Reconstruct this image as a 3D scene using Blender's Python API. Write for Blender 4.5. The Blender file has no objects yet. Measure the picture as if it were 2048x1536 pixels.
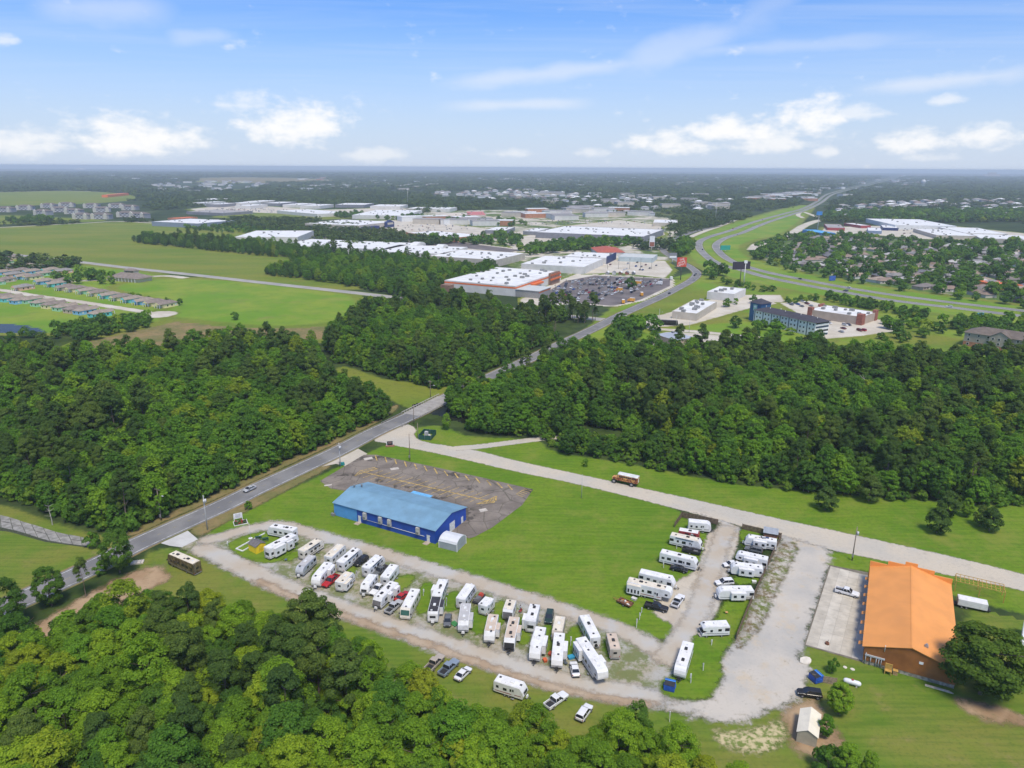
import bpy, bmesh, math, random
import numpy as np
from mathutils import Matrix, Vector
R = math.radians
scene = bpy.context.scene
col = scene.collection
rng = np.random.default_rng(7)
random.seed(7)

# ------------------------------------------------------------------ camera
FPX, CAMH, PITCH, ROLL = 1440.0, 105.0, math.atan((768 - 335.0) / 1440.0), R(0.30)
cam_d = bpy.data.cameras.new('camera')
cam = bpy.data.objects.new('camera', cam_d)
col.objects.link(cam)
cam_d.sensor_width = 36.0
cam_d.lens = 36.0 * FPX / 2048.0
cam_d.clip_start, cam_d.clip_end = 1.0, 60000.0
cam.matrix_world = Matrix.Translation((0, 0, CAMH)) @ Matrix.Rotation(R(90) - PITCH, 4, 'X') @ Matrix.Rotation(ROLL, 4, 'Z')
scene.camera = cam

# ------------------------------------------------------------------ light and exposure
SUN_EL, SUN_AZ = R(62), R(160)          # azimuth measured from +Y (view direction) towards +X (right)
scene.view_settings.view_transform = 'Standard'
scene.view_settings.look = 'None'
scene.view_settings.gamma = 1.0
scene.view_settings.use_curve_mapping = False
scene.view_settings.exposure = 0.97
sun_d = bpy.data.lights.new('sun', 'SUN')
sun_d.energy = 1.9
sun_d.angle = R(16)
sun_d.color = (1.0, 0.89, 0.71)
sun = bpy.data.objects.new('sun', sun_d)
col.objects.link(sun)
sdir = Vector((math.sin(SUN_AZ) * math.cos(SUN_EL), math.cos(SUN_AZ) * math.cos(SUN_EL), math.sin(SUN_EL)))
sun.rotation_euler = (-sdir).to_track_quat('-Z', 'Y').to_euler()

scene.render.engine = 'CYCLES'
cy = scene.cycles
cy.use_denoising = True
cy.max_bounces = 4
cy.diffuse_bounces = 3
cy.glossy_bounces = 2
cy.transmission_bounces = 3
cy.transparent_max_bounces = 12
cy.volume_bounces = 0
cy.caustics_reflective = cy.caustics_refractive = False
cy.sample_clamp_indirect = 6.0

# ------------------------------------------------------------------ pixel -> place
def ray(x, y):
    u = (x - 1024.0) / FPX
    v = -(y - 768.0) / FPX
    c, s = math.cos(ROLL), math.sin(ROLL)
    u, v = u * c - v * s, u * s + v * c
    cp, sp = math.cos(PITCH), math.sin(PITCH)
    return Vector((u, cp + v * sp, -sp + v * cp))

def at(x, y, z=0.0):
    """the point at height z that photo pixel (x, y) of the 2048x1536 picture looks at"""
    d = ray(x, y)
    t = (z - CAMH) / d.z
    return Vector((d.x * t, d.y * t, z))

def atd(x, y, dist):
    d = ray(x, y)
    t = dist / d.y
    return Vector((d.x * t, d.y * t, CAMH + d.z * t))

# ------------------------------------------------------------------ node helpers
def nd(nt, typ, ins=None, **at_):
    n = nt.nodes.new(typ)
    for k, v in at_.items():
        setattr(n, k, v)
    for k, v in (ins or {}).items():
        if isinstance(v, bpy.types.NodeSocket):
            nt.links.new(v, n.inputs[k])
        else:
            n.inputs[k].default_value = v
    return n

def mth(nt, op, a, b=0.0, c=0.0, clamp=False):
    n = nt.nodes.new('ShaderNodeMath')
    n.operation = op
    n.use_clamp = clamp
    for i, v in enumerate((a, b, c)):
        if isinstance(v, bpy.types.NodeSocket):
            nt.links.new(v, n.inputs[i])
        else:
            n.inputs[i].default_value = v
    return n.outputs[0]

def mixc(nt, f, a, b, blend='MIX'):
    n = nt.nodes.new('ShaderNodeMix')
    n.data_type = 'RGBA'
    n.blend_type = blend
    for i, v in ((0, f), (6, a), (7, b)):
        if isinstance(v, bpy.types.NodeSocket):
            nt.links.new(v, n.inputs[i])
        elif i == 0:
            n.inputs[0].default_value = v
        else:
            n.inputs[i].default_value = (*v[:3], 1)
    return n.outputs[2]

def sstep(nt, v, lo, hi, a=0.0, b=1.0):
    n = nd(nt, 'ShaderNodeMapRange', {1: lo, 2: hi, 3: a, 4: b}, interpolation_type='SMOOTHSTEP')
    nt.links.new(v, n.inputs[0])
    return n.outputs[0]

def noise(nt, vec, scale, detail=3.0, rough=0.55, dist=0.0):
    n = nd(nt, 'ShaderNodeTexNoise', {'Scale': scale, 'Detail': detail, 'Roughness': rough, 'Distortion': dist})
    nt.links.new(vec, n.inputs['Vector'])
    return n.outputs[0]

# ------------------------------------------------------------------ world: sky with cirrus streaks and low cumulus
world = bpy.data.worlds.new('World')
scene.world = world
world.use_nodes = True
wt = world.node_tree
wt.nodes.clear()
sky = nd(wt, 'ShaderNodeTexSky', sky_type='NISHITA', sun_disc=False)
sky.sun_elevation = SUN_EL
sky.sun_rotation = SUN_AZ
sky.altitude = 30
sky.air_density, sky.dust_density, sky.ozone_density = 1.0, 1.2, 1.6
SKY_STRENGTH = 0.10
gen = nd(wt, 'ShaderNodeTexCoord').outputs['Generated']
sx = nd(wt, 'ShaderNodeSeparateXYZ', {0: gen})
dx, dy, dz = sx.outputs
az = mth(wt, 'ARCTAN2', dx, dy)
el = mth(wt, 'ARCSINE', dz)
# cirrus: a thin, wind-combed sheet high above the place
pl = nd(wt, 'ShaderNodeCombineXYZ', {0: mth(wt, 'DIVIDE', dx, mth(wt, 'MAXIMUM', dz, 0.02)), 1: mth(wt, 'DIVIDE', dy, mth(wt, 'MAXIMUM', dz, 0.02))}).outputs[0]
mp = nd(wt, 'ShaderNodeMapping', {'Rotation': (0, 0, R(-24)), 'Scale': (0.30, 1.15, 1.0), 'Location': (2.3, 1.1, 0)})
wt.links.new(pl, mp.inputs[0])
cir = noise(wt, mp.outputs[0], 0.9, 6.0, 0.60, 0.9)
cirm = sstep(wt, cir, 0.36, 0.76)
cirm = mth(wt, 'MULTIPLY', cirm, mth(wt, 'ADD', sstep(wt, el, 0.06, 0.16, 0.0, 0.22), sstep(wt, el, 0.2, 0.7, 0.0, 0.75)))
# cumulus heaps: (pixel x centre, half width, base y, top y, strength)
heaps = [(40, 130, 290, 250, .8), (270, 150, 285, 224, 1), (585, 120, 258, 188, 1), (490, 60, 212, 184, .6), (745, 80, 312, 292, .5),
         (1025, 60, 309, 294, .5), (1330, 110, 293, 258, .9), (1480, 150, 268, 228, 1), (1625, 75, 245, 178, 1), (1540, 90, 293, 264, .8),
         (1710, 70, 230, 205, .6), (1820, 85, 293, 256, .9), (1895, 45, 203, 185, .6), (1990, 80, 276, 238, .9), (10, 30, 84, 63, .6),
         (1650, 30, 307, 292, .6), (1185, 40, 308, 294, .5), (1860, 60, 318, 302, .5), (-420, 220, 292, 232, .9), (-160, 110, 300, 262, .7), (2300, 160, 285, 236, .9), (2620, 180, 290, 240, .9)]
cv = nd(wt, 'ShaderNodeCombineXYZ', {0: az, 1: mth(wt, 'MULTIPLY', el, 1.8), 2: 0.0}).outputs[0]
puff = noise(wt, cv, 42.0, 6.0, 0.6)
puff2 = noise(wt, cv, 13.0, 3.0, 0.5)
tot = None
for hx, hw, yb, yt, st in heaps:
    d0 = ray(hx, (yb + yt) / 2).normalized()
    a0 = math.atan2(d0.x, d0.y)
    e_b = math.asin(ray(hx, yb).normalized().z)
    e_t = math.asin(ray(hx, yt).normalized().z)
    aw = hw / FPX * math.cos(a0) * 0.9
    hh = e_t - e_b
    q = mth(wt, 'POWER', mth(wt, 'ABSOLUTE', mth(wt, 'DIVIDE', mth(wt, 'SUBTRACT', az, a0), aw)), 2.0)
    t = mth(wt, 'DIVIDE', mth(wt, 'SUBTRACT', el, e_b), hh)          # 0 at the flat base, 1 at the top
    up = mth(wt, 'POWER', mth(wt, 'ABSOLUTE', mth(wt, 'MAXIMUM', t, 0.0)), 1.6)
    dn = mth(wt, 'MULTIPLY', mth(wt, 'MINIMUM', t, 0.0), -1.8)
    f = mth(wt, 'SUBTRACT', 1.0, mth(wt, 'ADD', mth(wt, 'ADD', q, up), dn))
    f = mth(wt, 'MULTIPLY', mth(wt, 'MAXIMUM', f, -0.6), 1.0)
    f = mth(wt, 'ADD', f, mth(wt, 'ADD', mth(wt, 'MULTIPLY', mth(wt, 'SUBTRACT', puff, 0.5), 2.6), mth(wt, 'MULTIPLY', mth(wt, 'SUBTRACT', puff2, 0.5), 2.2)))
    m = mth(wt, 'MULTIPLY', sstep(wt, f, -0.3, 1.15), st)
    tot = m if tot is None else mth(wt, 'MAXIMUM', tot, m)
for (xa, ya, xb, yb, wd, st) in ((880, 168, 1330, 118, 13, .6), (1230, 135, 1520, 40, 22, .45), (1450, 70, 1640, -60, 26, .3), (1720, 178, 2100, 140, 11, .7), (1180, 205, 880, 212, 8, .6), (60, 10, 360, 18, 22, .5), (330, 74, 480, 72, 12, .4), (1300, 105, 1900, 70, 10, .35)):
    da, db = ray(xa, ya).normalized(), ray(xb, yb).normalized()
    a0, e0, a1, e1 = math.atan2(da.x, da.y), math.asin(da.z), math.atan2(db.x, db.y), math.asin(db.z)
    L2 = (a1 - a0) ** 2 + (e1 - e0) ** 2
    ux, uy = a1 - a0, e1 - e0
    ra, re = mth(wt, 'SUBTRACT', az, a0), mth(wt, 'SUBTRACT', el, e0)
    tt = mth(wt, 'DIVIDE', mth(wt, 'ADD', mth(wt, 'MULTIPLY', ra, ux), mth(wt, 'MULTIPLY', re, uy)), L2)
    dd = mth(wt, 'ABSOLUTE', mth(wt, 'DIVIDE', mth(wt, 'SUBTRACT', mth(wt, 'MULTIPLY', ra, uy), mth(wt, 'MULTIPLY', re, ux)), math.sqrt(L2) * wd / FPX))
    dd = mth(wt, 'ADD', dd, mth(wt, 'MULTIPLY', mth(wt, 'SUBTRACT', puff2, 0.5), 2.4))
    g = mth(wt, 'MULTIPLY', sstep(wt, dd, 0.0, 1.7, 1.0, 0.0), mth(wt, 'MULTIPLY', sstep(wt, tt, -0.1, 0.25), sstep(wt, tt, 0.65, 1.1, 1.0, 0.0)))
    cirm = mth(wt, 'MAXIMUM', cirm, mth(wt, 'MULTIPLY', g, st))
veil = sstep(wt, el, -0.02, 0.24, 0.85, 0.0)
skyc = mixc(wt, 1.0, sky.outputs[0], (0.30, 0.56, 0.95), 'MULTIPLY')
skyc = mixc(wt, veil, skyc, (3.7, 4.1, 4.85))
skyc = mixc(wt, mth(wt, 'MULTIPLY', cirm, 0.75), skyc, (4.6, 4.75, 5.1))
skyc = mixc(wt, mth(wt, 'MULTIPLY', tot, 0.85), skyc, (5.5, 5.4, 5.3))
bg = nd(wt, 'ShaderNodeBackground', {'Color': skyc, 'Strength': SKY_STRENGTH})
nd(wt, 'ShaderNodeOutputWorld', {'Surface': bg.outputs[0]})
world.cycles.sampling_method = 'MANUAL'
world.cycles.sample_map_resolution = 512

# ------------------------------------------------------------------ materials
def lin(c):
    c = c / 255.0
    return c / 12.92 if c <= 0.04045 else ((c + 0.055) / 1.055) ** 2.4

def S(r, g, b, k=1.0):
    return (lin(r) * k, lin(g) * k, lin(b) * k)

MATS = {}
def pm(name, c, rough=0.6, metal=0.0, var=0.12, scale=1.5, spec=0.4, dirt=0.0, bump=0.0, stripes=None):
    """painted/plain surface: colour with mottling, optional grime and fine ribs"""
    if name in MATS:
        return MATS[name]
    m = bpy.data.materials.new(name)
    m.use_nodes = True
    nt = m.node_tree
    b = nt.nodes['Principled BSDF']
    tc = nd(nt, 'ShaderNodeTexCoord').outputs['Object']
    f = noise(nt, tc, scale, 4.0)
    dark = tuple(x * (1 - var * 1.6) for x in c)
    lite = tuple(min(1, x * (1 + var)) for x in c)
    cc = mixc(nt, sstep(nt, f, 0.3, 0.7), dark, lite)
    if dirt:
        f2 = noise(nt, tc, scale * 0.35, 5.0, 0.65)
        cc = mixc(nt, mth(nt, 'MULTIPLY', sstep(nt, f2, 0.52, 0.75), dirt), cc, (0.16, 0.13, 0.10))
    nt.links.new(cc, b.inputs['Base Color'])
    b.inputs['Roughness'].default_value = rough
    b.inputs['Metallic'].default_value = metal
    b.inputs['Specular IOR Level'].default_value = spec
    if stripes:
        axis, freq, amt = stripes
        w = nd(nt, 'ShaderNodeTexWave', {'Scale': freq}, bands_direction=axis)
        nt.links.new(tc, w.inputs[0])
        bp = nd(nt, 'ShaderNodeBump', {'Strength': amt, 'Distance': 0.05, 'Height': w.outputs['Fac']})
        nt.links.new(bp.outputs[0], b.inputs['Normal'])
    elif bump:
        bp = nd(nt, 'ShaderNodeBump', {'Strength': bump, 'Distance': 0.05, 'Height': noise(nt, tc, scale * 6, 4.0)})
        nt.links.new(bp.outputs[0], b.inputs['Normal'])
    MATS[name] = m
    return m

# ground kinds: colour socket from world position
def k_two(nt, p, c1, c2, s, lo=.38, hi=.62, det=4.0):
    return mixc(nt, sstep(nt, noise(nt, p, s, det, 0.6), lo, hi), c1, c2)

def mowing(nt, p, c, ang, amt):
    """faint lines left by mowers and tyres"""
    q = nd(nt, 'ShaderNodeMapping', {'Rotation': (0, 0, ang), 'Scale': (0.06, 0.9, 1.0)})
    nt.links.new(p, q.inputs[0])
    f = noise(nt, q.outputs[0], 1.0, 3.0, 0.6)
    c = mixc(nt, mth(nt, 'MULTIPLY', sstep(nt, f, 0.45, 0.65), amt), c, (0.175, 0.230, 0.030))
    return mixc(nt, mth(nt, 'MULTIPLY', sstep(nt, f, 0.35, 0.50, 1.0, 0.0), amt), c, (0.055, 0.120, 0.012))

def g_lawn(nt, p):
    a = k_two(nt, p, (0.098, 0.198, 0.008), (0.140, 0.230, 0.012), 0.035)
    a = mixc(nt, mth(nt, 'MULTIPLY', sstep(nt, noise(nt, p, 0.12, 5.0, 0.7), 0.50, 0.80), 0.75), a, (0.185, 0.200, 0.034))
    a = mixc(nt, mth(nt, 'MULTIPLY', sstep(nt, noise(nt, p, 0.75, 6.0, 0.8), 0.40, 0.66), 0.6), a, (0.070, 0.122, 0.011))
    a = mowing(nt, p, a, 0.9, 0.28)
    a = mixc(nt, mth(nt, 'MULTIPLY', sstep(nt, noise(nt, p, 0.05, 6.0, 0.75), 0.47, 0.70), 0.75), a, (0.205, 0.225, 0.040))
    return a

def g_lawn_dry(nt, p):
    a = k_two(nt, p, (0.105, 0.178, 0.016), (0.185, 0.190, 0.036), 0.05, .35, .65)
    a = mixc(nt, mth(nt, 'MULTIPLY', sstep(nt, noise(nt, p, 0.2, 5.0, 0.7), 0.56, 0.78), 0.8), a, (0.255, 0.200, 0.085))
    a = mixc(nt, mth(nt, 'MULTIPLY', sstep(nt, noise(nt, p, 1.1, 6.0, 0.75), 0.45, 0.7), 0.5), a, (0.055, 0.105, 0.014))
    return mowing(nt, p, a, -0.35, 0.3)

def g_bright(nt, p):
    a = k_two(nt, p, (0.130, 0.245, 0.016), (0.210, 0.270, 0.030), 0.018)
    a = mixc(nt, mth(nt, 'MULTIPLY', sstep(nt, noise(nt, p, 0.10, 5.0, 0.7), 0.45, 0.75), 0.6), a, (0.105, 0.190, 0.018))
    return mixc(nt, mth(nt, 'MULTIPLY', sstep(nt, noise(nt, p, 0.03, 6.0, 0.75), 0.54, 0.70), 0.6), a, (0.225, 0.205, 0.060))

def g_meadow(nt, p):
    mpp = nd(nt, 'ShaderNodeMapping', {'Scale': (0.35, 1.0, 1.0), 'Rotation': (0, 0, 0.25)})
    nt.links.new(p, mpp.inputs[0])
    q = mpp.outputs[0]
    a = k_two(nt, q, (0.125, 0.190, 0.016), (0.195, 0.215, 0.028), 0.020, .35, .65)
    a = mixc(nt, mth(nt, 'MULTIPLY', sstep(nt, noise(nt, q, 0.07, 6.0, 0.75), 0.48, 0.7), 0.75), a, (0.205, 0.190, 0.042))
    a = mixc(nt, mth(nt, 'MULTIPLY', sstep(nt, noise(nt, p, 0.35, 6.0, 0.8), 0.45, 0.7), 0.5), a, (0.048, 0.080, 0.018))
    return a

def g_brown(nt, p):
    a = k_two(nt, p, (0.155, 0.155, 0.050), (0.265, 0.190, 0.085), 0.06, .35, .65)
    return mixc(nt, mth(nt, 'MULTIPLY', sstep(nt, noise(nt, p, 0.5, 6.0, 0.75), 0.45, 0.7), 0.6), a, (0.085, 0.085, 0.030))

def g_dirt(nt, p):
    a = k_two(nt, p, (0.300, 0.195, 0.110), (0.400, 0.285, 0.175), 0.09)
    a = mixc(nt, mth(nt, 'MULTIPLY', sstep(nt, noise(nt, p, 0.55, 6.0, 0.75), 0.52, 0.72), 0.6), a, (0.185, 0.115, 0.060))
    return mixc(nt, mth(nt, 'MULTIPLY', sstep(nt, noise(nt, p, 0.23, 6.0, 0.7), 0.58, 0.7), 0.5), a, (0.10, 0.13, 0.03))

def g_gravel(nt, p):
    a = k_two(nt, p, (0.455, 0.420, 0.355), (0.520, 0.455, 0.355), 0.055)
    a = mixc(nt, mth(nt, 'MULTIPLY', sstep(nt, noise(nt, p, 0.30, 5.0, 0.7), 0.52, 0.75), 0.7), a, (0.500, 0.465, 0.400))
    a = mixc(nt, mth(nt, 'MULTIPLY', sstep(nt, noise(nt, p, 1.2, 7.0, 0.85), 0.50, 0.68), 0.5), a, (0.25, 0.225, 0.19))
    a = mixc(nt, mth(nt, 'MULTIPLY', sstep(nt, noise(nt, p, 0.16, 6.0, 0.75), 0.54, 0.68), 0.6), a, (0.36, 0.315, 0.25))
    return a

def g_grey(nt, p):
    a = k_two(nt, p, (0.405, 0.385, 0.345), (0.505, 0.460, 0.390), 0.06)
    a = mixc(nt, mth(nt, 'MULTIPLY', sstep(nt, noise(nt, p, 0.11, 6.0, 0.75), 0.52, 0.66), 0.75), a, (0.50, 0.415, 0.300))
    a = mixc(nt, mth(nt, 'MULTIPLY', sstep(nt, noise(nt, p, 0.24, 7.0, 0.8), 0.57, 0.68), 0.6), a, (0.235, 0.200, 0.130))
    a = mixc(nt, mth(nt, 'MULTIPLY', sstep(nt, noise(nt, p, 1.4, 7.0, 0.85), 0.56, 0.68), 0.6), a, (0.17, 0.145, 0.10))
    a = mixc(nt, mth(nt, 'MULTIPLY', sstep(nt, noise(nt, p, 0.9, 7.0, 0.85), 0.60, 0.70), 0.7), a, (0.60, 0.58, 0.53))
    return a

def g_tanroad(nt, p):
    a = k_two(nt, p, (0.430, 0.365, 0.280), (0.455, 0.425, 0.370), 0.07)
    a = mixc(nt, mth(nt, 'MULTIPLY', sstep(nt, noise(nt, p, 0.33, 6.0, 0.75), 0.55, 0.75), 0.6), a, (0.35, 0.265, 0.175))
    return mixc(nt, mth(nt, 'MULTIPLY', sstep(nt, noise(nt, p, 0.14, 4.0, 0.6), 0.52, 0.66), 0.65), a, (0.43, 0.42, 0.40))

def g_yard(nt, p):      # trodden ground between the campers: gravel, dirt and thin grass
    a = k_two(nt, p, (0.365, 0.325, 0.255), (0.390, 0.378, 0.345), 0.10)
    a = mixc(nt, mth(nt, 'MULTIPLY', sstep(nt, noise(nt, p, 0.17, 6.0, 0.75), 0.42, 0.57), 0.85), a, (0.125, 0.155, 0.034))
    a = mixc(nt, mth(nt, 'MULTIPLY', sstep(nt, noise(nt, p, 0.45, 6.0, 0.75), 0.50, 0.72), 0.65), a, (0.220, 0.175, 0.090))
    return a

def g_asphalt(nt, p):
    a = k_two(nt, p, (0.165, 0.163, 0.163), (0.225, 0.220, 0.212), 0.10)
    return mixc(nt, mth(nt, 'MULTIPLY', sstep(nt, noise(nt, p, 0.8, 6.0, 0.8), 0.52, 0.72), 0.5), a, (0.115, 0.112, 0.112))

def g_oldlot(nt, p):
    a = k_two(nt, p, (0.168, 0.142, 0.118), (0.240, 0.205, 0.168), 0.12)
    a = mixc(nt, mth(nt, 'MULTIPLY', sstep(nt, noise(nt, p, 0.6, 7.0, 0.85), 0.52, 0.66), 0.5), a, (0.105, 0.092, 0.085))
    a = mixc(nt, mth(nt, 'MULTIPLY', sstep(nt, noise(nt, p, 0.09, 5.0, 0.65), 0.58, 0.64), 0.75), a, (0.045, 0.040, 0.036))
    v = nd(nt, 'ShaderNodeTexVoronoi', {'Scale': 0.16}, feature='DISTANCE_TO_EDGE')
    nt.links.new(p, v.inputs['Vector'])
    a = mixc(nt, mth(nt, 'MULTIPLY', sstep(nt, v.outputs['Distance'], 0.0, 0.03, 1.0, 0.0), 0.6), a, (0.05, 0.05, 0.035))
    a = mixc(nt, mth(nt, 'MULTIPLY', sstep(nt, noise(nt, p, 0.22, 6.0, 0.75), 0.60, 0.72), 0.6), a, (0.33, 0.27, 0.20))
    return a

def g_darklot(nt, p):
    a = k_two(nt, p, (0.125, 0.110, 0.108), (0.180, 0.158, 0.150), 0.06)
    return mixc(nt, mth(nt, 'MULTIPLY', sstep(nt, noise(nt, p, 0.20, 6.0, 0.7), 0.55, 0.72), 0.5), a, (0.19, 0.16, 0.145))

def g_concrete(nt, p):
    a = k_two(nt, p, (0.470, 0.420, 0.335), (0.560, 0.515, 0.430), 0.05)
    return mixc(nt, mth(nt, 'MULTIPLY', sstep(nt, noise(nt, p, 0.30, 6.0, 0.75), 0.53, 0.72), 0.5), a, (0.35, 0.30, 0.23))

def g_floor(nt, p):     # woodland floor and rough brush
    a = k_two(nt, p, (0.028, 0.050, 0.014), (0.055, 0.085, 0.020), 0.10)
    return mixc(nt, mth(nt, 'MULTIPLY', sstep(nt, noise(nt, p, 0.9, 6.0, 0.75), 0.5, 0.72), 0.6), a, (0.075, 0.055, 0.028))

def g_town(nt, p):      # far country: woods, some fields and yards
    a = k_two(nt, p, (0.026, 0.046, 0.018), (0.052, 0.078, 0.026), 0.012)
    q = nd(nt, 'ShaderNodeMapping', {'Scale': (0.55, 1.0, 1.0)})
    nt.links.new(p, q.inputs[0])
    a = mixc(nt, mth(nt, 'MULTIPLY', sstep(nt, noise(nt, q.outputs[0], 0.0016, 5.0, 0.55), 0.57, 0.62), 0.85), a, (0.125, 0.145, 0.045))
    a = mixc(nt, mth(nt, 'MULTIPLY', sstep(nt, noise(nt, p, 0.006, 5.0, 0.7), 0.62, 0.68), 0.6), a, (0.27, 0.235, 0.18))
    return a

def ground_mat(name, inner, outer=None, width=0.9, nscale=0.55, namp=1.6, rough=0.95, bump=0.0):
    m = bpy.data.materials.new(name)
    m.use_nodes = True
    nt = m.node_tree
    b = nt.nodes['Principled BSDF']
    p = nd(nt, 'ShaderNodeNewGeometry').outputs['Position']
    c = inner(nt, p)
    if outer:
        e = nd(nt, 'ShaderNodeAttribute', attribute_name='edge').outputs['Fac']
        n1 = mth(nt, 'MULTIPLY', mth(nt, 'SUBTRACT', noise(nt, p, nscale, 5.0, 0.7), 0.5), namp * 2)
        f = sstep(nt, mth(nt, 'ADD', e, n1), -width * 0.5, width * 0.5)
        if outer == 'clear':      # worn edge: whatever lies beneath shows through
            tr = nd(nt, 'ShaderNodeBsdfTransparent')
            mx = nd(nt, 'ShaderNodeMixShader', {0: f, 1: tr.outputs[0], 2: b.outputs[0]})
            nt.links.new(mx.outputs[0], nt.nodes['Material Output'].inputs[0])
        else:
            c = mixc(nt, f, outer(nt, p), c)
    nt.links.new(c, b.inputs['Base Color'])
    b.inputs['Roughness'].default_value = rough
    b.inputs['Specular IOR Level'].default_value = 0.15
    if bump:
        bp = nd(nt, 'ShaderNodeBump', {'Strength': bump, 'Distance': 0.3, 'Height': noise(nt, p, 1.6, 5.0, 0.7)})
        nt.links.new(bp.outputs[0], b.inputs['Normal'])
    return m

# ------------------------------------------------------------------ object helpers
def link(name, mesh, parent=None):
    o = bpy.data.objects.new(name, mesh)
    col.objects.link(o)
    if parent:
        o.parent = parent
    return o

def empty(name, loc=(0, 0, 0), rz=0.0):
    o = link(name, None)
    o.empty_display_size = 0.5
    o.location = loc
    o.rotation_euler = (0, 0, rz)
    return o

def tag(o, label, cat, group=None):
    o['label'] = label
    o['category'] = cat
    if group:
        o['group'] = group
    return o

def struct(o, kind='structure', label=None):
    o['kind'] = kind
    if label:
        o['label'] = label
    return o

class MB:
    """collects faces; build() links them as one mesh object"""
    def __init__(self):
        self.v, self.f, self.s = [], [], []
    def poly(self, pts, smooth=False):
        i = len(self.v)
        self.v += [tuple(p) for p in pts]
        self.f.append(tuple(range(i, i + len(pts))))
        self.s.append(smooth)
        return self
    def box(self, x0, x1, y0, y1, z0, z1, rz=0.0, o=(0, 0, 0), ins=0.0):
        i = len(self.v)
        c, s = math.cos(rz), math.sin(rz)
        for z, k in ((z0, 0.0), (z1, ins)):
            for x, y in ((x0 + k, y0 + k), (x1 - k, y0 + k), (x1 - k, y1 - k), (x0 + k, y1 - k)):
                self.v.append((o[0] + x * c - y * s, o[1] + x * s + y * c, o[2] + z))
        for q in ((3, 2, 1, 0), (4, 5, 6, 7), (0, 1, 5, 4), (1, 2, 6, 5), (2, 3, 7, 6), (3, 0, 4, 7)):
            self.f.append(tuple(i + k for k in q))
            self.s.append(False)
        return self
    def prism(self, prof, y0, y1, ins=0.0):
        """profile in x-z, extruded along y; ins pulls a rounded end in"""
        n = len(prof)
        i = len(self.v)
        self.v += [(x, y0, z) for x, z in prof] + [(x, y1, z) for x, z in prof]
        self.f.append(tuple(range(i, i + n)))
        self.f.append(tuple(range(i + 2 * n - 1, i + n - 1, -1)))
        self.s += [False, False]
        for k in range(n):
            j = (k + 1) % n
            self.f.append((i + k, i + n + k, i + n + j, i + j))
            self.s.append(False)
        return self
    def cyl(self, p0, p1, r0, r1=None, n=8, cap=True, smooth=True):
        r1 = r0 if r1 is None else r1
        p0, p1 = Vector(p0), Vector(p1)
        d = (p1 - p0).normalized()
        a = d.orthogonal().normalized()
        b = d.cross(a)
        i = len(self.v)
        for p, r in ((p0, r0), (p1, r1)):
            for k in range(n):
                t = 2 * math.pi * k / n
                self.v.append(tuple(p + a * (r * math.cos(t)) + b * (r * math.sin(t))))
        for k in range(n):
            j = (k + 1) % n
            self.f.append((i + k, i + j, i + n + j, i + n + k))
            self.s.append(smooth)
        if cap:
            self.f.append(tuple(i + k for k in range(n - 1, -1, -1)))
            self.f.append(tuple(i + n + k for k in range(n)))
            self.s += [False, False]
        return self
    def loft(self, rings, cap=True, smooth=False):
        i = len(self.v)
        n = len(rings[0])
        for r in rings:
            self.v += [tuple(p) for p in r]
        for a in range(len(rings) - 1):
            for k in range(n):
                j = (k + 1) % n
                self.f.append((i + a * n + k, i + a * n + j, i + (a + 1) * n + j, i + (a + 1) * n + k))
                self.s.append(smooth)
        if cap:
            self.f.append(tuple(i + k for k in range(n - 1, -1, -1)))
            self.f.append(tuple(i + (len(rings) - 1) * n + k for k in range(n)))
            self.s += [False, False]
        return self
    def mesh(self, name, mat=None):
        me = bpy.data.meshes.new(name)
        me.from_pydata(self.v, [], self.f)
        if any(self.s):
            me.polygons.foreach_set('use_smooth', self.s)
        if mat:
            me.materials.append(mat)
        me.update()
        return me
    def build(self, name, mat=None, parent=None):
        return link(name, self.mesh(name, mat), parent)

def copy_tree(o, parent=None):
    c = o.copy()
    col.objects.link(c)
    c.parent = parent
    for ch in o.children:
        copy_tree(ch, c)
    return c

# ------------------------------------------------------------------ polygons in plan
def W2(pts, z=0.0):
    return np.array([at(x, y, z)[:2] for x, y in pts])

def smooth_loop(P, it=2):
    for _ in range(it):
        Q = np.roll(P, -1, 0)
        P = np.stack([P * .75 + Q * .25, P * .25 + Q * .75], 1).reshape(-1, 2)
    return P

def catmull(P, n=8):
    P = np.asarray(P, float)
    A = np.vstack([2 * P[0] - P[1], P, 2 * P[-1] - P[-2]])
    out = []
    for i in range(1, len(A) - 2):
        p0, p1, p2, p3 = A[i - 1:i + 3]
        for t in np.linspace(0, 1, n, endpoint=False):
            out.append(.5 * ((2 * p1) + (-p0 + p2) * t + (2 * p0 - 5 * p1 + 4 * p2 - p3) * t * t + (-p0 + 3 * p1 - 3 * p2 + p3) * t ** 3))
    out.append(A[-2])
    return np.array(out)

def inside(P, X):
    r = np.zeros(len(X), bool)
    x, y = X[:, 0], X[:, 1]
    j = len(P) - 1
    for i in range(len(P)):
        yi, yj = P[i, 1], P[j, 1]
        c = ((yi > y) != (yj > y))
        with np.errstate(divide='ignore', invalid='ignore'):
            r ^= c & (x < (P[j, 0] - P[i, 0]) * (y - yi) / (yj - yi + 1e-12) + P[i, 0])
        j = i
    return r

def segdist(P, X, closed=True):
    d = np.full(len(X), 1e9)
    n = len(P)
    for i in range(n if closed else n - 1):
        a, b = P[i], P[(i + 1) % n]
        ab = b - a
        t = np.clip(((X - a) @ ab) / max(ab @ ab, 1e-9), 0, 1)
        d = np.minimum(d, np.hypot(*(X - (a + t[:, None] * ab)).T))
    return d

def sdist(P, X):
    return segdist(P, X) * np.where(inside(P, X), 1, -1)

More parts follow.
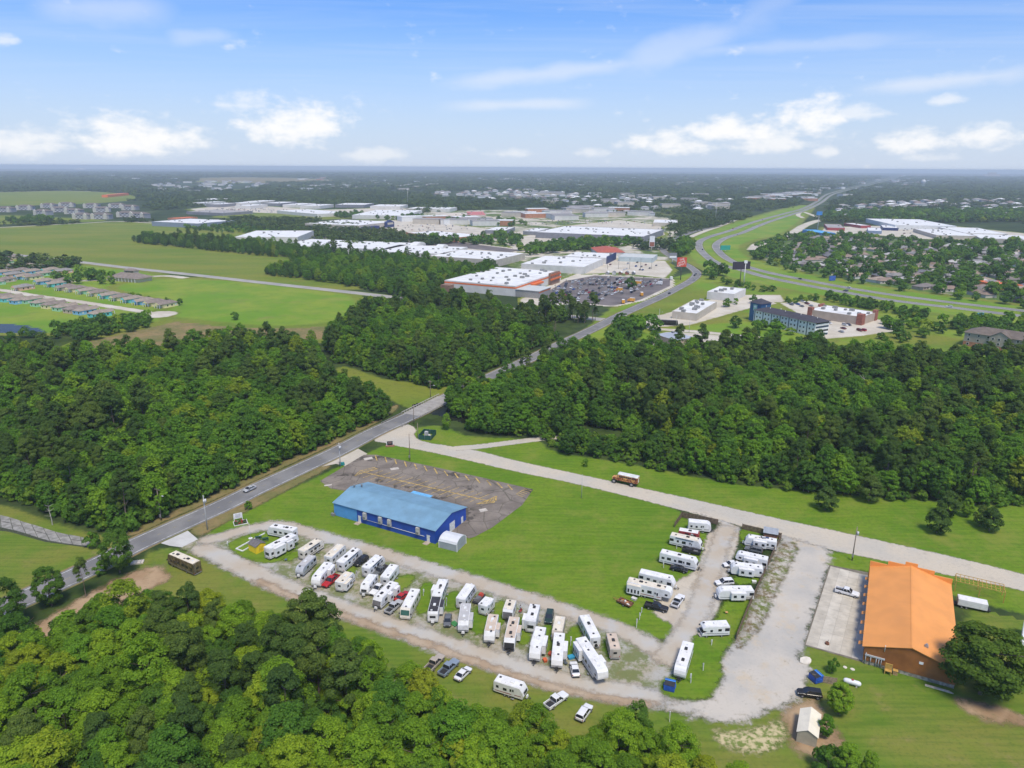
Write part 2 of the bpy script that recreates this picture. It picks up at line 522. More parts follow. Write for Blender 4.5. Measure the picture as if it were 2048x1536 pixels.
def sheet(name, px, z, mat, cell=1.5, margin=2.5, it=2, world=False, kind='structure', parent=None, label=None):
    P = np.asarray(px, float) if world else W2(px)
    if it:
        P = smooth_loop(P, it)
    lo, hi = P.min(0) - margin - cell, P.max(0) + margin + cell
    nx, ny = int((hi[0] - lo[0]) / cell) + 2, int((hi[1] - lo[1]) / cell) + 2
    gx, gy = np.meshgrid(lo[0] + np.arange(nx) * cell, lo[1] + np.arange(ny) * cell, indexing='ij')
    X = np.stack([gx.ravel(), gy.ravel()], 1)
    sd = sdist(P, X)
    keep = (sd > -margin).reshape(nx, ny)
    k = keep[:-1, :-1] | keep[1:, :-1] | keep[:-1, 1:] | keep[1:, 1:]
    ii, jj = np.nonzero(k)
    idx = lambda a, b: a * ny + b
    F = np.stack([idx(ii, jj), idx(ii + 1, jj), idx(ii + 1, jj + 1), idx(ii, jj + 1)], 1)
    used, inv = np.unique(F, return_inverse=True)
    F = inv.reshape(F.shape)
    V = np.column_stack([X[used], np.full(len(used), z)])
    me = bpy.data.meshes.new(name)
    me.from_pydata(V.tolist(), [], F.tolist())
    a = me.attributes.new('edge', 'FLOAT', 'POINT')
    a.data.foreach_set('value', sd[used].astype(np.float32))
    me.materials.append(mat)
    o = link(name, me, parent)
    if not parent:
        struct(o, kind, label)
    return o

def strip(name, px, width, z, mat, margin=1.0, n=8, world=False, kind='structure', parent=None, smooth=True, w2=None, fade=False):
    P = np.asarray(px, float) if world else W2(px)
    if smooth:
        P = catmull(P, n)
    T = np.gradient(P, axis=0)
    T /= np.linalg.norm(T, axis=1)[:, None] + 1e-9
    Nn = np.stack([-T[:, 1], T[:, 0]], 1)
    if w2 is None:
        Wd = np.full(len(P), width)
    else:
        Wd = np.linspace(width, w2, len(P))
    offs = []
    for s, e in ((-.5, -margin), (-.5, 0), (0, None), (.5, 0), (.5, -margin)):
        o = s * Wd + (math.copysign(margin, s) if e not in (0, None) else 0)
        offs.append((o, np.full(len(P), e) if e is not None else Wd / 2))
    V, E = [], []
    for o, e in offs:
        V.append(np.column_stack([P + Nn * o[:, None], np.full(len(P), z)]))
        E.append(e)
    m = len(P)
    if fade:
        sl = np.concatenate([[0], np.cumsum(np.hypot(*np.diff(P, axis=0).T))])
        E = [np.minimum(e_, np.minimum(sl, sl[-1] - sl) - margin) for e_ in E]
    V = np.vstack(V)
    E = np.concatenate(E)
    F = [(a * m + i, a * m + i + 1, (a + 1) * m + i + 1, (a + 1) * m + i) for a in range(4) for i in range(m - 1)]
    F = [f[::-1] for f in F]
    me = bpy.data.meshes.new(name)
    me.from_pydata(V.tolist(), [], F)
    at_ = me.attributes.new('edge', 'FLOAT', 'POINT')
    at_.data.foreach_set('value', E.astype(np.float32))
    me.materials.append(mat)
    me.update()
    if len(me.polygons) and me.polygons[0].normal.z < 0:
        me.flip_normals()
    ob = link(name, me, parent)
    if not parent:
        struct(ob, kind)
    ob['_c'] = 0
    del ob['_c']
    return ob, P

def hard(name, px, z, mat, parent=None):
    """a sheet with clean edges (poured concrete, laid asphalt)"""
    o = MB().poly([(*at(x, y).xy, z) for x, y in px]).build(name, mat, parent)
    if o.data.polygons[0].normal.z < 0:
        o.data.flip_normals()
    if not parent:
        struct(o)
    return o
# ================================================================== THE GROUND
def far_ground():
    m = bpy.data.materials.new('ground_far')
    m.use_nodes = True
    nt = m.node_tree
    b = nt.nodes['Principled BSDF']
    p = nd(nt, 'ShaderNodeNewGeometry').outputs['Position']
    yy = nd(nt, 'ShaderNodeSeparateXYZ', {0: p}).outputs[1]
    c = mixc(nt, sstep(nt, yy, 480, 620), g_floor(nt, p), g_town(nt, p))
    nt.links.new(c, b.inputs['Base Color'])
    b.inputs['Roughness'].default_value = 1.0
    b.inputs['Specular IOR Level'].default_value = 0.05
    mb = MB()
    ring = [(26000 * math.cos(t), 26000 * math.sin(t), 0) for t in np.linspace(0, 2 * math.pi, 96, endpoint=False)]
    mb.poly(ring)
    o = mb.build('ground', m)
    struct(o)
far_ground()

gm = {
    'lawn': ground_mat('lawn_grass', g_lawn, g_floor, 2.0, 0.5, 2.0),
    'lawn_dry': ground_mat('dry_lawn_grass', g_lawn_dry, g_floor, 2.0, 0.5, 2.0),
    'bright': ground_mat('bright_grass', g_bright, g_meadow, 6.0, 0.12, 5.0),
    'meadow': ground_mat('meadow_grass', g_meadow, g_town, 6.0, 0.1, 5.0),
    'brown': ground_mat('brown_grass', g_brown, g_meadow, 6.0, 0.1, 5.0),
    'scrub': ground_mat('scrub_grass', g_meadow, g_floor, 3.0, 0.3, 3.0),
    'verge': ground_mat('verge_grass', g_brown, 'clear', 2.0, 0.5, 2.0),
    'dirt': ground_mat('bare_dirt', g_dirt, 'clear', 3.0, 0.3, 3.0),
    'gravel': ground_mat('pale_gravel', g_gravel, 'clear', 0.9, 0.7, 1.1),
    'grey': ground_mat('grey_gravel', g_grey, 'clear', 2.6, 0.32, 4.2),
    'tan': ground_mat('tan_gravel_road', g_tanroad, 'clear', 2.4, 0.35, 2.6),
    'tan2': ground_mat('tan_gravel_lane', g_tanroad, 'clear', 1.0, 0.7, 1.2),
    'yard': ground_mat('trodden_yard', g_yard, 'clear', 1.2, 0.6, 1.3),
    'patch': ground_mat('grass_patch', g_lawn, 'clear', 1.4, 0.6, 1.6),
    'island': ground_mat('island_grass', g_lawn_dry, 'clear', 1.5, 0.6, 1.6),
    'asphalt': ground_mat('worn_asphalt', g_asphalt, g_brown, 0.4, 1.0, 0.5),
    'asphalt_far': ground_mat('highway_asphalt', lambda nt, p: k_two(nt, p, (.20, .198, .195), (.26, .255, .245), .05), g_meadow, 0.8, 0.4, 0.6),
    'oldlot': ground_mat('cracked_lot_asphalt', g_oldlot, g_lawn, 0.5, 1.0, 0.6),
    'darklot': ground_mat('store_lot_asphalt', g_darklot, g_concrete, 0.8, 0.3, 0.6),
    'concrete': ground_mat('old_concrete', g_concrete, g_lawn_dry, 0.3, 1.0, 0.3),
    'concrete_far': ground_mat('pale_concrete_lot', g_concrete, g_meadow, 2.0, 0.2, 2.0),
}

# far fields
sheet('meadow', [(-260, 470), (-40, 458), (120, 449), (250, 443), (340, 446), (470, 455), (600, 476), (660, 500), (720, 520), (790, 552), (730, 588), (512, 561), (250, 533), (0, 505), (-260, 480)], 0.02, gm['meadow'], 9, 12)
sheet('far_meadow', [(-240, 388), (0, 385), (150, 381), (240, 386), (275, 393), (272, 401), (150, 409), (0, 412), (-240, 414)], 0.03, gm['meadow'], 22, 20)
sheet('far_meadow', [(380, 357), (480, 354), (640, 358), (690, 363), (560, 367), (400, 364)], 0.03, gm['brown'], 60, 40)
sheet('far_meadow', [(560, 424), (700, 428), (760, 433), (640, 441), (470, 438), (400, 433)], 0.03, gm['meadow'], 18, 16)
sheet('mown_field', [(225, 578), (262, 562), (360, 556), (512, 566), (640, 582), (715, 592), (700, 640), (560, 655), (400, 640), (330, 630), (352, 606), (300, 592)], 0.035, gm['bright'], 5, 8)
sheet('dry_field', [(110, 722), (140, 690), (300, 655), (400, 633), (520, 632), (690, 632), (715, 665), (560, 690), (380, 705), (200, 725)], 0.03, gm['brown'], 5, 8)
sheet('cottage_lawn', [(-160, 515), (0, 512), (250, 540), (330, 552), (250, 580), (370, 600), (340, 636), (250, 660), (110, 668), (-160, 660)], 0.025, gm['bright'], 6, 8)
sheet('meadow', [(0, 430), (60, 432), (250, 441), (120, 446), (-120, 452), (-160, 440)], 0.04, gm['meadow'], 14, 12)
sheet('town_grass', [(1130, 692), (1180, 650), (1240, 600), (1330, 560), (1400, 540), (1560, 572), (2000, 640), (2160, 664), (2180, 730), (1500, 726), (1200, 716)], .012, ground_mat('town_verge_grass', lambda nt, p: mixc(nt, sstep(nt, noise(nt, p, .012, 5, .7), .42, .6), g_meadow(nt, p), g_bright(nt, p)), g_floor, 4, .1, 4), 5, 6)
sheet('town_ground', [(600, 468), (640, 446), (700, 430), (860, 424), (1000, 418), (1340, 432), (1400, 452), (1350, 480), (1330, 500), (1345, 545), (1220, 560), (1150, 612), (1060, 610), (1040, 540), (1000, 524), (880, 500), (700, 480)], .014, ground_mat('town_yards', lambda nt, p: mixc(nt, sstep(nt, noise(nt, p, .014, 5, .65), .46, .56), mixc(nt, sstep(nt, noise(nt, p, .05, 5, .7), .45, .6), (.085, .14, .03), (.14, .17, .045)), g_concrete(nt, p)), g_town, 8, .05, 8), 9, 8)
# clearing beside the creek
sheet('clearing', [(664, 740), (690, 730), (745, 752), (800, 765), (900, 765), (915, 800), (850, 822), (800, 812), (752, 782), (700, 762)], 0.02, gm['scrub'], 2.2, 4)
# left field near the road
sheet('field', [(-160, 1000), (0, 1006), (80, 1035), (190, 1072), (262, 1072), (245, 1096), (150, 1142), (40, 1192), (-60, 1235), (-200, 1290)], 0.02, ground_mat('field_grass', g_lawn_dry, g_floor, 2.0, 0.5, 2.0), 2.0, 3)
# lawns of the camp and the foreground
sheet('lawn', [(392, 1080), (470, 1032), (560, 988), (640, 952), (760, 893), (800, 884), (1030, 938), (1160, 966), (1352, 1014), (1372, 1040), (1420, 1060), (1420, 1160), (1340, 1200), (1335, 1232), (1352, 1262), (1336, 1284), (1240, 1264), (1040, 1184), (800, 1114), (640, 1072), (560, 1050), (480, 1060)], 0.02, gm['lawn'], 1.6, 2.5)
sheet('lawn', [(800, 868), (862, 848), (905, 858), (930, 874), (1080, 878), (1100, 905), (1250, 925), (1440, 965), (1560, 978), (1850, 1003), (2180, 1020), (2180, 1200), (2048, 1154), (1840, 1104), (1540, 1040), (1300, 986), (1030, 928), (860, 892)], 0.022, ground_mat('lawn_grass_back', g_lawn, g_floor, 2.5, 0.4, 2.5), 1.8, 3)
sheet('lawn', [(268, 1112), (350, 1090), (462, 1143), (582, 1192), (700, 1230), (855, 1285), (1000, 1343), (1190, 1393), (1350, 1425), (1435, 1444), (1520, 1428), (1580, 1408), (1604, 1384), (1620, 1340), (1596, 1300), (1620, 1270), (1760, 1290), (1912, 1300), (1950, 1180), (2048, 1176), (2300, 1240), (2400, 1580), (1000, 1620), (600, 1480), (300, 1350)], 0.018, ground_mat('lawn_grass_front', g_lawn_dry, g_floor, 2.5, 0.4, 2.5), 1.5, 3)
sheet('lawn', [(1640, 1100), (1720, 1108), (1900, 1150), (2180, 1210), (2180, 1260), (1930, 1200), (1760, 1140), (1650, 1140)], 0.024, gm['lawn'], 1.6, 2)
# bare earth
sheet('bare_dirt', [(20, 1300), (60, 1262), (130, 1215), (210, 1172), (270, 1142), (318, 1128), (345, 1160), (270, 1190), (215, 1230), (160, 1275), (60, 1330)], 0.026, gm['dirt'], 1.2, 3)
sheet('road_verge', [(372, 1056), (440, 1026), (520, 992), (600, 952), (655, 928), (664, 934), (600, 966), (540, 1000), (480, 1030), (420, 1062), (395, 1076)], 0.03, gm['verge'], 1.2, 1.5)
sheet('road_verge', [(262, 1076), (330, 1042), (440, 996), (560, 938), (690, 880), (782, 830), (800, 812), (790, 808), (680, 868), (560, 925), (440, 982), (330, 1030), (250, 1066)], 0.03, ground_mat('verge_wood_side', g_brown, 'clear', 2.0, 0.5, 2.0), 1.2, 1.5)
sheet('bare_dirt', [(1905, 1398), (1960, 1402), (2048, 1432), (2060, 1452), (1990, 1446), (1930, 1424)], 0.03, gm['dirt'], 1.2, 3)
sheet('bare_dirt', [(1560, 1430), (1600, 1400), (1640, 1400), (1650, 1440), (1690, 1480), (1660, 1520), (1590, 1510), (1575, 1460)], 0.027, gm['dirt'], 1.2, 2.5)
sheet('dry_grass', [(1425, 1456), (1470, 1468), (1530, 1452), (1565, 1440), (1575, 1470), (1545, 1505), (1480, 1506), (1430, 1484)], 0.060, ground_mat('straw_grass', lambda nt, p: k_two(nt, p, (0.50, 0.42, 0.24), (0.16, 0.20, 0.05), 0.9, .42, .6, 6.0), 'clear', 2.5, 0.5, 2.5), 1.2, 3)

# gravel road east of the main road, its mouth and the spur
sheet('gravel_road', [(742, 882), (776, 862), (812, 846), (835, 858), (826, 872), (845, 884), (905, 893), (960, 902), (1024, 920), (1150, 947), (1300, 980), (1436, 1010), (1540, 1034), (1690, 1066), (1840, 1099), (1942, 1122), (2048, 1149), (2200, 1190), (2200, 1222), (2048, 1181), (1893, 1150), (1774, 1123), (1700, 1108), (1660, 1100), (1560, 1072), (1480, 1052), (1350, 1017), (1160, 969), (1024, 942), (937, 921), (837, 899), (787, 891), (772, 886)], 0.045, gm['gravel'], 1.3, 2.2, it=1)
strip('gravel_spur', [(910, 897), (960, 893), (1024, 885), (1085, 877), (1120, 874)], 4.6, 0.05, gm['gravel'], 1.5)
# trodden camp ground
sheet('camp_yard', [(350, 1094), (395, 1078), (462, 1060), (533, 1044), (566, 1044), (606, 1054), (656, 1070), (722, 1089), (791, 1108), (836, 1122), (927, 1147), (1019, 1174), (1106, 1202), (1189, 1229), (1255, 1257), (1318, 1281), (1350, 1290), (1388, 1320), (1365, 1352), (1335, 1390), (1380, 1404), (1430, 1400), (1440, 1425), (1400, 1434), (1349, 1425), (1269, 1404), (1189, 1394), (1089, 1371), (1006, 1346), (903, 1307), (853, 1287), (770, 1262), (697, 1232), (581, 1193), (523, 1166), (462, 1144), (400, 1110)], 0.05, gm['yard'], 1.1, 2.2, it=1)
sheet('camp_yard', [(1366, 1018), (1480, 1052), (1480, 1066), (1474, 1094), (1466, 1112), (1456, 1152), (1436, 1178), (1442, 1202), (1432, 1234), (1400, 1252), (1380, 1280), (1384, 1330), (1350, 1350), (1326, 1300), (1346, 1262), (1345, 1246), (1322, 1240), (1300, 1218), (1345, 1172), (1356, 1160), (1384, 1148), (1404, 1116), (1412, 1076), (1420, 1064), (1442, 1056), (1444, 1044)], 0.052, ground_mat('east_yard', lambda nt, p: mixc(nt, sstep(nt, noise(nt, p, 0.08, 4.0, 0.6), .42, .6), g_tanroad(nt, p), g_gravel(nt, p)), 'clear', 1.2, .6, 1.3), 1.1, 2.2, it=1)
sheet('gravel_yard', [(1562, 1070), (1600, 1082), (1660, 1098), (1658, 1124), (1648, 1160), (1629, 1214), (1610, 1290), (1598, 1322), (1622, 1330), (1620, 1350), (1603, 1386), (1580, 1410), (1523, 1428), (1500, 1444), (1435, 1444), (1340, 1420), (1300, 1400), (1330, 1394), (1378, 1404), (1417, 1400), (1428, 1386), (1436, 1366), (1446, 1350), (1436, 1333), (1446, 1309), (1462, 1284), (1480, 1262), (1520, 1180), (1545, 1120), (1555, 1090)], 0.055, gm['grey'], 1.2, 4.5, it=1)
# lanes
strip('camp_lane', [(372, 1092), (400, 1097), (436, 1110), (490, 1137), (560, 1170), (640, 1202), (720, 1231), (800, 1259), (880, 1287), (960, 1313), (1060, 1345), (1150, 1370), (1250, 1388), (1330, 1400), (1350, 1403)], 6.4, 0.062, gm['tan'], 2.6, fade=True)
strip('camp_lane', [(380, 1087), (430, 1077), (480, 1063), (530, 1052), (566, 1051), (620, 1066), (690, 1086), (770, 1108), (850, 1134), (930, 1157), (1010, 1182), (1090, 1207), (1170, 1234), (1240, 1260), (1290, 1285), (1330, 1312), (1350, 1340)], 5.2, 0.0655, gm['tan'], 2.6, fade=True)
strip('camp_lane', [(1318, 1340), (1345, 1300), (1370, 1268), (1396, 1228), (1410, 1180), (1430, 1120), (1446, 1075), (1462, 1045)], 5.4, 0.069, gm['tan'], 2.6, fade=True)
strip('dirt_track', [(500, 1154), (580, 1191), (690, 1232), (770, 1260), (860, 1291), (960, 1327), (1060, 1360), (1150, 1385), (1250, 1401), (1330, 1415)], 2.2, 0.072, ground_mat('brown_dirt_track', lambda nt, p: k_two(nt, p, (.36, .265, .175), (.42, .33, .235), .25), 'clear', 2.2, .3, 2.6), 2.2, fade=True)
# grass left between the campers
patches = [[(452, 1094), (460, 1083), (498, 1069), (535, 1062), (585, 1080), (600, 1092), (575, 1114), (542, 1130), (492, 1119)],
           [(560, 1118), (596, 1098), (606, 1108), (580, 1126)],
           [(838, 1172), (862, 1160), (872, 1188), (860, 1225), (838, 1232), (826, 1210)], [(880, 1190), (918, 1180), (924, 1210), (900, 1228), (884, 1220)],
           [(940, 1215), (972, 1213), (978, 1250), (960, 1276), (940, 1262)], [(985, 1208), (1010, 1198), (1014, 1240), (996, 1262), (986, 1250)],
           [(1030, 1232), (1060, 1240), (1062, 1290), (1036, 1296)], [(1082, 1248), (1108, 1250), (1112, 1296), (1088, 1310)],
           [(1126, 1268), (1160, 1242), (1168, 1300), (1130, 1318)], [(1200, 1286), (1222, 1270), (1226, 1310), (1216, 1330)],
           [(770, 1166), (800, 1150), (835, 1150), (822, 1172), (790, 1190)], [(620, 1150), (640, 1128), (652, 1136), (626, 1168)], [(690, 1136), (706, 1124), (716, 1140), (700, 1156)]]
for qi, q in enumerate(patches):
    sheet('grass_patch', q, 0.076 + 0.004 * qi, gm['patch'], 0.9, 1.6)
sheet('grass_island', [(1384, 1278), (1402, 1262), (1430, 1244), (1444, 1210), (1462, 1196), (1506, 1190), (1500, 1210), (1480, 1262), (1464, 1284), (1447, 1308), (1438, 1332), (1446, 1350), (1436, 1366), (1428, 1384), (1416, 1398), (1378, 1402), (1336, 1394), (1318, 1382), (1322, 1366), (1341, 1350), (1372, 1346)], 0.128, ground_mat('island_lawn', g_lawn, 'clear', 1.6, .6, 1.6), 0.9, 1.6, it=1)
sheet('grass_island', [(1464, 1152), (1530, 1140), (1528, 1162), (1470, 1174)], 0.132, gm['patch'], 0.9, 1.4)
sheet('grass_island', [(1480, 1062), (1490, 1050), (1560, 1068), (1556, 1088), (1500, 1096), (1480, 1090)], 0.136, gm['patch'], 0.9, 1.4)
sheet('weedy_strip', [(1510, 1200), (1545, 1130), (1566, 1080), (1600, 1092), (1580, 1130), (1550, 1190), (1530, 1240), (1500, 1280), (1478, 1300), (1468, 1290), (1488, 1250)], 0.124, ground_mat('weedy_gravel', lambda nt, p: mixc(nt, sstep(nt, noise(nt, p, .5, 6, .8), .40, .58), g_grey(nt, p), mixc(nt, sstep(nt, noise(nt, p, .2, 4, .6), .4, .6), (.16, .12, .06), (.13, .16, .04))), 'clear', 2.2, .5, 2.0), 1.0, 2.0)

# the main road, bridge approach and frontage road
ROAD_PX = [(-160, 1288), (-60, 1243), (57, 1193), (194, 1130), (270, 1091), (360, 1050), (447, 1011), (512, 979), (600, 938), (677, 902), (750, 864), (825, 830), (886, 799), (985, 752), (1024, 734), (1074, 711), (1121, 688), (1184, 659), (1239, 631), (1274, 615), (1319, 595), (1354, 577), (1384, 560), (1394, 547), (1382, 535), (1368, 527), (1349, 517), (1330, 505), (1326, 495), (1336, 482), (1369, 470), (1394, 462), (1440, 452)]
road, ROAD = strip('road', ROAD_PX, 9.2, 0.09, gm['asphalt'], 0.7, 12)
def offset_line(P, o, i0=0, i1=None):
    T = np.gradient(P, axis=0)
    T /= np.linalg.norm(T, axis=1)[:, None]
    return (P + np.stack([-T[:, 1], T[:, 0]], 1) * o)[i0:i1]
def plainstrip(name, P, w, z, mat, parent):
    T = np.gradient(P, axis=0)
    T /= np.linalg.norm(T, axis=1)[:, None]
    Nn = np.stack([-T[:, 1], T[:, 0]], 1) * w / 2
    mb = MB()
    for i in range(len(P) - 1):
        a, b, c, d = P[i] - Nn[i], P[i + 1] - Nn[i + 1], P[i + 1] + Nn[i + 1], P[i] + Nn[i]
        mb.poly([(*a, z), (*b, z), (*c, z), (*d, z)])
    return mb.build(name, mat, parent)
wpaint = pm('worn_white_paint', (0.52, 0.52, 0.50), 0.8, 0, 0.3, 0.8)
ypaint = pm('yellow_paint', (0.47, 0.32, 0.085), 0.8, 0, 0.35, 0.8, dirt=0.4)
for o in (-3.75, 3.75):
    plainstrip('edge_line', offset_line(ROAD, o, 0, 320), 0.22, 0.1, wpaint, road)
for k in range(2, 200, 4):
    plainstrip('centre_dash', ROAD[k:k + 2], 0.14, 0.1, pm('faded_yellow_paint', (0.33, 0.27, 0.12), 0.8, 0, 0.3), road)
# other roads
r2, R2 = strip('field_road', [(-220, 490), (0, 507), (125, 520), (250, 535), (380, 549), (512, 564), (712, 586), (860, 603), (980, 614), (1064, 624), (1161, 635), (1226, 641)], 11, 0.085, ground_mat('pale_road', lambda nt, p: k_two(nt, p, (.30, .29, .27), (.37, .35, .32), .05), g_meadow, 0.8, .3, .6), 1.5)
strip('lane', [(-220, 466), (0, 455), (100, 450), (175, 446), (235, 443), (300, 446), (350, 448)], 9, 0.085, gm['concrete_far'], 3)
strip('lane', [(-60, 383), (0, 384.5), (120, 382), (200, 384)], 9, 0.085, gm['concrete_far'], 3)
HW_A = [(2360, 690), (2180, 655), (2048, 633), (1993, 626), (1911, 616), (1786, 601), (1686, 584), (1610, 570), (1536, 555), (1486, 541), (1434, 526), (1408, 508), (1398, 494), (1401, 482), (1424, 472), (1461, 461), (1499, 447), (1536, 436), (1570, 427), (1606, 417), (1634, 403), (1656, 388), (1700, 376), (1735, 368), (1790, 353)]
HW_B = [(2360, 676), (2180, 643), (2048, 622), (1911, 606), (1786, 590), (1696, 576), (1610, 560), (1536, 545), (1486, 531), (1459, 520), (1441, 507), (1432, 494), (1436, 485), (1454, 475), (1486, 465), (1514, 453), (1540, 443), (1580, 430), (1616, 418), (1644, 404), (1668, 388), (1712, 376), (1747, 368), (1802, 353)]
sheet('highway_verge', [(2300, 700), (1990, 640), (1780, 614), (1560, 575), (1430, 548), (1385, 520), (1372, 494), (1388, 474), (1450, 452), (1540, 426), (1600, 410), (1625, 412), (1600, 440), (1560, 470), (1500, 480), (1470, 495), (1500, 520), (1640, 556), (1800, 582), (2048, 612), (2300, 660)], 0.03, ground_mat('highway_grass', g_bright, g_meadow, 6, .12, 5), 6, 8, it=1)
h1, HA = strip('highway', HW_A, 10.5, 0.09, gm['asphalt_far'], 1.5)
h2, HB = strip('highway', HW_B, 10.5, 0.092, gm['asphalt_far'], 1.5)
for h, P in ((h1, HA), (h2, HB)):
    for o in (-4.6, 4.6):
        plainstrip('shoulder_line', offset_line(P, o, 0, 150), 0.3, 0.104, wpaint, h)
strip('ramp', [(1506, 500), (1520, 488), (1561, 479), (1590, 463), (1611, 450), (1643, 440), (1680, 440)], 17, 0.08, gm['concrete_far'], 2)
strip('ramp', [(1606, 436), (1596, 430), (1606, 424), (1640, 436)], 10, 0.082, gm['concrete_far'], 2)
strip('ramp', [(1370, 478), (1410, 462), (1440, 452), (1470, 440)], 10, 0.078, gm['concrete_far'], 2)
sheet('commercial_lot', [(1230, 545), (1330, 556), (1345, 540), (1330, 522), (1250, 518), (1150, 522), (1170, 548)], 0.05, gm['concrete_far'], 4, 3, it=0)
sheet('store_lot', [(1085, 590), (1130, 562), (1190, 551), (1340, 558), (1340, 572), (1280, 600), (1225, 612), (1165, 606), (1090, 604)], 0.06, gm['darklot'], 3, 2, it=0)
sheet('store_apron', [(1040, 600), (1110, 565), (1160, 545), (1200, 548), (1130, 572), (1100, 610), (1050, 612)], 0.045, gm['concrete_far'], 3, 2, it=0)
sheet('commercial_lot', [(1040, 505), (1250, 490), (1330, 470), (1320, 450), (1240, 440), (1130, 452), (1060, 470), (1000, 480)], 0.04, gm['concrete_far'], 8, 4, it=0)
sheet('commercial_lot', [(660, 445), (800, 440), (930, 452), (1000, 460), (960, 478), (900, 470), (780, 468), (700, 462)], 0.04, gm['concrete_far'], 8, 4, it=0)
sheet('commercial_lot', [(600, 470), (760, 470), (900, 482), (1040, 500), (1020, 505), (860, 490), (700, 482)], 0.05, gm['darklot'], 6, 3, it=0)
sheet('car_lot', [(380, 418), (480, 409), (640, 420), (760, 416), (830, 418), (800, 424), (640, 430), (480, 424), (400, 424)], 0.04, gm['concrete_far'], 14, 5, it=0)
sheet('inn_lot', [(1270, 640), (1330, 628), (1450, 590), (1560, 590), (1570, 605), (1500, 616), (1380, 650), (1300, 655)], 0.05, gm['concrete_far'], 2.5, 2, it=0)
sheet('inn_lot', [(1560, 606), (1620, 602), (1760, 640), (1810, 648), (1790, 662), (1720, 672), (1650, 678), (1620, 640)], 0.055, gm['concrete_far'], 2.5, 2, it=0)
sheet('inn_lawn', [(1240, 642), (1300, 655), (1420, 650), (1500, 640), (1600, 660), (1680, 680), (1600, 690), (1350, 690), (1220, 665)], 0.03, gm['bright'], 3, 4)
sheet('store_verge', [(1235, 612), (1345, 568), (1372, 560), (1358, 572), (1270, 610), (1240, 625)], 0.05, gm['bright'], 3, 2)
sheet('shop_lot', [(1290, 690), (1330, 664), (1450, 668), (1500, 684), (1420, 700)], 0.05, gm['concrete_far'], 2.5, 2, it=0)
strip('lane', [(1245, 640), (1300, 656), (1400, 664), (1520, 676)], 7, 0.07, gm['concrete_far'], 1.5)
sheet('commercial_lot', [(1740, 452), (1900, 452), (2060, 468), (2060, 482), (1850, 478), (1750, 470), (1640, 466), (1650, 455)], 0.05, gm['concrete_far'], 8, 4, it=0)
# creek under the bridge and the pond by the cottages
def water_mat():
    m = bpy.data.materials.new('dark_water')
    m.use_nodes = True
    nt = m.node_tree
    b = nt.nodes['Principled BSDF']
    p = nd(nt, 'ShaderNodeNewGeometry').outputs['Position']
    nt.links.new(k_two(nt, p, (0.010, 0.014, 0.010), (0.022, 0.026, 0.018), 0.1), b.inputs['Base Color'])
    b.inputs['Roughness'].default_value = 0.25
    b.inputs['Specular IOR Level'].default_value = 0.12
    bp = nd(nt, 'ShaderNodeBump', {'Strength': 0.15, 'Distance': 0.1, 'Height': noise(nt, p, 0.6, 4.0)})
    nt.links.new(bp.outputs[0], b.inputs['Normal'])
    return m
wm = water_mat()
sheet('pond', [(-120, 650), (0, 648), (45, 653), (92, 666), (70, 670), (30, 663), (0, 665), (-120, 668)], 0.05, wm, 4, 0.5)
sheet('creek', [(820, 812), (850, 806), (892, 812), (930, 830), (985, 850), (980, 858), (920, 842), (880, 828), (840, 822)], 0.04, wm, 1.5, 0.5)
# ================================================================== TREES
def leaf_mat(name, ramp, trans=0.28):
    m = bpy.data.materials.new(name)
    m.use_nodes = True
    nt = m.node_tree
    nt.nodes.clear()
    oi = nd(nt, 'ShaderNodeObjectInfo')
    cr = nd(nt, 'ShaderNodeValToRGB', {0: oi.outputs['Random']})
    el_ = cr.color_ramp.elements
    while len(el_) < len(ramp):
        el_.new(0.5)
    for e, (p, c) in zip(el_, ramp):
        e.position = p
        e.color = (*c, 1)
    lv = nd(nt, 'ShaderNodeAttribute', attribute_name='lv').outputs['Fac']
    c = mixc(nt, lv, mixc(nt, 1.0, cr.outputs[0], (0.62, 0.66, 0.70), 'MULTIPLY'), mixc(nt, 1.0, cr.outputs[0], (1.42, 1.28, 1.2), 'MULTIPLY'))
    d = nd(nt, 'ShaderNodeBsdfDiffuse', {'Color': c})
    t = nd(nt, 'ShaderNodeBsdfTranslucent', {'Color': mixc(nt, 1.0, c, (1.15, 1.2, 0.6), 'MULTIPLY')})
    mx = nd(nt, 'ShaderNodeMixShader', {0: trans, 1: d.outputs[0], 2: t.outputs[0]})
    nd(nt, 'ShaderNodeOutputMaterial', {0: mx.outputs[0]})
    return m

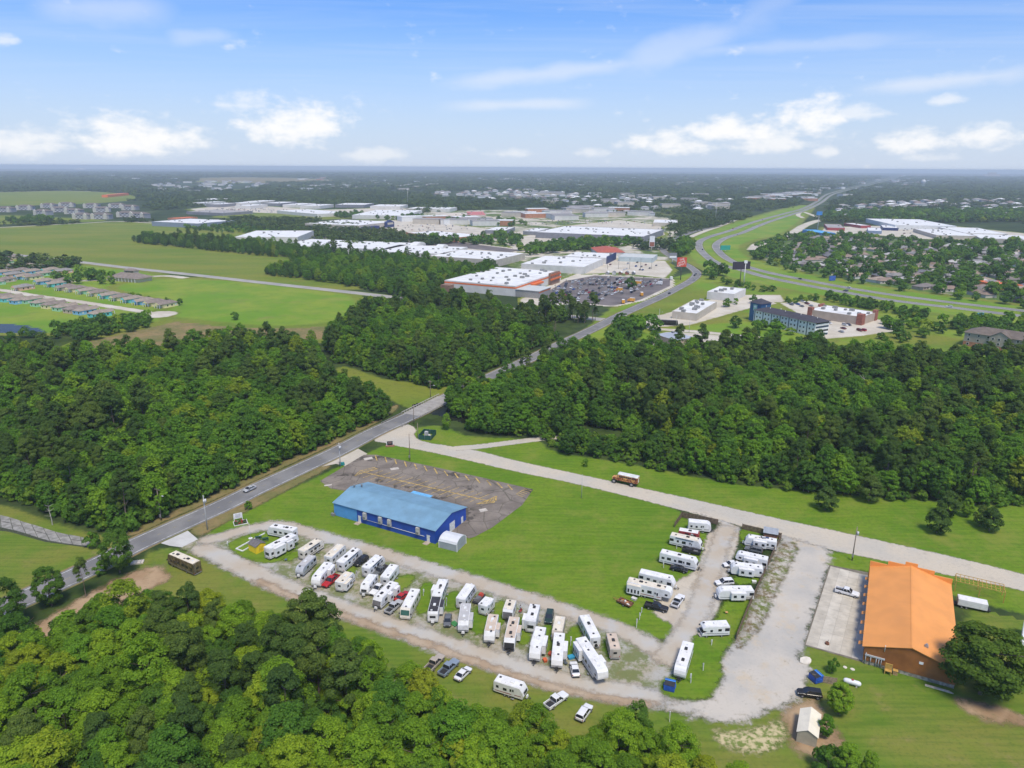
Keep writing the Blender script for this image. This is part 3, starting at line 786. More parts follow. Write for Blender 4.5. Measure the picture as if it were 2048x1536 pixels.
LEAF = {
    'broad': leaf_mat('broadleaf_foliage', [(0.0, (0.075, 0.172, 0.028)), (0.25, (0.098, 0.220, 0.030)), (0.5, (0.118, 0.260, 0.028)), (0.72, (0.155, 0.310, 0.030)), (0.9, (0.200, 0.330, 0.030)), (1.0, (0.240, 0.310, 0.032))], 0.40),
    'dark': leaf_mat('dark_broadleaf_foliage', [(0.0, (0.062, 0.138, 0.028)), (0.5, (0.088, 0.190, 0.030)), (1.0, (0.120, 0.230, 0.032))], 0.40),
    'pine': leaf_mat('pine_foliage', [(0.0, (0.062, 0.120, 0.030)), (0.5, (0.088, 0.155, 0.034)), (1.0, (0.120, 0.185, 0.038))], 0.34),
    'shrub': leaf_mat('shrub_foliage', [(0.0, (0.070, 0.160, 0.024)), (0.5, (0.110, 0.235, 0.028)), (1.0, (0.165, 0.260, 0.034))], 0.36),
    'far': leaf_mat('distant_foliage', [(0.0, (0.046, 0.086, 0.028)), (0.5, (0.074, 0.128, 0.032)), (1.0, (0.110, 0.168, 0.036))], 0.2),
    'front': leaf_mat('yellow_green_foliage', [(0.0, (0.130, 0.250, 0.026)), (0.3, (0.180, 0.325, 0.030)), (0.6, (0.225, 0.380, 0.032)), (0.85, (0.270, 0.405, 0.034)), (1.0, (0.300, 0.375, 0.032))], 0.46),  # brighter, yellower leaf colours of the foreground trees
}
BARK = pm('grey_brown_bark', (0.16, 0.125, 0.095), 0.9, 0, 0.3, 2.0, bump=0.4)
BARKP = pm('pine_bark', (0.20, 0.15, 0.115), 0.9, 0, 0.3, 2.0, bump=0.4)

def leaves(C, Rr, n, ls, r, flat=0.75, up=0.35):
    """n leaf sprays around clump centres C with radii Rr; returns verts and quads"""
    w = Rr ** 2
    k = r.choice(len(C), n, p=w / w.sum())
    d = r.normal(size=(n, 3))
    d /= np.linalg.norm(d, axis=1)[:, None]
    d[:, 2] = np.where(d[:, 2] < -0.35, -d[:, 2], d[:, 2])
    rad = Rr[k] * (0.55 + 0.5 * r.random(n) ** 0.6)
    P = C[k] + d * rad[:, None] * np.array([1, 1, flat])
    cc = C.mean(0)
    oc = P - cc
    oc /= np.linalg.norm(oc, axis=1)[:, None] + 1e-6
    nrm = d * 0.75 + oc * 0.75 + r.normal(size=(n, 3)) * 0.38 + np.array([0, 0, up])
    nrm /= np.linalg.norm(nrm, axis=1)[:, None]
    a = np.cross(nrm, r.normal(size=(n, 3)))
    a /= np.linalg.norm(a, axis=1)[:, None] + 1e-9
    b = np.cross(nrm, a)
    s = ls * (0.55 + 0.9 * r.random(n))[:, None]
    q = (0.55 + 0.35 * r.random(n))[:, None]
    V = np.stack([P - a * s, P - b * s * q, P + a * s, P + b * s * q], 1).reshape(-1, 3)
    return V

def leaf_mesh(name, V, mat, r, extra=None):
    n = len(V) // 4
    F = np.arange(n * 4).reshape(-1, 4)
    me = bpy.data.meshes.new(name)
    me.from_pydata(V.tolist(), [], F.tolist())
    a = me.attributes.new('lv', 'FLOAT', 'FACE')
    a.data.foreach_set('value', r.random(n).astype(np.float32))
    me.materials.append(mat)
    return me

def crown_broad(r, h, w, nclump, base=0.28):
    """clump centres for a broadleaf crown of height h, width w; lobed and uneven"""
    C, Q = [], []
    zc, hz = h * (base + (1 - base) / 2), h * (1 - base) / 2
    nl = 5
    lob = [(r.uniform(0, 6.283), r.uniform(0.75, 1.2)) for _ in range(nl)]
    for i in range(nclump):
        t = r.uniform(-1, 1)
        ang = r.uniform(0, 6.283)
        k = 0.78 + 0.22 * max(math.cos(ang - l[0]) * l[1] for l in lob)
        prof = math.sqrt(max(0.0, 1 - abs(t) ** 2.3)) * (0.82 + 0.18 * (t < 0.1))
        rr = (0.55 + 0.45 * r.random() ** 0.4) * prof * w / 2 * k
        C.append((rr * math.cos(ang), rr * math.sin(ang), zc + t * hz * (0.82 + 0.2 * r.random())))
        Q.append(w * r.uniform(0.10, 0.19))
    return np.array(C), np.array(Q)

def crown_pine(r, h, w, nclump):
    C, Q = [], []
    for i in range(nclump):
        t = r.random() ** 0.8
        z = h * (0.52 + 0.47 * t)
        rr = w / 2 * (1.0 - 0.72 * t ** 1.5) * (0.35 + 0.65 * r.random() ** 0.5)
        a = r.uniform(0, 6.283)
        C.append((rr * math.cos(a), rr * math.sin(a), z))
        Q.append(w * r.uniform(0.10, 0.17))
    return np.array(C), np.array(Q)

def trunk(h, r0, r, limbs, mat, lean=0.25, top=0.8, spread=0.3):
    mb = MB()
    n = 6
    pts = [Vector((lean * math.sin(k * 1.3) * k / 5, lean * math.cos(k * 1.7) * k / 5, h * top * k / 5)) for k in range(6)]
    for k in range(5):
        mb.cyl(pts[k], pts[k + 1], r0 * (1 - k / 5.6), r0 * (1 - (k + 1) / 5.6), n, cap=False)
    for i in range(limbs):
        k = r.integers(2, 5)
        a = r.uniform(0, 6.283)
        L = h * spread * r.uniform(0.6, 1.1)
        p = pts[k]
        mb.cyl(p, p + Vector((L * math.cos(a), L * math.sin(a), L * r.uniform(0.4, 0.9))), r0 * 0.38, r0 * 0.10, 5, cap=False)
    return mb.mesh('trunk', mat)

# near prototypes: (crown mesh, trunk mesh, height, width)
PROTO = {'broad': [], 'dark': [], 'pine': [], 'shrub': []}
LOWP = {'broad': [], 'dark': [], 'pine': [], 'shrub': []}
for kind, n in (('broad', 6), ('dark', 3), ('pine', 4), ('shrub', 3)):
    for i in range(n):
        r = np.random.default_rng(100 + i * 17 + len(kind))
        if kind == 'pine':
            h, w = 17 + i, 6.6 + 0.5 * i
            C, Q = crown_pine(r, h, w, 46)
            nl, ls, up = 9500, 0.165, 0.4
            tm = trunk(h, 0.24, r, 7, BARKP, 0.3, 0.95, 0.14)
        elif kind == 'shrub':
            h, w = 3.6, 4.4
            C, Q = crown_broad(r, h, w, 22, 0.05)
            nl, ls, up = 1800, 0.20, 0.35
            tm = trunk(h, 0.08, r, 4, BARK, 0.1, 0.7)
        else:
            h, w = 11.5 + 0.9 * i, 7.4 + 0.45 * i
            C, Q = crown_broad(r, h, w, 104, 0.10)
            Q = Q * 0.72
            nl, ls, up = 14000, 0.165, 0.35
            tm = trunk(h, 0.22, r, 6, BARK, 0.35, 0.8)
        V = leaves(C, Q, nl, ls, r, 0.8, up)
        PROTO[kind].append((leaf_mesh(kind + '_crown', V, LEAF[kind], r), tm, h, w))
        # the same tree with fewer, larger sprays for the woods farther off
        V2 = leaves(C, Q * 1.06, nl // 4, ls * 1.9, r, 0.8, up)
        me = leaf_mesh(kind + '_far_crown', V2, LEAF[kind], r)
        bm = bmesh.new()
        bm.from_mesh(me)
        lvl = bm.faces.layers.float.get('lv')
        nf = len(bm.faces)
        bm.from_mesh(tm)
        bm.faces.ensure_lookup_table()
        for f in bm.faces[nf:]:
            f.material_index = 1
        me.materials.append(tm.materials[0])
        bm.to_mesh(me)
        bm.free()
        LOWP[kind].append((me, h, w))
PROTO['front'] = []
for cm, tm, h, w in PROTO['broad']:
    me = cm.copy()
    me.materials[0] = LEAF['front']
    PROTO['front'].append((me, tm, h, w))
# groves for the far country: a few dozen square metres of canopy in one mesh
GROVE = []
for i in range(4):
    r = np.random.default_rng(900 + i)
    C, Q = [], []
    for k in range(9):
        cx_, cy_ = r.uniform(-16, 16, 2)
        hh, ww = r.uniform(10, 17), r.uniform(8, 12)
        c, q = crown_broad(r, hh, ww, 12, 0.12)
        C.append(c + np.array([cx_, cy_, 0]))
        Q.append(q * 1.5)
    V = leaves(np.vstack(C), np.concatenate(Q), 620, 1.5, r, 0.85, 0.4)
    GROVE.append((leaf_mesh('grove', V, LEAF['far'], r), 15, 32))
TREEP = []
for i in range(3):
    r = np.random.default_rng(950 + i)
    C, Q = crown_broad(r, 11, 10, 26, 0.12)
    V = leaves(C, Q * 1.3, 340, 1.0, r, 0.85, 0.4)
    TREEP.append((leaf_mesh('yard_tree', V, LEAF['dark' if i else 'broad'], r), 11, 10))

def proto_collection(name, meshes):
    c = bpy.data.collections.new(name)
    for i, me in enumerate(meshes):
        o = bpy.data.objects.new('%s_%02d' % (name, i), me)
        c.objects.link(o)
    return c

def scatter_group(name, c):
    g = bpy.data.node_groups.new(name, 'GeometryNodeTree')
    g.interface.new_socket('Geometry', in_out='INPUT', socket_type='NodeSocketGeometry')
    g.interface.new_socket('Geometry', in_out='OUTPUT', socket_type='NodeSocketGeometry')
    gi = g.nodes.new('NodeGroupInput')
    go = g.nodes.new('NodeGroupOutput')
    ci = g.nodes.new('GeometryNodeCollectionInfo')
    ci.inputs['Collection'].default_value = c
    ci.inputs['Separate Children'].default_value = True
    ci.inputs['Reset Children'].default_value = True
    ip = g.nodes.new('GeometryNodeInstanceOnPoints')
    ip.inputs['Pick Instance'].default_value = True
    def attr(nm, typ):
        n = g.nodes.new('GeometryNodeInputNamedAttribute')
        n.data_type = typ
        n.inputs['Name'].default_value = nm
        return n.outputs['Attribute']
    g.links.new(gi.outputs[0], ip.inputs['Points'])
    g.links.new(ci.outputs[0], ip.inputs['Instance'])
    g.links.new(attr('pick', 'INT'), ip.inputs['Instance Index'])
    e2r = g.nodes.new('FunctionNodeEulerToRotation')
    g.links.new(attr('rot', 'FLOAT_VECTOR'), e2r.inputs[0])
    g.links.new(e2r.outputs[0], ip.inputs['Rotation'])
    g.links.new(attr('scl', 'FLOAT_VECTOR'), ip.inputs['Scale'])
    g.links.new(ip.outputs[0], go.inputs[0])
    return g

def scatter(name, pts, pick, scl, group, label, rz=None):
    n = len(pts)
    me = bpy.data.meshes.new(name)
    me.from_pydata(np.column_stack([pts, np.zeros(n)]).tolist(), [], [])
    a = me.attributes.new('pick', 'INT', 'POINT')
    a.data.foreach_set('value', np.asarray(pick, np.int32))
    a = me.attributes.new('rot', 'FLOAT_VECTOR', 'POINT')
    rot = np.zeros((n, 3), np.float32)
    rot[:, 2] = rng.uniform(0, 6.283, n) if rz is None else rz
    a.data.foreach_set('vector', rot.ravel())
    a = me.attributes.new('scl', 'FLOAT_VECTOR', 'POINT')
    a.data.foreach_set('vector', np.asarray(scl, np.float32).ravel())
    o = link(name, me)
    md = o.modifiers.new('scatter', 'NODES')
    md.node_group = group
    struct(o, 'stuff', label)
    return o

KN = ['broad', 'dark', 'pine', 'shrub']
low_list = [(k, m) for k in KN for m in LOWP[k]]
LOWG = scatter_group('wood_scatter', proto_collection('wood_tree', [m[0] for k, m in low_list]))
low_idx = {k: [i for i, (kk, m) in enumerate(low_list) if kk == k] for k in KN}
FARG = scatter_group('far_scatter', proto_collection('far_grove', [m[0] for m in GROVE]))
YARDG = scatter_group('yard_scatter', proto_collection('yard_tree', [m[0] for m in TREEP]))

def poisson(P, d, seed, keep=None):
    """jittered hexagonal points inside plan polygon P"""
    r = np.random.default_rng(seed)
    lo, hi = P.min(0), P.max(0)
    gx, gy = np.meshgrid(np.arange(lo[0], hi[0], d), np.arange(lo[1], hi[1], d * .87), indexing='ij')
    gx = gx + (np.arange(gx.shape[1]) % 2)[None, :] * d / 2
    X = np.stack([gx.ravel(), gy.ravel()], 1) + r.uniform(-.42, .42, (gx.size, 2)) * d
    return X[inside(P, X)]

def in_view(X, pad=140, zt=12):
    """keep points whose tree could show in the picture"""
    c, s = math.cos(PITCH), math.sin(PITCH)
    ok = np.zeros(len(X), bool)
    for z in (0, zt):
        dz_ = z - CAMH
        fwd = X[:, 1] * c - dz_ * s
        up = X[:, 1] * s + dz_ * c
        px = 1024 + FPX * X[:, 0] / np.maximum(fwd, 1)
        py = 768 - FPX * up / np.maximum(fwd, 1)
        ok |= (fwd > 5) & (px > -pad) & (px < 2048 + pad) & (py > 300) & (py < 1536 + pad)
    return ok

road_clear = lambda X, d: segdist(ROAD, X, False) > d

# plan outlines of the woods (bases of the trunks)
WOODS = {
    'wood_left': ([(-260, 740), (0, 722), (150, 735), (240, 722), (340, 722), (470, 700), (630, 702), (652, 750), (688, 796), (768, 826), (786, 834), (690, 876), (560, 930), (440, 986), (330, 1035), (255, 1066), (190, 1062), (90, 1022), (0, 996), (-300, 960)], 5.0, (0.56, 0.24, 0.20, 0.0)),
    'wood_creek': ([(668, 728), (650, 690), (690, 655), (730, 630), (800, 622), (900, 620), (1000, 632), (1060, 660), (1120, 680), (1070, 704), (985, 744), (890, 785), (850, 772), (800, 762), (740, 745), (690, 725)], 5.0, (0.52, 0.28, 0.20, 0.0)),
    'wood_right': ([(979, 795), (1043, 766), (1134, 720), (1208, 711), (1330, 720), (1480, 715), (1620, 712), (1760, 735), (1900, 742), (2048, 730), (2280, 740), (2300, 1010), (2048, 1002), (1900, 988), (1750, 984), (1640, 976), (1560, 968), (1440, 950), (1380, 905), (1240, 862), (1110, 845), (1000, 842), (910, 836), (895, 812)], 5.0, (0.48, 0.30, 0.22, 0.0)),
    'brush_right': ([(930, 862), (960, 840), (1090, 855), (1230, 880), (1380, 915), (1460, 955), (1440, 966), (1330, 945), (1220, 925), (1120, 905), (1085, 882)], 4.0, (0.30, 0.10, 0.0, 0.60)),
    'wood_front': ([(-260, 1345), (-60, 1330), (60, 1320), (160, 1290), (220, 1262), (330, 1250), (450, 1272), (560, 1300), (680, 1320), (760, 1385), (850, 1440), (900, 1470), (990, 1502), (1100, 1518), (1170, 1534), (1220, 1508), (1300, 1530), (1400, 1585), (1470, 1610), (1500, 1660), (700, 1720), (-300, 1720)], 4.6, (0.80, 0.10, 0.10, 0.0)),
    'brush_edge': ([(1420, 962), (1560, 982), (1700, 994), (1850, 1006), (2140, 1022), (2140, 1000), (1850, 984), (1560, 960), (1430, 942)], 3.6, (0.22, 0.08, 0.0, 0.70)),
    'scrub_wood': ([(520, 548), (620, 535), (700, 528), (800, 530), (900, 545), (1000, 555), (880, 580), (850, 600), (780, 590), (650, 565), (560, 555)], 7.0, (0.55, 0.25, 0.0, 0.20)),
    'tree_line': ([(268, 481), (300, 478), (420, 484), (540, 494), (640, 508), (760, 520), (880, 532), (1000, 545), (1000, 552), (880, 540), (700, 528), (520, 512), (400, 500), (268, 487)], 8.5, (0.30, 0.60, 0.10, 0.0)),
    'store_trees': ([(1030, 640), (1060, 628), (1130, 632), (1215, 642), (1200, 650), (1120, 646), (1060, 642)], 6.0, (0.25, 0.35, 0.40, 0.0)),
}
singles = []      # (x, y, kind, scale, wood)
for wi, (wn, (px, d, mix)) in enumerate(WOODS.items()):
    P = W2(px)
    X = poisson(P, d, 40 + wi)
    X = X[in_view(X) & road_clear(X, 8.5)]
    r = np.random.default_rng(70 + wi)
    # species gather in drifts
    drift = np.sin(X[:, 0] * 0.045 + wi) * np.cos(X[:, 1] * 0.038 + 2 * wi) * 0.22
    u = np.clip(r.random(len(X)) * 0.8 + 0.1 + drift, 0, 0.999)
    cum = np.cumsum(mix)
    kk = np.searchsorted(cum, u * cum[-1])
    ed = segdist(P, X)
    sc = r.triangular(0.58, 0.86, 1.28, len(X)) * np.where(ed < 7, 0.82, 1.0)
    for j in range(len(X)):
        kd = KN[kk[j]]
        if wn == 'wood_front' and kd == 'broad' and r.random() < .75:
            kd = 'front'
        singles.append((X[j, 0], X[j, 1], kd, sc[j], wn))

# the foreground wood and the nearest edge trees stand as single trees; the rest of each wood is one mass
dist = np.array([math.hypot(s[0], s[1]) for s in singles])
order = np.argsort(dist)
single_set = set()
cnt = {'tree': 0, 'pine': 0, 'shrub': 0}
fam = {'front': 'tree', 'broad': 'tree', 'dark': 'tree', 'pine': 'pine', 'shrub': 'shrub'}
for i in order:
    f = fam[singles[i][2]]
    if cnt[f] < (270 if f == 'tree' else 120 if f == 'pine' else 60) and (dist[i] < 330):
        single_set.add(int(i))
        cnt[f] += 1
WHERE = {'wood_left': 'in the wood left of the grey road', 'wood_creek': 'in the wood beyond the creek bridge', 'wood_right': 'in the wood behind the right lawn', 'brush_right': 'in the brush along the gravel spur',
         'wood_front': 'in the foreground wood', 'brush_edge': 'in the brush behind the right lawn', 'scrub_wood': 'in the scrub beyond the green field', 'tree_line': 'in the dark row beyond the field', 'store_trees': 'by the big store'}
LOOK = {'broad': ('broadleaf_tree', 'leafy tree', 'tree'), 'dark': ('broadleaf_tree', 'dark leafy tree', 'tree'), 'pine': ('pine_tree', 'tall dark pine', 'pine tree'), 'shrub': ('shrub', 'low leafy shrub', 'shrub'), 'front': ('broadleaf_tree', 'bright leafy tree', 'tree')}

def plant(x, y, kind, sc, label=None, group=None, pi=None, wide=1.0, name=None):
    i = int(rng.integers(len(PROTO[kind]))) if pi is None else pi
    cm, tm, h, w = PROTO[kind][i]
    nm, lk, cat = LOOK[kind]
    root = empty(name or nm, (x, y, 0), rng.uniform(0, 6.283))
    root.scale = (sc * wide, sc * wide, sc)
    link('crown', cm, root)
    link('trunk', tm, root)
    tag(root, label or lk, cat, group)
    return root

bulk = {}
for i, (x, y, k, sc, wn) in enumerate(singles):
    if i in single_set:
        size = 'tall ' if sc > 1.0 else ('young ' if sc < .80 else '')
        ca = x / max(y, 1)
        side = 'toward its left end' if ca < -.38 else 'left of its middle' if ca < -.16 else 'about its middle' if ca < .06 else 'right of its middle' if ca < .3 else 'toward its right end'
        if wn == 'wood_front':
            side += ', near the bottom edge' if y < 128 else (', along its far edge' if y > 156 else '')
        lb = size + LOOK[k][1].replace('tall ', '') + ' ' + WHERE[wn] + ', ' + side
        plant(x, y, k, sc, lb, lb)
    else:
        bulk.setdefault(wn, []).append((x, y, 'broad' if k == 'front' else k, sc))
for wn, L in bulk.items():
    r = np.random.default_rng(3)
    scatter('woodland', np.array([(a, b) for a, b, _, _ in L]), [r.choice(low_idx[k]) for _, _, k, _ in L],
            [(s * r.uniform(.9, 1.12), s * r.uniform(.9, 1.12), s * r.uniform(.88, 1.1)) for _, _, _, s in L], LOWG, 'mass of trees ' + WHERE[wn])

# undergrowth that closes the gaps between the trunks
for wi, wn in enumerate(('wood_left', 'wood_creek', 'wood_right', 'wood_front')):
    X = poisson(W2(WOODS[wn][0]), 3.4, 140 + wi)
    X = X[in_view(X, 60, 6) & road_clear(X, 8.0)]
    r = np.random.default_rng(150 + wi)
    s_ = r.uniform(.7, 1.35, len(X))
    scatter('undergrowth', X, r.choice(low_idx['shrub'], len(X)), np.stack([s_, s_, s_ * r.uniform(.9, 1.5, len(X))], 1), LOWG, 'leafy undergrowth ' + WHERE[wn])
# ================================================================== VEHICLES
def bevel_mesh(mb, off, name, mat, seg=1, ang=0.5):
    me = mb.mesh(name, mat)
    bm = bmesh.new()
    bm.from_mesh(me)
    es = [e for e in bm.edges if len(e.link_faces) == 2 and e.calc_face_angle(0) > ang]
    bmesh.ops.bevel(bm, geom=es, offset=off, segments=seg, profile=0.6, affect='EDGES', clamp_overlap=True)
    bm.to_mesh(me)
    bm.free()
    return me

GLASS = pm('dark_window_glass', (0.020, 0.023, 0.028), 0.12, 0, 0.2, 0.5, spec=0.6)
TYRE = pm('black_rubber', (0.022, 0.022, 0.022), 0.85, 0, 0.2, 3)
RIM = pm('grey_rim', (0.38, 0.38, 0.39), 0.4, 0.5, 0.1, 3)
CHROME = pm('bare_metal', (0.42, 0.42, 0.42), 0.4, 0.6, 0.15, 2)
BLACKP = pm('black_plastic', (0.03, 0.03, 0.032), 0.6, 0, 0.2, 2)
RED_L = pm('red_lamp', (0.35, 0.02, 0.02), 0.3, 0, 0.1, 3)
WHITE_L = pm('clear_lamp', (0.7, 0.7, 0.68), 0.2, 0, 0.1, 3)
WHITE = pm('white_gelcoat', (0.72, 0.72, 0.71), 0.38, 0, 0.05, 0.8, dirt=0.34)
OFFW = pm('cream_gelcoat', (0.70, 0.66, 0.58), 0.42, 0, 0.06, 0.6, dirt=0.22)
GREYW = pm('silver_grey_panels', (0.44, 0.46, 0.49), 0.42, 0, 0.06, 0.6, dirt=0.2)
TANW = pm('tan_panels', (0.46, 0.41, 0.35), 0.5, 0, 0.08, 0.6, dirt=0.2)
CAMO = pm('brown_olive_mottled_paint', (0.135, 0.105, 0.05), 0.4, 0, 0.55, 0.9)
R_WHITE = pm('white_roof_membrane', (0.72, 0.71, 0.69), 0.8, 0, 0.06, 0.8, dirt=0.5)
R_CREAM = pm('cream_roof_membrane', (0.68, 0.61, 0.49), 0.8, 0, 0.08, 0.8, dirt=0.45)
R_TAN = pm('tan_roof_membrane', (0.58, 0.47, 0.37), 0.8, 0, 0.08, 0.5, dirt=0.3)
R_GREY = pm('grey_roof_membrane', (0.47, 0.46, 0.45), 0.8, 0, 0.08, 0.5, dirt=0.3)
R_BLACK = pm('black_roof_coating', (0.045, 0.042, 0.048), 0.8, 0, 0.2, 0.5)
GREY_CAP = pm('dark_grey_front_cap', (0.15, 0.145, 0.15), 0.4, 0, 0.12, 0.8)
DECALS = [pm('grey_decal', (0.20, 0.20, 0.22), 0.4), pm('blue_decal', (0.08, 0.13, 0.24), 0.4), pm('tan_decal', (0.30, 0.24, 0.18), 0.4), pm('red_decal', (0.28, 0.05, 0.05), 0.4), pm('black_decal', (0.04, 0.04, 0.045), 0.4)]

WHEEL_ME = None
def wheel_meshes():
    t = MB().cyl((0, -.11, 0), (0, .11, 0), .36, n=14).mesh('tyre', TYRE)
    rr = MB().cyl((0, -.12, 0), (0, .12, 0), .20, n=10).mesh('rim', RIM)
    return t, rr
TY_ME, RIM_ME = wheel_meshes()
def wheel(root, x, y, z=.36, s=1.0, sub=True):
    w = link('wheel', TY_ME, root)
    w.location = (x, y, z * s)
    w.scale = (s, s, s)
    if sub:
        link('rim', RIM_ME, w)
    return w

AC_W = bevel_mesh(MB().box(-.5, .5, -.36, .36, 0, .26, ins=.08), .05, 'air_conditioner', pm('white_shroud', (.72, .72, .70), .5, 0, .06, 1, dirt=.25))
AC_B = bevel_mesh(MB().box(-.5, .5, -.36, .36, 0, .26, ins=.08), .05, 'air_conditioner', BLACKP)
VENT_B = MB().box(-.24, .24, -.24, .24, 0, .10, ins=.03).mesh('roof_vent', pm('smoked_vent_lid', (.05, .05, .055), .3))
VENT_W = MB().box(-.24, .24, -.24, .24, 0, .10, ins=.03).mesh('roof_vent', pm('white_vent_lid', (.66, .66, .64), .5))
PIPE = MB().cyl((0, 0, 0), (0, 0, .15), .05, n=6).mesh('vent_pipe', pm('pale_plastic', (.55, .55, .53), .6))

RV_N = [0]
def rv(f, b, label, style='box', wall=WHITE, roof=R_WHITE, h=3.25, w=2.5, slides=(), acs=1, ac='w', cap=None, decal=0, awn=None, name='travel_trailer', cat='camper', grp='campers in the trailer park', spare=False, rearwin=False, bigwin=False, roofstuff=False, windows=True):
    """f, b: photo pixels of the roof's front and rear ends"""
    seed = RV_N[0]
    RV_N[0] += 1
    r = np.random.default_rng(500 + seed)
    pf, pb = at(*f, h), at(*b, h)
    L = (pf - pb).length
    c = (pf + pb) / 2
    root = empty(name, (c.x, c.y, 0), math.atan2(pf.y - pb.y, pf.x - pb.x))
    X, Yh = L / 2, w / 2
    z0 = .62 if style != 'classA' else .42
    bulge = {'box': [(X - .06, z0), (X, z0 + .5), (X - .12, h - .55), (X - .45, h - .02)],
             'slant': [(X - .25, z0), (X, z0 + .75), (X - .32, h - .9), (X - .95, h - .02)],
             'round': [(X - .35, z0), (X - .04, z0 + .55), (X, z0 + 1.1), (X - .18, h - .75), (X - .55, h - .3), (X - 1.15, h - .02)],
             'fifth': [(X - 2.5, z0), (X - 2.42, 1.55), (X - .35, 1.62), (X - .03, 1.9), (X, 2.3), (X - .22, h - .35), (X - .75, h + .02), (X - 1.6, h + .06)],
             'classA': [(X - .12, z0), (X, z0 + .55), (X - .06, 1.5), (X - .42, h - .45), (X - .8, h - .02)],
             'classC': [(X - .05, z0), (X, 1.2), (X - 1.1, 1.45), (X - 1.2, 1.75), (X - .25, 2.0), (X - .2, h - .5), (X - .7, h - .05)]}[style]
    prof = [(-X, z0 + .1), (-X + .15, z0)] + bulge + [(-X + .12, h), (-X, h - .2)]
    body = link('body', bevel_mesh(MB().prism(prof, -Yh, Yh), .07, 'body', wall, 2), root)
    x1 = bulge[-1][0]
    sl = 0.0
    roof_o = MB().box(-X + .16, x1 - .05, -Yh + .13, Yh - .13, h + .005, h + .035).build('roof', roof, root)
    if style == 'fifth':
        roof_o.location.z = .03
    zr = h + .035 + (.03 if style == 'fifth' else 0)
    # roof gear
    n_ac = acs
    for k in range(n_ac):
        o = link('air_conditioner', AC_W if ac == 'w' else AC_B, root)
        o.location = (-X + L * ((.52,) if n_ac == 1 else (.30, .72))[k] + r.uniform(-.3, .3), r.uniform(-.05, .05), zr)
    for k in range(2 if L < 7.5 else 3):
        o = link('roof_vent', VENT_B if r.random() < .6 else VENT_W, root)
        o.location = (-X + L * ((.15, .85, .40)[k]) + r.uniform(-.2, .2), r.uniform(-.55, .55), zr)
    for k in range(2):
        o = link('vent_pipe', PIPE, root)
        o.location = (r.uniform(-X * .7, X * .6), r.choice([-.8, .8]), zr)
    if roofstuff:
        for k in range(4):
            MB().box(-.45, .45, -.3, .3, zr, zr + .25 + .1 * (k % 2), o=(-X * .4 + k * .95, (-.4, .3, -.1, .45)[k], 0), rz=.3 * k).build('roof_load', (pm('blue_tarp', (.06, .09, .18), .6), CHROME, BLACKP, OFFW)[k], root)
    # slide-outs with their windows
    occupied = {1: [], -1: []}
    for (sd, a, e) in slides:
        xa, xb = -X + a * L, -X + e * L
        y0, y1 = (Yh - .02, Yh + .85) if sd > 0 else (-Yh - .85, -Yh + .02)
        s_ = link('slide_out', bevel_mesh(MB().box(xa, xb, y0, y1, z0 + .22, h - .32), .04, 'slide_out', wall), root)
        yo = y1 if sd > 0 else y0
        nw = max(1, int((xb - xa) / 1.4)) if not bigwin else max(2, int((xb - xa) / .75))
        for k in range(nw):
            xc = xa + (xb - xa) * (k + .5) / nw
            hw = .38 if not bigwin else .22
            MB().box(xc - hw, xc + hw, yo - .02 * (sd < 0) , yo + .02 * (sd > 0) + (.0 if sd > 0 else .0), 1.55 if not bigwin else 1.25, 2.25).build('window', GLASS, s_)
        MB().box(xa - .03, xb + .03, min(y0, y1) - .03, max(y0, y1) + .0, h - .318, h - .27).build('slide_roof', roof, s_)
        occupied[sd].append((xa - .2, xb + .2))
    # windows along both sides
    for sd in (1, -1):
        y = sd * Yh
        top = x1 - (2.0 if style == 'fifth' else .6)
        xs = np.arange(-X + .8, top, 1.75)
        for k, xc in enumerate(xs):
            xc += r.uniform(-.25, .25)
            if any(q0 < xc < q1 for q0, q1 in occupied[sd]) or not windows:
                continue
            hw, zz = r.choice([.30, .42, .55]), r.choice([1.55, 1.7])
            MB().box(xc - hw, xc + hw, y - .015, y + .015, zz, zz + (.62 if hw < .5 else .8)).build('window', GLASS, root)
        if style == 'fifth':
            MB().box(X - 1.6, X - .9, y - .015, y + .015, 2.1, 2.6).build('window', GLASS, root)
        # decal sweep
        dm = DECALS[(decal + seed) % len(DECALS)] if decal >= 0 else None
        if dm:
            xe = X - (2.6 if style == 'fifth' else .5)
            yy = y + sd * .012
            z_ = z0 + .32
            m_ = MB().poly([(-X + .3, yy, z_), (xe * .1, yy, z_ + .06), (xe, yy, z_ + .26), (xe, yy, z_ + .40), (xe * .1, yy, z_ + .26), (-X + .3, yy, z_ + .15)][::-sd])
            m_.build('decal', dm, root)
    # door on the kerb side
    for xd in (X * .30, -X * .1, X * .62, -X * .5):
        if not any(q0 < xd < q1 for q0, q1 in occupied[-1]):
            d_ = MB().box(xd - .34, xd + .34, -Yh - .03, -Yh + .01, z0 + .15, z0 + 2.05).build('door', pm('door_skin', (.62, .62, .61), .45, 0, .05), root)
            MB().box(xd - .18, xd + .18, -Yh - .042, -Yh - .03, z0 + 1.25, z0 + 1.75).build('door_window', GLASS, d_)
            MB().box(xd - .35, xd + .35, -Yh - .45, -Yh - .06, z0 - .28, z0 - .23).build('step', CHROME, root)
            break
    # awning roll along the kerb side
    if awn:
        MB().cyl((-X * .62, -Yh - .10, h - .22), (X * .5, -Yh - .10, h - .22), .09, n=8).build('awning', pm(awn + '_awning', {'black': (.03, .03, .032), 'white': (.7, .7, .68), 'grey': (.25, .25, .26)}[awn], .7), root)
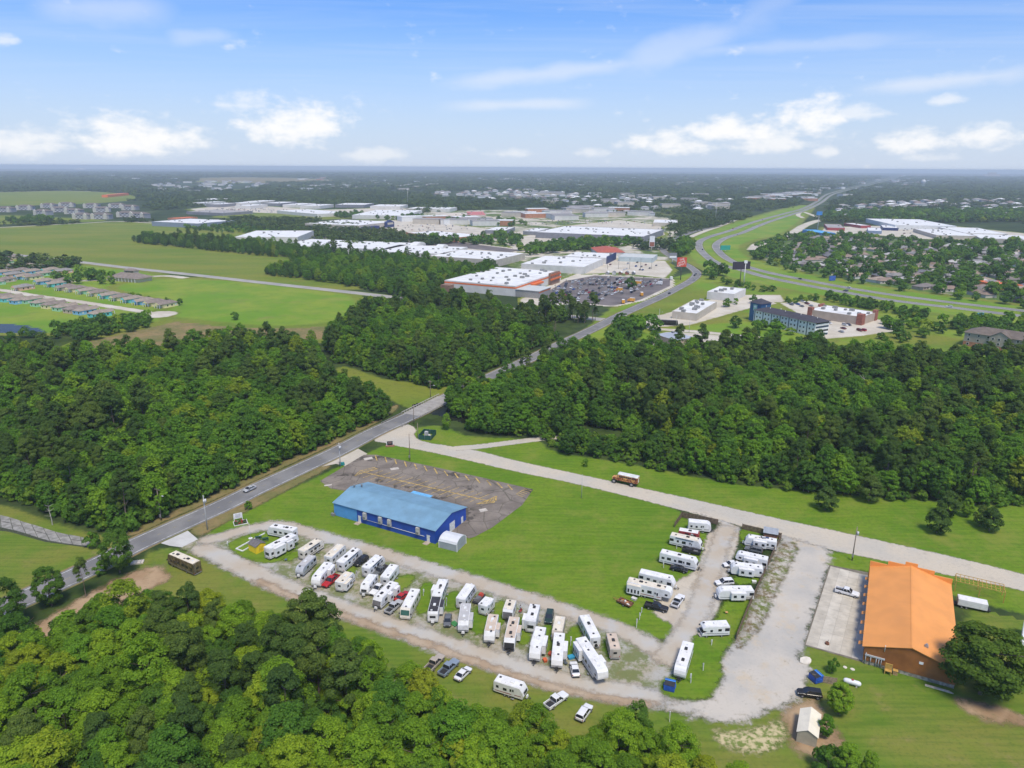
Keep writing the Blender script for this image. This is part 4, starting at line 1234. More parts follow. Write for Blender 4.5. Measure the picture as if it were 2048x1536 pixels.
    # ends
    if cap:
        pts = [(x + .018, z) for x, z in bulge]
        m_ = MB()
        for (xa, za), (xb, zb) in zip(pts[:-1], pts[1:]):
            if za > h - .6:
                continue
            m_.poly([(xa, -Yh + .1, za), (xa, Yh - .1, za), (xb, Yh - .1, min(zb, h - .35)), (xb, -Yh + .1, min(zb, h - .35))])
        m_.build('front_cap', cap, root)
    if style in ('classA', 'classC'):
        if style == 'classA':
            (xa, za), (xb, zb) = bulge[2], bulge[3]
        else:
            (xa, za), (xb, zb) = bulge[1], bulge[2]
        ws = MB().poly([(xa + .03, -Yh + .16, za + .03), (xa + .03, Yh - .16, za + .03), (xb + .03, Yh - .2, zb), (xb + .03, -Yh + .2, zb)])
        ws.build('windshield', pm('green_sunshade_glass', (.05, .13, .11), .15) if wall is OFFW else GLASS, root)
        for s in (1, -1):
            MB().box(X - .03, X + .02, s * Yh * .72 - .22, s * Yh * .72 + .22, z0 + .42, z0 + .62).build('headlight', WHITE_L, root)
            MB().box(xa - .25, xa - .05, s * (Yh + .05), s * (Yh + .32), 1.7, 2.05).build('mirror', BLACKP, root)
    elif style != 'fifth':
        if r.random() < .45:
            zz = h - 1.55
            MB().box(X - .2, X + .02, -.7, .7, zz, zz + .55).build('window', GLASS, root)
        t_ = MB()
        for s in (1, -1):
            t_.cyl((X - .2, s * .75, z0 - .02), (X + 1.15, 0, z0 - .08), .055, n=5)
        t_.cyl((X + .95, 0, .05), (X + .95, 0, z0 + .15), .05, n=5)
        t_.build('hitch', BLACKP, root)
        MB().box(X + .12, X + .48, -.38, .38, z0, z0 + .52, ins=.06).build('gas_bottle_cover', WHITE if r.random() < .6 else BLACKP, root)
    else:
        MB().box(X - 1.75, X - 1.25, -.22, .22, 1.0, 1.58).build('pin_box', BLACKP, root)
        for s in (1, -1):
            MB().box(X - 2.4, X - 2.28, s * .95 - .06, s * .95 + .06, 0.02, 1.5).build('landing_leg', CHROME, root)
    if rearwin:
        MB().box(-X - .02, -X + .02, -.75, .75, 1.45, 2.3).build('rear_window', GLASS, root)
    else:
        MB().box(-X - .02, -X + .02, -.4, .4, 1.65, 2.2).build('rear_window', GLASS, root)
    for s in (1, -1):
        MB().box(-X - .025, -X + .01, s * (Yh - .2) - .08, s * (Yh - .2) + .08, z0 + .25, z0 + .5).build('tail_light', RED_L, root)
    MB().box(-X - .18, -X + .02, -Yh + .15, Yh - .15, z0 - .08, z0 + .04).build('bumper', CHROME, root)
    ld = MB()
    for s in (.55, .95):
        ld.cyl((-X - .09, s, z0 + .3), (-X - .09, s, h + .05), .02, n=4)
    for k in range(6):
        ld.cyl((-X - .09, .55, z0 + .5 + .38 * k), (-X - .09, .95, z0 + .5 + .38 * k), .016, n=4)
    ld.build('ladder', CHROME, root)
    if spare:
        o = link('spare_wheel', TY_ME, root)
        o.location = (-X - .14, -.2, 1.15)
        o.rotation_euler = (0, 0, R(90))
    # running gear
    MB().box(-X + .4, x1 - (2.6 if style == 'fifth' else .4), -Yh + .3, Yh - .3, .42 if style != 'classA' else .3, z0 + .05).build('underframe', BLACKP, root)
    xs = (-.85, .05) if style in ('box', 'slant', 'round', 'fifth') else (-X * .45, X * .66)
    if style == 'fifth':
        xs = (-X * .3, -X * .3 + .9)
    for xw in xs:
        for s in (1, -1):
            wheel(root, xw, s * (Yh - .13))
    tag(root, label, cat, grp)
    root['rvL'] = 0
    del root['rvL']
    return root

# ---- cars
def ring(x, hw, zb, zt, k=.12):
    return [(x, -hw + k, zb), (x, hw - k, zb), (x, hw, zb + k), (x, hw, zt - k), (x, hw - k * 1.3, zt), (x, -hw + k * 1.3, zt), (x, -hw, zt - k), (x, -hw, zb + k)]

def car_proto(kind):
    """returns list of (part name, mesh, material key, location); x forward"""
    P = []
    if kind == 'pickup':
        L, hw, wb = 5.8, 1.0, (-1.75, 1.95)
        st = [(-2.9, .93, .55, .98), (-2.8, .98, .42, 1.08), (-1.0, 1.0, .40, 1.10), (-.95, 1.0, .40, 1.14), (.9, 1.0, .40, 1.16), (1.2, .99, .40, 1.17), (2.5, .95, .42, 1.08), (2.85, .86, .48, .98), (2.92, .78, .55, .85)]
        cab = [(-1.0, 1.12), (-.82, 1.84), (.35, 1.86), (1.12, 1.14)]
    elif kind == 'suv':
        L, hw, wb = 4.9, .95, (-1.5, 1.5)
        st = [(-2.45, .82, .5, .95), (-2.35, .93, .40, 1.05), (-.5, .95, .36, 1.08), (.9, .95, .36, 1.08), (1.3, .93, .36, 1.08), (2.15, .9, .40, 1.0), (2.4, .8, .46, .88), (2.46, .7, .5, .78)]
        cab = [(-2.32, 1.04), (-2.1, 1.68), (.25, 1.74), (1.15, 1.06)]
    else:
        L, hw, wb = 4.75, .92, (-1.4, 1.45)
        st = [(-2.38, .75, .5, .88), (-2.25, .88, .38, .98), (-1.2, .92, .34, 1.0), (.6, .92, .34, .98), (1.1, .91, .34, .96), (2.1, .86, .36, .86), (2.34, .75, .42, .76), (2.4, .65, .48, .68)]
        cab = [(-1.75, .96), (-.95, 1.40), (.35, 1.44), (1.2, .95)]
    if kind == 'pickup':
        # cab and nose are one shell; the bed is open
        mb = MB().loft([ring(*s) for s in st[3:]], smooth=False)
        mb.box(-2.9, -.9, -.98, .98, .42, .62)
        for s in (1, -1):
            mb.box(-2.9, -.93, s * .91 - .08, s * .91 + .08, .6, 1.1)
        mb.box(-2.92, -2.82, -.85, .85, .6, 1.09)
        P.append(('body', mb, 'paint'))
        P.append(('bed_liner', MB().box(-2.8, -.98, -.8, .8, .625, .68), 'black'))
    else:
        P.append(('body', MB().loft([ring(*s) for s in st], smooth=False), 'paint'))
    (xa, za), (xb, zb), (xc, zc), (xd, zd) = cab
    yi, yt = hw - .07, hw - .24
    q = [[(xa, -yi, za), (xd, -yi, zd), (xd, yi, zd), (xa, yi, za)], [(xb, -yt, zb - .03), (xc, -yt, zc - .03), (xc, yt, zc - .03), (xb, yt, zb - .03)]]
    P.append(('glass', MB().loft(q), 'glass'))
    xm = (xb + xc) / 2
    P.append(('roof', MB().loft([[(xb - .05, -yt - .02, zb - .035), (xc + .04, -yt - .02, zc - .035), (xc + .04, yt + .02, zc - .035), (xb - .05, yt + .02, zb - .035)], [(xb + .08, -yt + .1, zb + .02), (xc - .12, -yt + .1, zc + .02), (xc - .12, yt - .1, zc + .02), (xb + .08, yt - .1, zb + .02)]]), 'paint'))
    pil = MB()
    for s in (1, -1):
        for (x0, zz0, x1_, zz1) in ((xa, za, xb, zb), (xd, zd, xc, zc), (xa + (xd - xa) * .48, (za + zd) / 2, xm, (zb + zc) / 2)):
            pil.cyl((x0, s * (yi + .005), zz0), (x1_, s * (yt + .012), zz1 - .02), .05, n=4)
    P.append(('pillars', pil, 'paint'))
    for s in (1, -1):
        P.append(('headlight', MB().box(L / 2 - .28, L / 2 - .06, s * (hw - .30) - .16, s * (hw - .30) + .16, .72 if kind != 'sedan' else .6, .9 if kind != 'sedan' else .74), 'clear'))
        P.append(('tail_light', MB().box(-L / 2 - .01, -L / 2 + .1, s * (hw - .16) - .10, s * (hw - .16) + .08, .72, .95), 'red'))
        P.append(('mirror', MB().box(xd - .45, xd - .28, s * (hw + .0) - .02, s * (hw + .16) + .02, zd - .02, zd + .15), 'black'))
    P.append(('grille', MB().box(L / 2 - .06, L / 2 + .025, -.42, .42, .52, .80), 'black'))
    P.append(('bumper', MB().box(-L / 2 - .05, -L / 2 + .04, -hw + .15, hw - .15, .42, .58), 'black'))
    return L, hw, wb, P

CAR_CACHE, CAR_DEF = {}, {k: car_proto(k) for k in ('pickup', 'suv', 'sedan')}
PAINTS = {'white': (.72, .72, .72), 'black': (.016, .016, .018), 'silver': (.42, .43, .44), 'grey': (.13, .135, .14), 'red': (.42, .018, .02), 'tan': (.42, .36, .29), 'slate_blue': (.22, .27, .33), 'dark_blue': (.02, .035, .085), 'dark_green': (.02, .045, .035), 'blue': (.03, .09, .32), 'yellow': (.72, .40, .03), 'maroon': (.16, .02, .02)}
def car_meshes(kind, colour):
    key = (kind, colour)
    if key not in CAR_CACHE:
        pmats = {'paint': pm(colour + '_car_paint', PAINTS[colour], .25, 0, .05, .7, spec=.5), 'glass': GLASS, 'black': BLACKP, 'clear': WHITE_L, 'red': RED_L}
        base = CAR_CACHE.setdefault((kind, None), {})
        out = []
        for nme, mb, mk in CAR_DEF[kind][3]:
            if mk != 'paint' and (nme, id(mb)) in base:
                out.append((nme, base[(nme, id(mb))]))
                continue
            me = bevel_mesh(mb, .03, nme, pmats[mk]) if nme == 'body' else mb.mesh(nme, pmats[mk])
            base[(nme, id(mb))] = me
            out.append((nme, me))
        CAR_CACHE[key] = out
    return CAR_CACHE[key]

def car_at(p, ang, kind, colour, label, group=None, detail=True, s=1.0):
    nm = {'pickup': 'pickup_truck', 'suv': 'suv', 'sedan': 'car'}[kind]
    root = empty(nm, (p[0], p[1], .1), ang)
    root.scale = (s, s, s)
    for nme, me in car_meshes(kind, colour):
        link(nme, me, root)
    L, hw, wb, _ = CAR_DEF[kind]
    for xw in wb:
        for sd in (1, -1):
            wheel(root, xw, sd * (hw - .10), .36, 1.0 if kind != 'sedan' else .9)
    tag(root, label, {'pickup': 'pickup truck', 'suv': 'car', 'sedan': 'car'}[kind], group)
    return root

def car(f, b, kind, colour, label, z=.8, group='vehicles parked in the camp'):
    pf, pb = at(*f, z), at(*b, z)
    return car_at((pf + pb) / 2, math.atan2(pf.y - pb.y, pf.x - pb.x), kind, colour, label, group)

# low-detail car for the far lots: shell with window band
FARCAR = {}
def far_car(p, ang, colour, label, group, z=.05, big=False):
    key = (colour, big)
    if key not in FARCAR:
        k = 'suv' if big else 'sedan'
        L, hw, wb, P = CAR_DEF[k]
        FARCAR[key] = (P[0][1].mesh('body', pm(colour + '_car_paint', PAINTS[colour], .25, 0, .05, .7, spec=.5)), P[1][1].mesh('glass', GLASS), P[2][1].mesh('roof', pm(colour + '_car_paint', PAINTS[colour], .25)))
    root = empty('car', (p[0], p[1], z), ang)
    for nme, me in zip(('body', 'glass', 'roof'), FARCAR[key]):
        link(nme, me, root)
    tag(root, label, 'car', group)
    return root
# ================================================================== THE CAMP
T, F5, CA = 'travel_trailer', 'fifth_wheel_camper', 'motorhome'
# west rows (pixels of the roof's front end, rear end)
rv((538, 1049), (590, 1058), 'white camper at the head of the west rows, beside the looping lane', 'slant', h=3.3, acs=2, ac='b', decal=0)
rv((591, 1066), (533, 1096), 'long white fifth-wheel with side slide and rear window beside the yellow shed', 'fifth', h=3.7, slides=((-1, .12, .48), (-1, .55, .75)), acs=2, ac='b', rearwin=True, name=F5, awn='white', decal=4)
rv((641, 1076), (602, 1101), 'cream camper with dark awning, next after the long fifth-wheel', 'slant', OFFW, R_CREAM, h=3.15, ac='b', awn='black', decal=2)
rv((597, 1136), (625, 1110), 'short silver-grey camper with rounded nose toward the lower lane', 'round', GREYW, R_GREY, h=2.9, w=2.3, acs=1, decal=4)
rv((684, 1087), (656, 1113), 'cream-roofed white camper in the upper west row', 'box', WHITE, R_CREAM, h=3.1, decal=-1)
rv((717, 1093), (680, 1124), 'long white camper with black awning roll beside the black suv', 'slant', h=3.3, acs=2, ac='b', awn='black', decal=0)
rv((630, 1156), (657, 1124), 'white round-nosed fifth-wheel with wide window slide beside the red pickup', 'round', h=3.2, slides=((1, .05, .42),), name=F5, decal=1)
rv((702, 1140), (678, 1164), 'white camper with angled slide right of the red pickup', 'slant', WHITE, R_CREAM, h=3.1, slides=((-1, .0, .5),), decal=2)
rv((762, 1107), (731, 1135), 'white camper with black awning upper west row, beside the grey pickup', 'slant', h=3.25, awn='black', acs=2, decal=4)
rv((727, 1173), (746, 1148), 'small white camper with dark side windows left of the white pickup', 'slant', WHITE, R_WHITE, h=2.95, w=2.35, decal=0)
rv((790, 1127), (769, 1154), 'plain white camper last in the upper west row before the bare ground', 'box', h=3.15, decal=-1)
rv((752, 1197), (789, 1163), 'long camper with dark grey front cap and two slides', 'slant', WHITE, R_WHITE, h=3.3, acs=2, ac='b', slides=((1, .45, .62), (1, .08, .3)), cap=GREY_CAP, awn='black', decal=0)
rv((809, 1219), (831, 1177), 'cream bus-fronted motorhome with green sunshade in its windshield', 'classA', OFFW, R_WHITE, h=3.2, acs=1, decal=2, name=CA)
rv((888, 1155), (873, 1191), 'white camper with beige nose behind the black-roofed camper', 'fifth', WHITE, R_WHITE, h=3.35, slides=((1, .3, .62),), ac='b', awn='black', name=F5, decal=4)
rv((865, 1225), (873, 1193), 'white camper with black patched roof', 'box', WHITE, R_BLACK, h=3.2, slides=((1, .12, .58),), acs=1, decal=-1)
rv((944, 1164), (921, 1197), 'white camper with long awning beside the small trailer with junk', 'slant', h=3.2, acs=1, awn='black', decal=0)
rv((926, 1246), (932, 1206), 'white camper with grey sloping nose and one slide', 'slant', WHITE, R_GREY, h=3.2, slides=((1, .42, .82),), acs=2, ac='w', cap=pm('pale_grey_cap', (.50, .51, .53), .35), decal=-1)
rv((981, 1193), (965, 1210), 'very short white camper in the upper row', 'box', h=3.1, acs=1, awn='white', decal=0)
rv((978, 1267), (987, 1228), 'tan-roofed camper with two round white roof units', 'slant', WHITE, R_TAN, h=3.2, slides=((1, .38, .72),), acs=2, decal=2)
rv((1015, 1221), (1023, 1199), 'short camper with dark grey front near the standing person', 'box', WHITE, R_CREAM, h=3.1, ac='b', cap=GREY_CAP, decal=-1)
rv((1018, 1281), (1029, 1233), 'long tan-roofed camper with black band across its front', 'slant', WHITE, R_TAN, h=3.3, slides=((1, .3, .62),), acs=2, ac='b', cap=pm('black_band', (.03, .03, .032), .4), decal=4)
rv((1071, 1205), (1061, 1241), 'white fifth-wheel with big rear window facing down the rows', 'fifth', WHITE, R_WHITE, h=3.6, slides=((1, .05, .4),), acs=2, ac='b', rearwin=True, name=F5, decal=0)
rv((1114, 1264), (1121, 1232), 'cream-roofed camper mostly hidden behind a white one', 'box', TANW, R_CREAM, h=3.15, decal=-1)
rv((1069, 1302), (1082, 1253), 'long white camper with white awning, third from the east end of the lower row', 'slant', h=3.3, acs=1, slides=((1, .3, .72),), awn='white', decal=1)
rv((1114, 1316), (1119, 1265), 'long white camper with tan-stained front half of its roof', 'slant', WHITE, R_WHITE, h=3.3, slides=((1, .28, .68),), ac='b', decal=0)
rv((1166, 1225), (1191, 1274), 'bright white camper with spare wheel on its rear wall', 'slant', WHITE, R_WHITE, h=3.3, spare=True, ac='b', decal=2)
rv((1222, 1264), (1231, 1298), 'small tan camper at the east end of the rows', 'box', TANW, R_TAN, h=3.0, w=2.4, ac='b', decal=-1)
rv((1207, 1343), (1161, 1274), 'largest white fifth-wheel, right beside the white sedan', 'fifth', WHITE, R_WHITE, h=3.8, slides=((-1, .06, .34), (1, .55, .75)), acs=2, ac='w', name=F5, decal=4, bigwin=True)
rv((1052, 1373), (992, 1354), 'white camper half hidden by foreground trees below the lane', 'slant', h=3.1, acs=1, decal=0)
# east rows
rv((1423, 1045), (1377, 1040), 'white camper inside the corner of the wooden fence', 'round', WHITE, R_WHITE, h=3.2, decal=0)
rv((1400, 1065), (1358, 1058), 'low white camper with maroon sides, second in the east column', 'box', pm('maroon_and_white_panels', (.30, .05, .05), .4), R_WHITE, h=2.9, w=2.3, ac='b', decal=-1)
rv((1405, 1081), (1342, 1067), 'long cream-roofed camper with black awning, third in the east column', 'slant', WHITE, R_CREAM, h=3.3, ac='b', awn='black', decal=4)
rv((1397, 1119), (1322, 1101), 'long white camper with outlined side panels above a black car', 'slant', WHITE, R_WHITE, h=3.4, acs=1, ac='b', decal=4)
rv((1351, 1157), (1280, 1141), 'white camper behind the largest east column camper', 'slant', WHITE, R_WHITE, h=3.2, decal=-1)
rv((1345, 1179), (1256, 1158), 'long camper with row of dark windows beside the junk trailer', 'fifth', WHITE, R_CREAM, h=3.6, acs=2, ac='b', slides=((-1, .03, .33),), bigwin=True, name=F5, decal=4)
rv((1490, 1070), (1554, 1081), 'white camper with blue gear on its roof by the tin-roofed shed', 'slant', WHITE, R_WHITE, h=3.1, slides=((1, .3, .72),), roofstuff=True, decal=1)
rv((1473, 1103), (1536, 1117), 'white camper second down along the long fence', 'fifth', WHITE, R_WHITE, h=3.3, slides=((1, .28, .72),), name=F5, decal=-1)
rv((1462, 1126), (1526, 1134), 'white round-nosed camper third down along the long fence', 'round', WHITE, R_WHITE, h=3.1, slides=((1, .28, .75),), decal=-1)
rv((1435, 1176), (1506, 1176), 'white camper with wide slide on grass fourth down along the long fence', 'round', WHITE, R_WHITE, h=3.1, slides=((1, .25, .66),), decal=2)
rv((1402, 1248), (1457, 1246), 'white motorhome with blue side sweep on the grass island', 'classC', WHITE, R_WHITE, h=3.0, decal=1, name=CA)
rv((1360, 1337), (1377, 1283), 'white round-nosed camper beside the blue dumpster', 'round', WHITE, R_WHITE, h=3.15, acs=2, ac='b', decal=-1)
rv((341, 1103), (393, 1125), 'brown and tan motorhome parked on grass by the lower entrance', 'classA', CAMO, R_CREAM, h=3.6, acs=2, ac='b', name=CA, cat='motorhome', grp=None, decal=4)

car((650, 1171), (673, 1152), 'pickup', 'red', 'red pickup truck between white campers')
car((709, 1131), (735, 1113), 'suv', 'black', 'black suv beside the long white camper in the upper west row')
car((751, 1147), (769, 1136), 'pickup', 'grey', 'grey pickup half hidden between two upper-row campers')
car((743, 1189), (769, 1166), 'pickup', 'white', 'white pickup left of the grey-capped camper')
car((813, 1185), (795, 1199), 'sedan', 'red', 'red car half hidden beside the cream motorhome')
car((801, 1202), (775, 1224), 'pickup', 'silver', 'silver pickup with open bed beside the cream motorhome')
car((894, 1252), (897, 1228), 'sedan', 'grey', 'dark grey sedan right of the black-roofed camper')
car((1096, 1247), (1101, 1221), 'suv', 'dark_green', 'dark green-black suv behind the rows near the upper lane')
car((882, 1312), (857, 1338), 'pickup', 'tan', 'tan pickup on the grass below the lane')
car((912, 1321), (883, 1348), 'pickup', 'slate_blue', 'grey-blue pickup on the grass below the lane')
car((936, 1337), (916, 1356), 'sedan', 'white', 'white car beside the grey-blue pickup on the grass')
car((1146, 1322), (1153, 1353), 'sedan', 'white', 'white sedan in front of the largest fifth-wheel')
car((1124, 1392), (1101, 1408), 'pickup', 'white', 'white pickup on the grass edge below the lane')
car((1178, 1411), (1159, 1438), 'suv', 'white', 'white suv farthest down the grass below the lane')
car((1375, 1141), (1342, 1133), 'sedan', 'black', 'black car below the long camper with outlined panels')
car((1332, 1218), (1294, 1209), 'pickup', 'black', 'black pickup beside the junk trailer')
car((1364, 1190), (1348, 1213), 'pickup', 'white', 'white pickup in the lane right of the black pickup')
car((1485, 1094), (1530, 1104), 'suv', 'grey', 'dark grey car between the upper two campers on the fence side')
car((1450, 1129), (1475, 1126), 'sedan', 'white', 'white car with only its nose showing by the fence-side campers')
car((1432, 1166), (1465, 1163), 'suv', 'white', 'white suv above the camper on the grass by the fence')
car((1604, 1384), (1634, 1388), 'suv', 'black', 'black suv under the small tree by the gravel yard')
car((1717, 1190), (1673, 1178), 'pickup', 'white', 'white pickup alone on the concrete lot', group=None)
car((484, 984), (514, 970), 'sedan', 'silver', 'silver car driving on the grey road', group=None)
car((1050, 718), (1040, 723), 'suv', 'white', 'white van on the road between the far woods', group=None)

# black pontoon trailer beside the long camper
t = empty('cargo_trailer', tuple(at(1383, 1102, .7).xy) + (0,), math.atan2(*(at(1402, 1106) - at(1364, 1098)).yx))
MB().box(-2.6, 2.6, -.95, .95, .55, .7).build('deck', BLACKP, t)
for s in (1, -1):
    MB().box(-2.6, 2.6, s * .95 - .04, s * .95 + .04, .7, 1.25).build('side_rail', BLACKP, t)
    wheel(t, -.3, s * 1.05)
MB().box(-1.8, .2, -.6, .6, .72, 1.35, ins=.15).build('covered_load', pm('black_tarp', (.03, .03, .035), .7, 0, .3, 2), t)
MB().box(.5, 1.8, -.55, .4, .72, 1.15, ins=.1).build('covered_load', GREY_CAP, t)
MB().cyl((2.6, 0, .6), (3.6, 0, .5), .05).build('tongue', BLACKP, t)
tag(t, 'black trailer with covered load between two east column campers', 'trailer')
# utility trailer with scrap
RUST = pm('rusty_steel', (.20, .085, .045), .8, 0, .35, 2)
a0, b0 = at(1232, 1196, .7), at(1268, 1212, .7)
t = empty('utility_trailer', ((a0.x + b0.x) / 2, (a0.y + b0.y) / 2, 0), math.atan2(a0.y - b0.y, a0.x - b0.x))
MB().box(-2.0, 2.0, -.95, .95, .5, .6).build('deck', RUST, t)
for s in (1, -1):
    MB().box(-2.0, 2.0, s * .95 - .03, s * .95 + .03, .6, .95).build('side_rail', RUST, t)
    wheel(t, -.2, s * 1.08, .3)
g_ = MB()
for s in (1, -1):
    g_.cyl((2.0, s * .5, .55), (3.4, 0, .5), .05, n=5)
g_.build('tongue', pm('orange_primer', (.45, .20, .07), .7), t)
for k in range(7):
    r = np.random.default_rng(k)
    MB().box(-.4, .4, -.25, .25, .6, .75 + .3 * r.random(), rz=r.uniform(0, 3), o=(r.uniform(-1.6, 1.5), r.uniform(-.5, .5), 0), ins=.05).build('scrap', (RUST, OFFW, pm('orange_primer', (.45, .2, .07)), pm('weathered_wood', (.30, .23, .16), .9, 0, .25, 2))[k % 4], t)
tag(t, 'rusty utility trailer heaped with scrap beside the east campers', 'trailer')
# small flatbed with red and dark load
a0, b0 = at(950, 1204, .8), at(965, 1186, .8)
t = empty('utility_trailer', ((a0.x + b0.x) / 2, (a0.y + b0.y) / 2, 0), math.atan2(a0.y - b0.y, a0.x - b0.x))
MB().box(-2.2, 2.2, -.9, .9, .5, .62).build('deck', BLACKP, t)
MB().box(-1.9, -.6, -.6, .6, .63, 1.3, ins=.2).build('load', pm('red_orange_machine', (.45, .06, .03), .5), t)
MB().box(-.4, 1.6, -.7, .7, .63, 1.2, ins=.2).build('load', GREY_CAP, t)
MB().cyl((2.2, 0, .55), (3.2, 0, .5), .05).build('tongue', BLACKP, t)
for s in (1, -1):
    wheel(t, -.2, s * 1.02, .3)
tag(t, 'dark utility trailer with red and black load in the upper row', 'trailer')

# ---- monster bus: school bus body on tall tyres
def monster_bus():
    pf, pb = at(1226, 951, 2.2), at(1277, 962, 2.2)
    L = (pf - pb).length
    root = empty('monster_bus', ((pf.x + pb.x) / 2, (pf.y + pb.y) / 2, 0), math.atan2(pf.y - pb.y, pf.x - pb.x))
    X = L / 2
    m = bpy.data.materials.new('flame_painted_steel')
    m.use_nodes = True
    nt = m.node_tree
    b = nt.nodes['Principled BSDF']
    tc = nd(nt, 'ShaderNodeTexCoord').outputs['Object']
    f = noise(nt, tc, 1.1, 4.0, .6, 1.2)
    c = mixc(nt, sstep(nt, f, .46, .54), (.20, .045, .02), (.62, .33, .10))
    nt.links.new(c, b.inputs['Base Color'])
    b.inputs['Roughness'].default_value = .45
    prof = [(-X, 1.35), (X - 2.0, 1.35), (X - 2.0, 2.6), (X - 2.2, 3.55), (-X + .1, 3.6), (-X, 3.4)]
    link('body', bevel_mesh(MB().prism(prof, -1.2, 1.2), .1, 'body', m, 2), root)
    link('hood', bevel_mesh(MB().prism([(X - 2.02, 1.35), (X, 1.35), (X + .02, 1.9), (X - .1, 2.2), (X - 2.02, 2.4)], -.95, .95), .12, 'hood', m, 2), root)
    rp = [(-1.22, 3.55), (-1.05, 3.78), (-.6, 3.92), (.6, 3.92), (1.05, 3.78), (1.22, 3.55)]
    rr = MB().loft([[(-X, y, z) for y, z in rp], [(X - 2.15, y, z) for y, z in rp]], smooth=False)
    rr.build('roof', pm('white_bus_roof', (.66, .66, .63), .6, 0, .1, .8, dirt=.4), root)
    for s in (1, -1):
        for k in range(8):
            xc = -X + .9 + k * (L - 3.4) / 7.6
            MB().box(xc - .33, xc + .33, s * 1.2 - .015, s * 1.2 + .015, 2.7, 3.25).build('window', GLASS, root)
        for xw in (-X + 2.0, X - .9):
            w_ = wheel(root, xw, s * 1.15, .36, 2.2)
            w_.scale = (2.25, 2.6, 2.25)
            w_.location.z = .81
    MB().box(X - 2.02, X - 1.98, -1.0, 1.0, 2.65, 3.35).build('windshield', GLASS, root)
    MB().box(-X - .02, -X + .01, -.45, .45, 1.7, 3.3).build('rear_door', OFFW, root)
    MB().box(-X + .3, X - .2, -.7, .7, .95, 1.36).build('chassis', BLACKP, root)
    for xw in (-X + 2.0, X - .9):
        MB().cyl((xw, -1.1, .81), (xw, 1.1, .81), .12).build('axle', BLACKP, root)
    tag(root, 'flame-painted bus with white roof raised on huge tyres on the lawn', 'bus')
monster_bus()

# ---- small belongings set out around the campers
def tub(px, c, label, w=.5, h=.5, name='storage_tub'):
    p = at(*px)
    t = empty(name, (p.x, p.y, .1), rng.uniform(0, 3))
    m_ = pm('plastic_%d_%d_%d' % tuple(int(v * 100) for v in c), c, .5)
    MB().box(-w, w, -w * .7, w * .7, 0, h, ins=-.05).build('tub', m_, t)
    MB().box(-w - .07, w + .07, -w * .7 - .07, w * .7 + .07, h, h + .06).build('lid', m_, t)
    tag(t, label, 'tub')
def chair(px, c, label):
    p = at(*px)
    t = empty('camp_chair', (p.x, p.y, .1), rng.uniform(0, 6))
    m_ = pm('canvas_%d_%d_%d' % tuple(int(v * 100) for v in c), c, .8)
    MB().box(-.32, .32, -.3, .3, .42, .46).build('seat', m_, t)
    MB().loft([[(-.32, .28, .46), (.32, .28, .46), (.32, .32, .46), (-.32, .32, .46)], [(-.32, .48, 1.0), (.32, .48, 1.0), (.32, .52, 1.0), (-.32, .52, 1.0)]]).build('backrest', m_, t)
    for x in (-.28, .28):
        for y in (-.26, .26):
            MB().cyl((x, y, 0), (x, y, .44), .025, n=5).build('leg', CHROME, t)
    tag(t, label, 'chair')
tub((1101, 1310), (.62, .10, .03), 'orange-red tub against the left side of the tan-stained camper')
tub((1090, 1323), (.60, .12, .04), 'orange-red tub standing alone at the lane edge')
tub((1142, 1317), (.04, .30, .50), 'bright blue tub left of the largest fifth-wheel', .7)
tub((909, 1249), (.05, .22, .06), 'flat green box right of the dark grey sedan', .9, .15, 'green_box')
tub((1361, 1091), (.68, .68, .66), 'white cooler below the long black-awning camper')
tub((1334, 1126), (.62, .62, .60), 'white crate below the camper with outlined panels')
tub((1508, 1166), (.70, .70, .68), 'white box lying on the grass by the long fence')
tub((1404, 1272), (.45, .40, .36), 'pale heap of bags below the blue-swept motorhome', .8, .35, 'bag_heap')
tub((1268, 1200), (.62, .60, .56), 'white box at the end of the junk trailer', .6)
chair((1453, 1228), (.55, .30, .12), 'tan camp chair alone on the island grass')
chair((1132, 1330), (.08, .10, .12), 'dark camp chair below the blue tub')
chair((572, 1122), (.10, .14, .30), 'navy camp chair near the long fifth-wheel')
chair((1040, 1226), (.30, .05, .05), 'red camp chair beside the standing person')
chair((985, 1214), (.45, .42, .36), 'pale camp chair right of the very short camper')
# ================================================================== BUILDINGS AND FURNITURE OF THE CAMP
def frame(B, X, Y=None, z=0.0, zy=None):
    """origin B, x axis towards X, y axis to the left of it; returns root location, angle, lengths"""
    b, x = at(*B, z), at(*X, z)
    u = (x - b)
    la = u.length
    ang = math.atan2(u.y, u.x)
    lb = None
    if Y is not None:
        y = at(*Y, z if zy is None else zy)
        lb = (y.xy - b.xy).dot(Vector((-math.sin(ang), math.cos(ang))))
    return (b.x, b.y, 0), ang, la, lb

def text_part(txt, size, mat, parent, loc, rot, depth=.02, name='lettering', align='CENTER'):
    if len(txt) > 1:
        adv, parts = 0.0, []
        for ch in txt:
            if ch == ' ':
                adv += size * .32
                continue
            o = text_part(ch, size, mat, parent, loc, rot, depth, 'letter', 'LEFT')
            xs = [v.co.x for v in o.data.vertices]
            parts.append((o, adv - min(xs)))
            adv += max(xs) - min(xs) + size * .10
        for o, a_ in parts:
            o.data.transform(Matrix.Translation((a_ - adv / 2, 0, 0)))
        return parts
    cu = bpy.data.curves.new(name, 'FONT')
    cu.body = txt
    cu.size = size
    cu.align_x = align
    cu.align_y = 'CENTER'
    cu.extrude = depth
    cu.resolution_u = 2
    tmp = bpy.data.objects.new('tmp_text', cu)
    me = bpy.data.meshes.new_from_object(tmp)
    bpy.data.objects.remove(tmp)
    me.materials.clear()
    me.materials.append(mat)
    o = link(name, me, parent)
    o.location = loc
    o.rotation_euler = rot
    return o

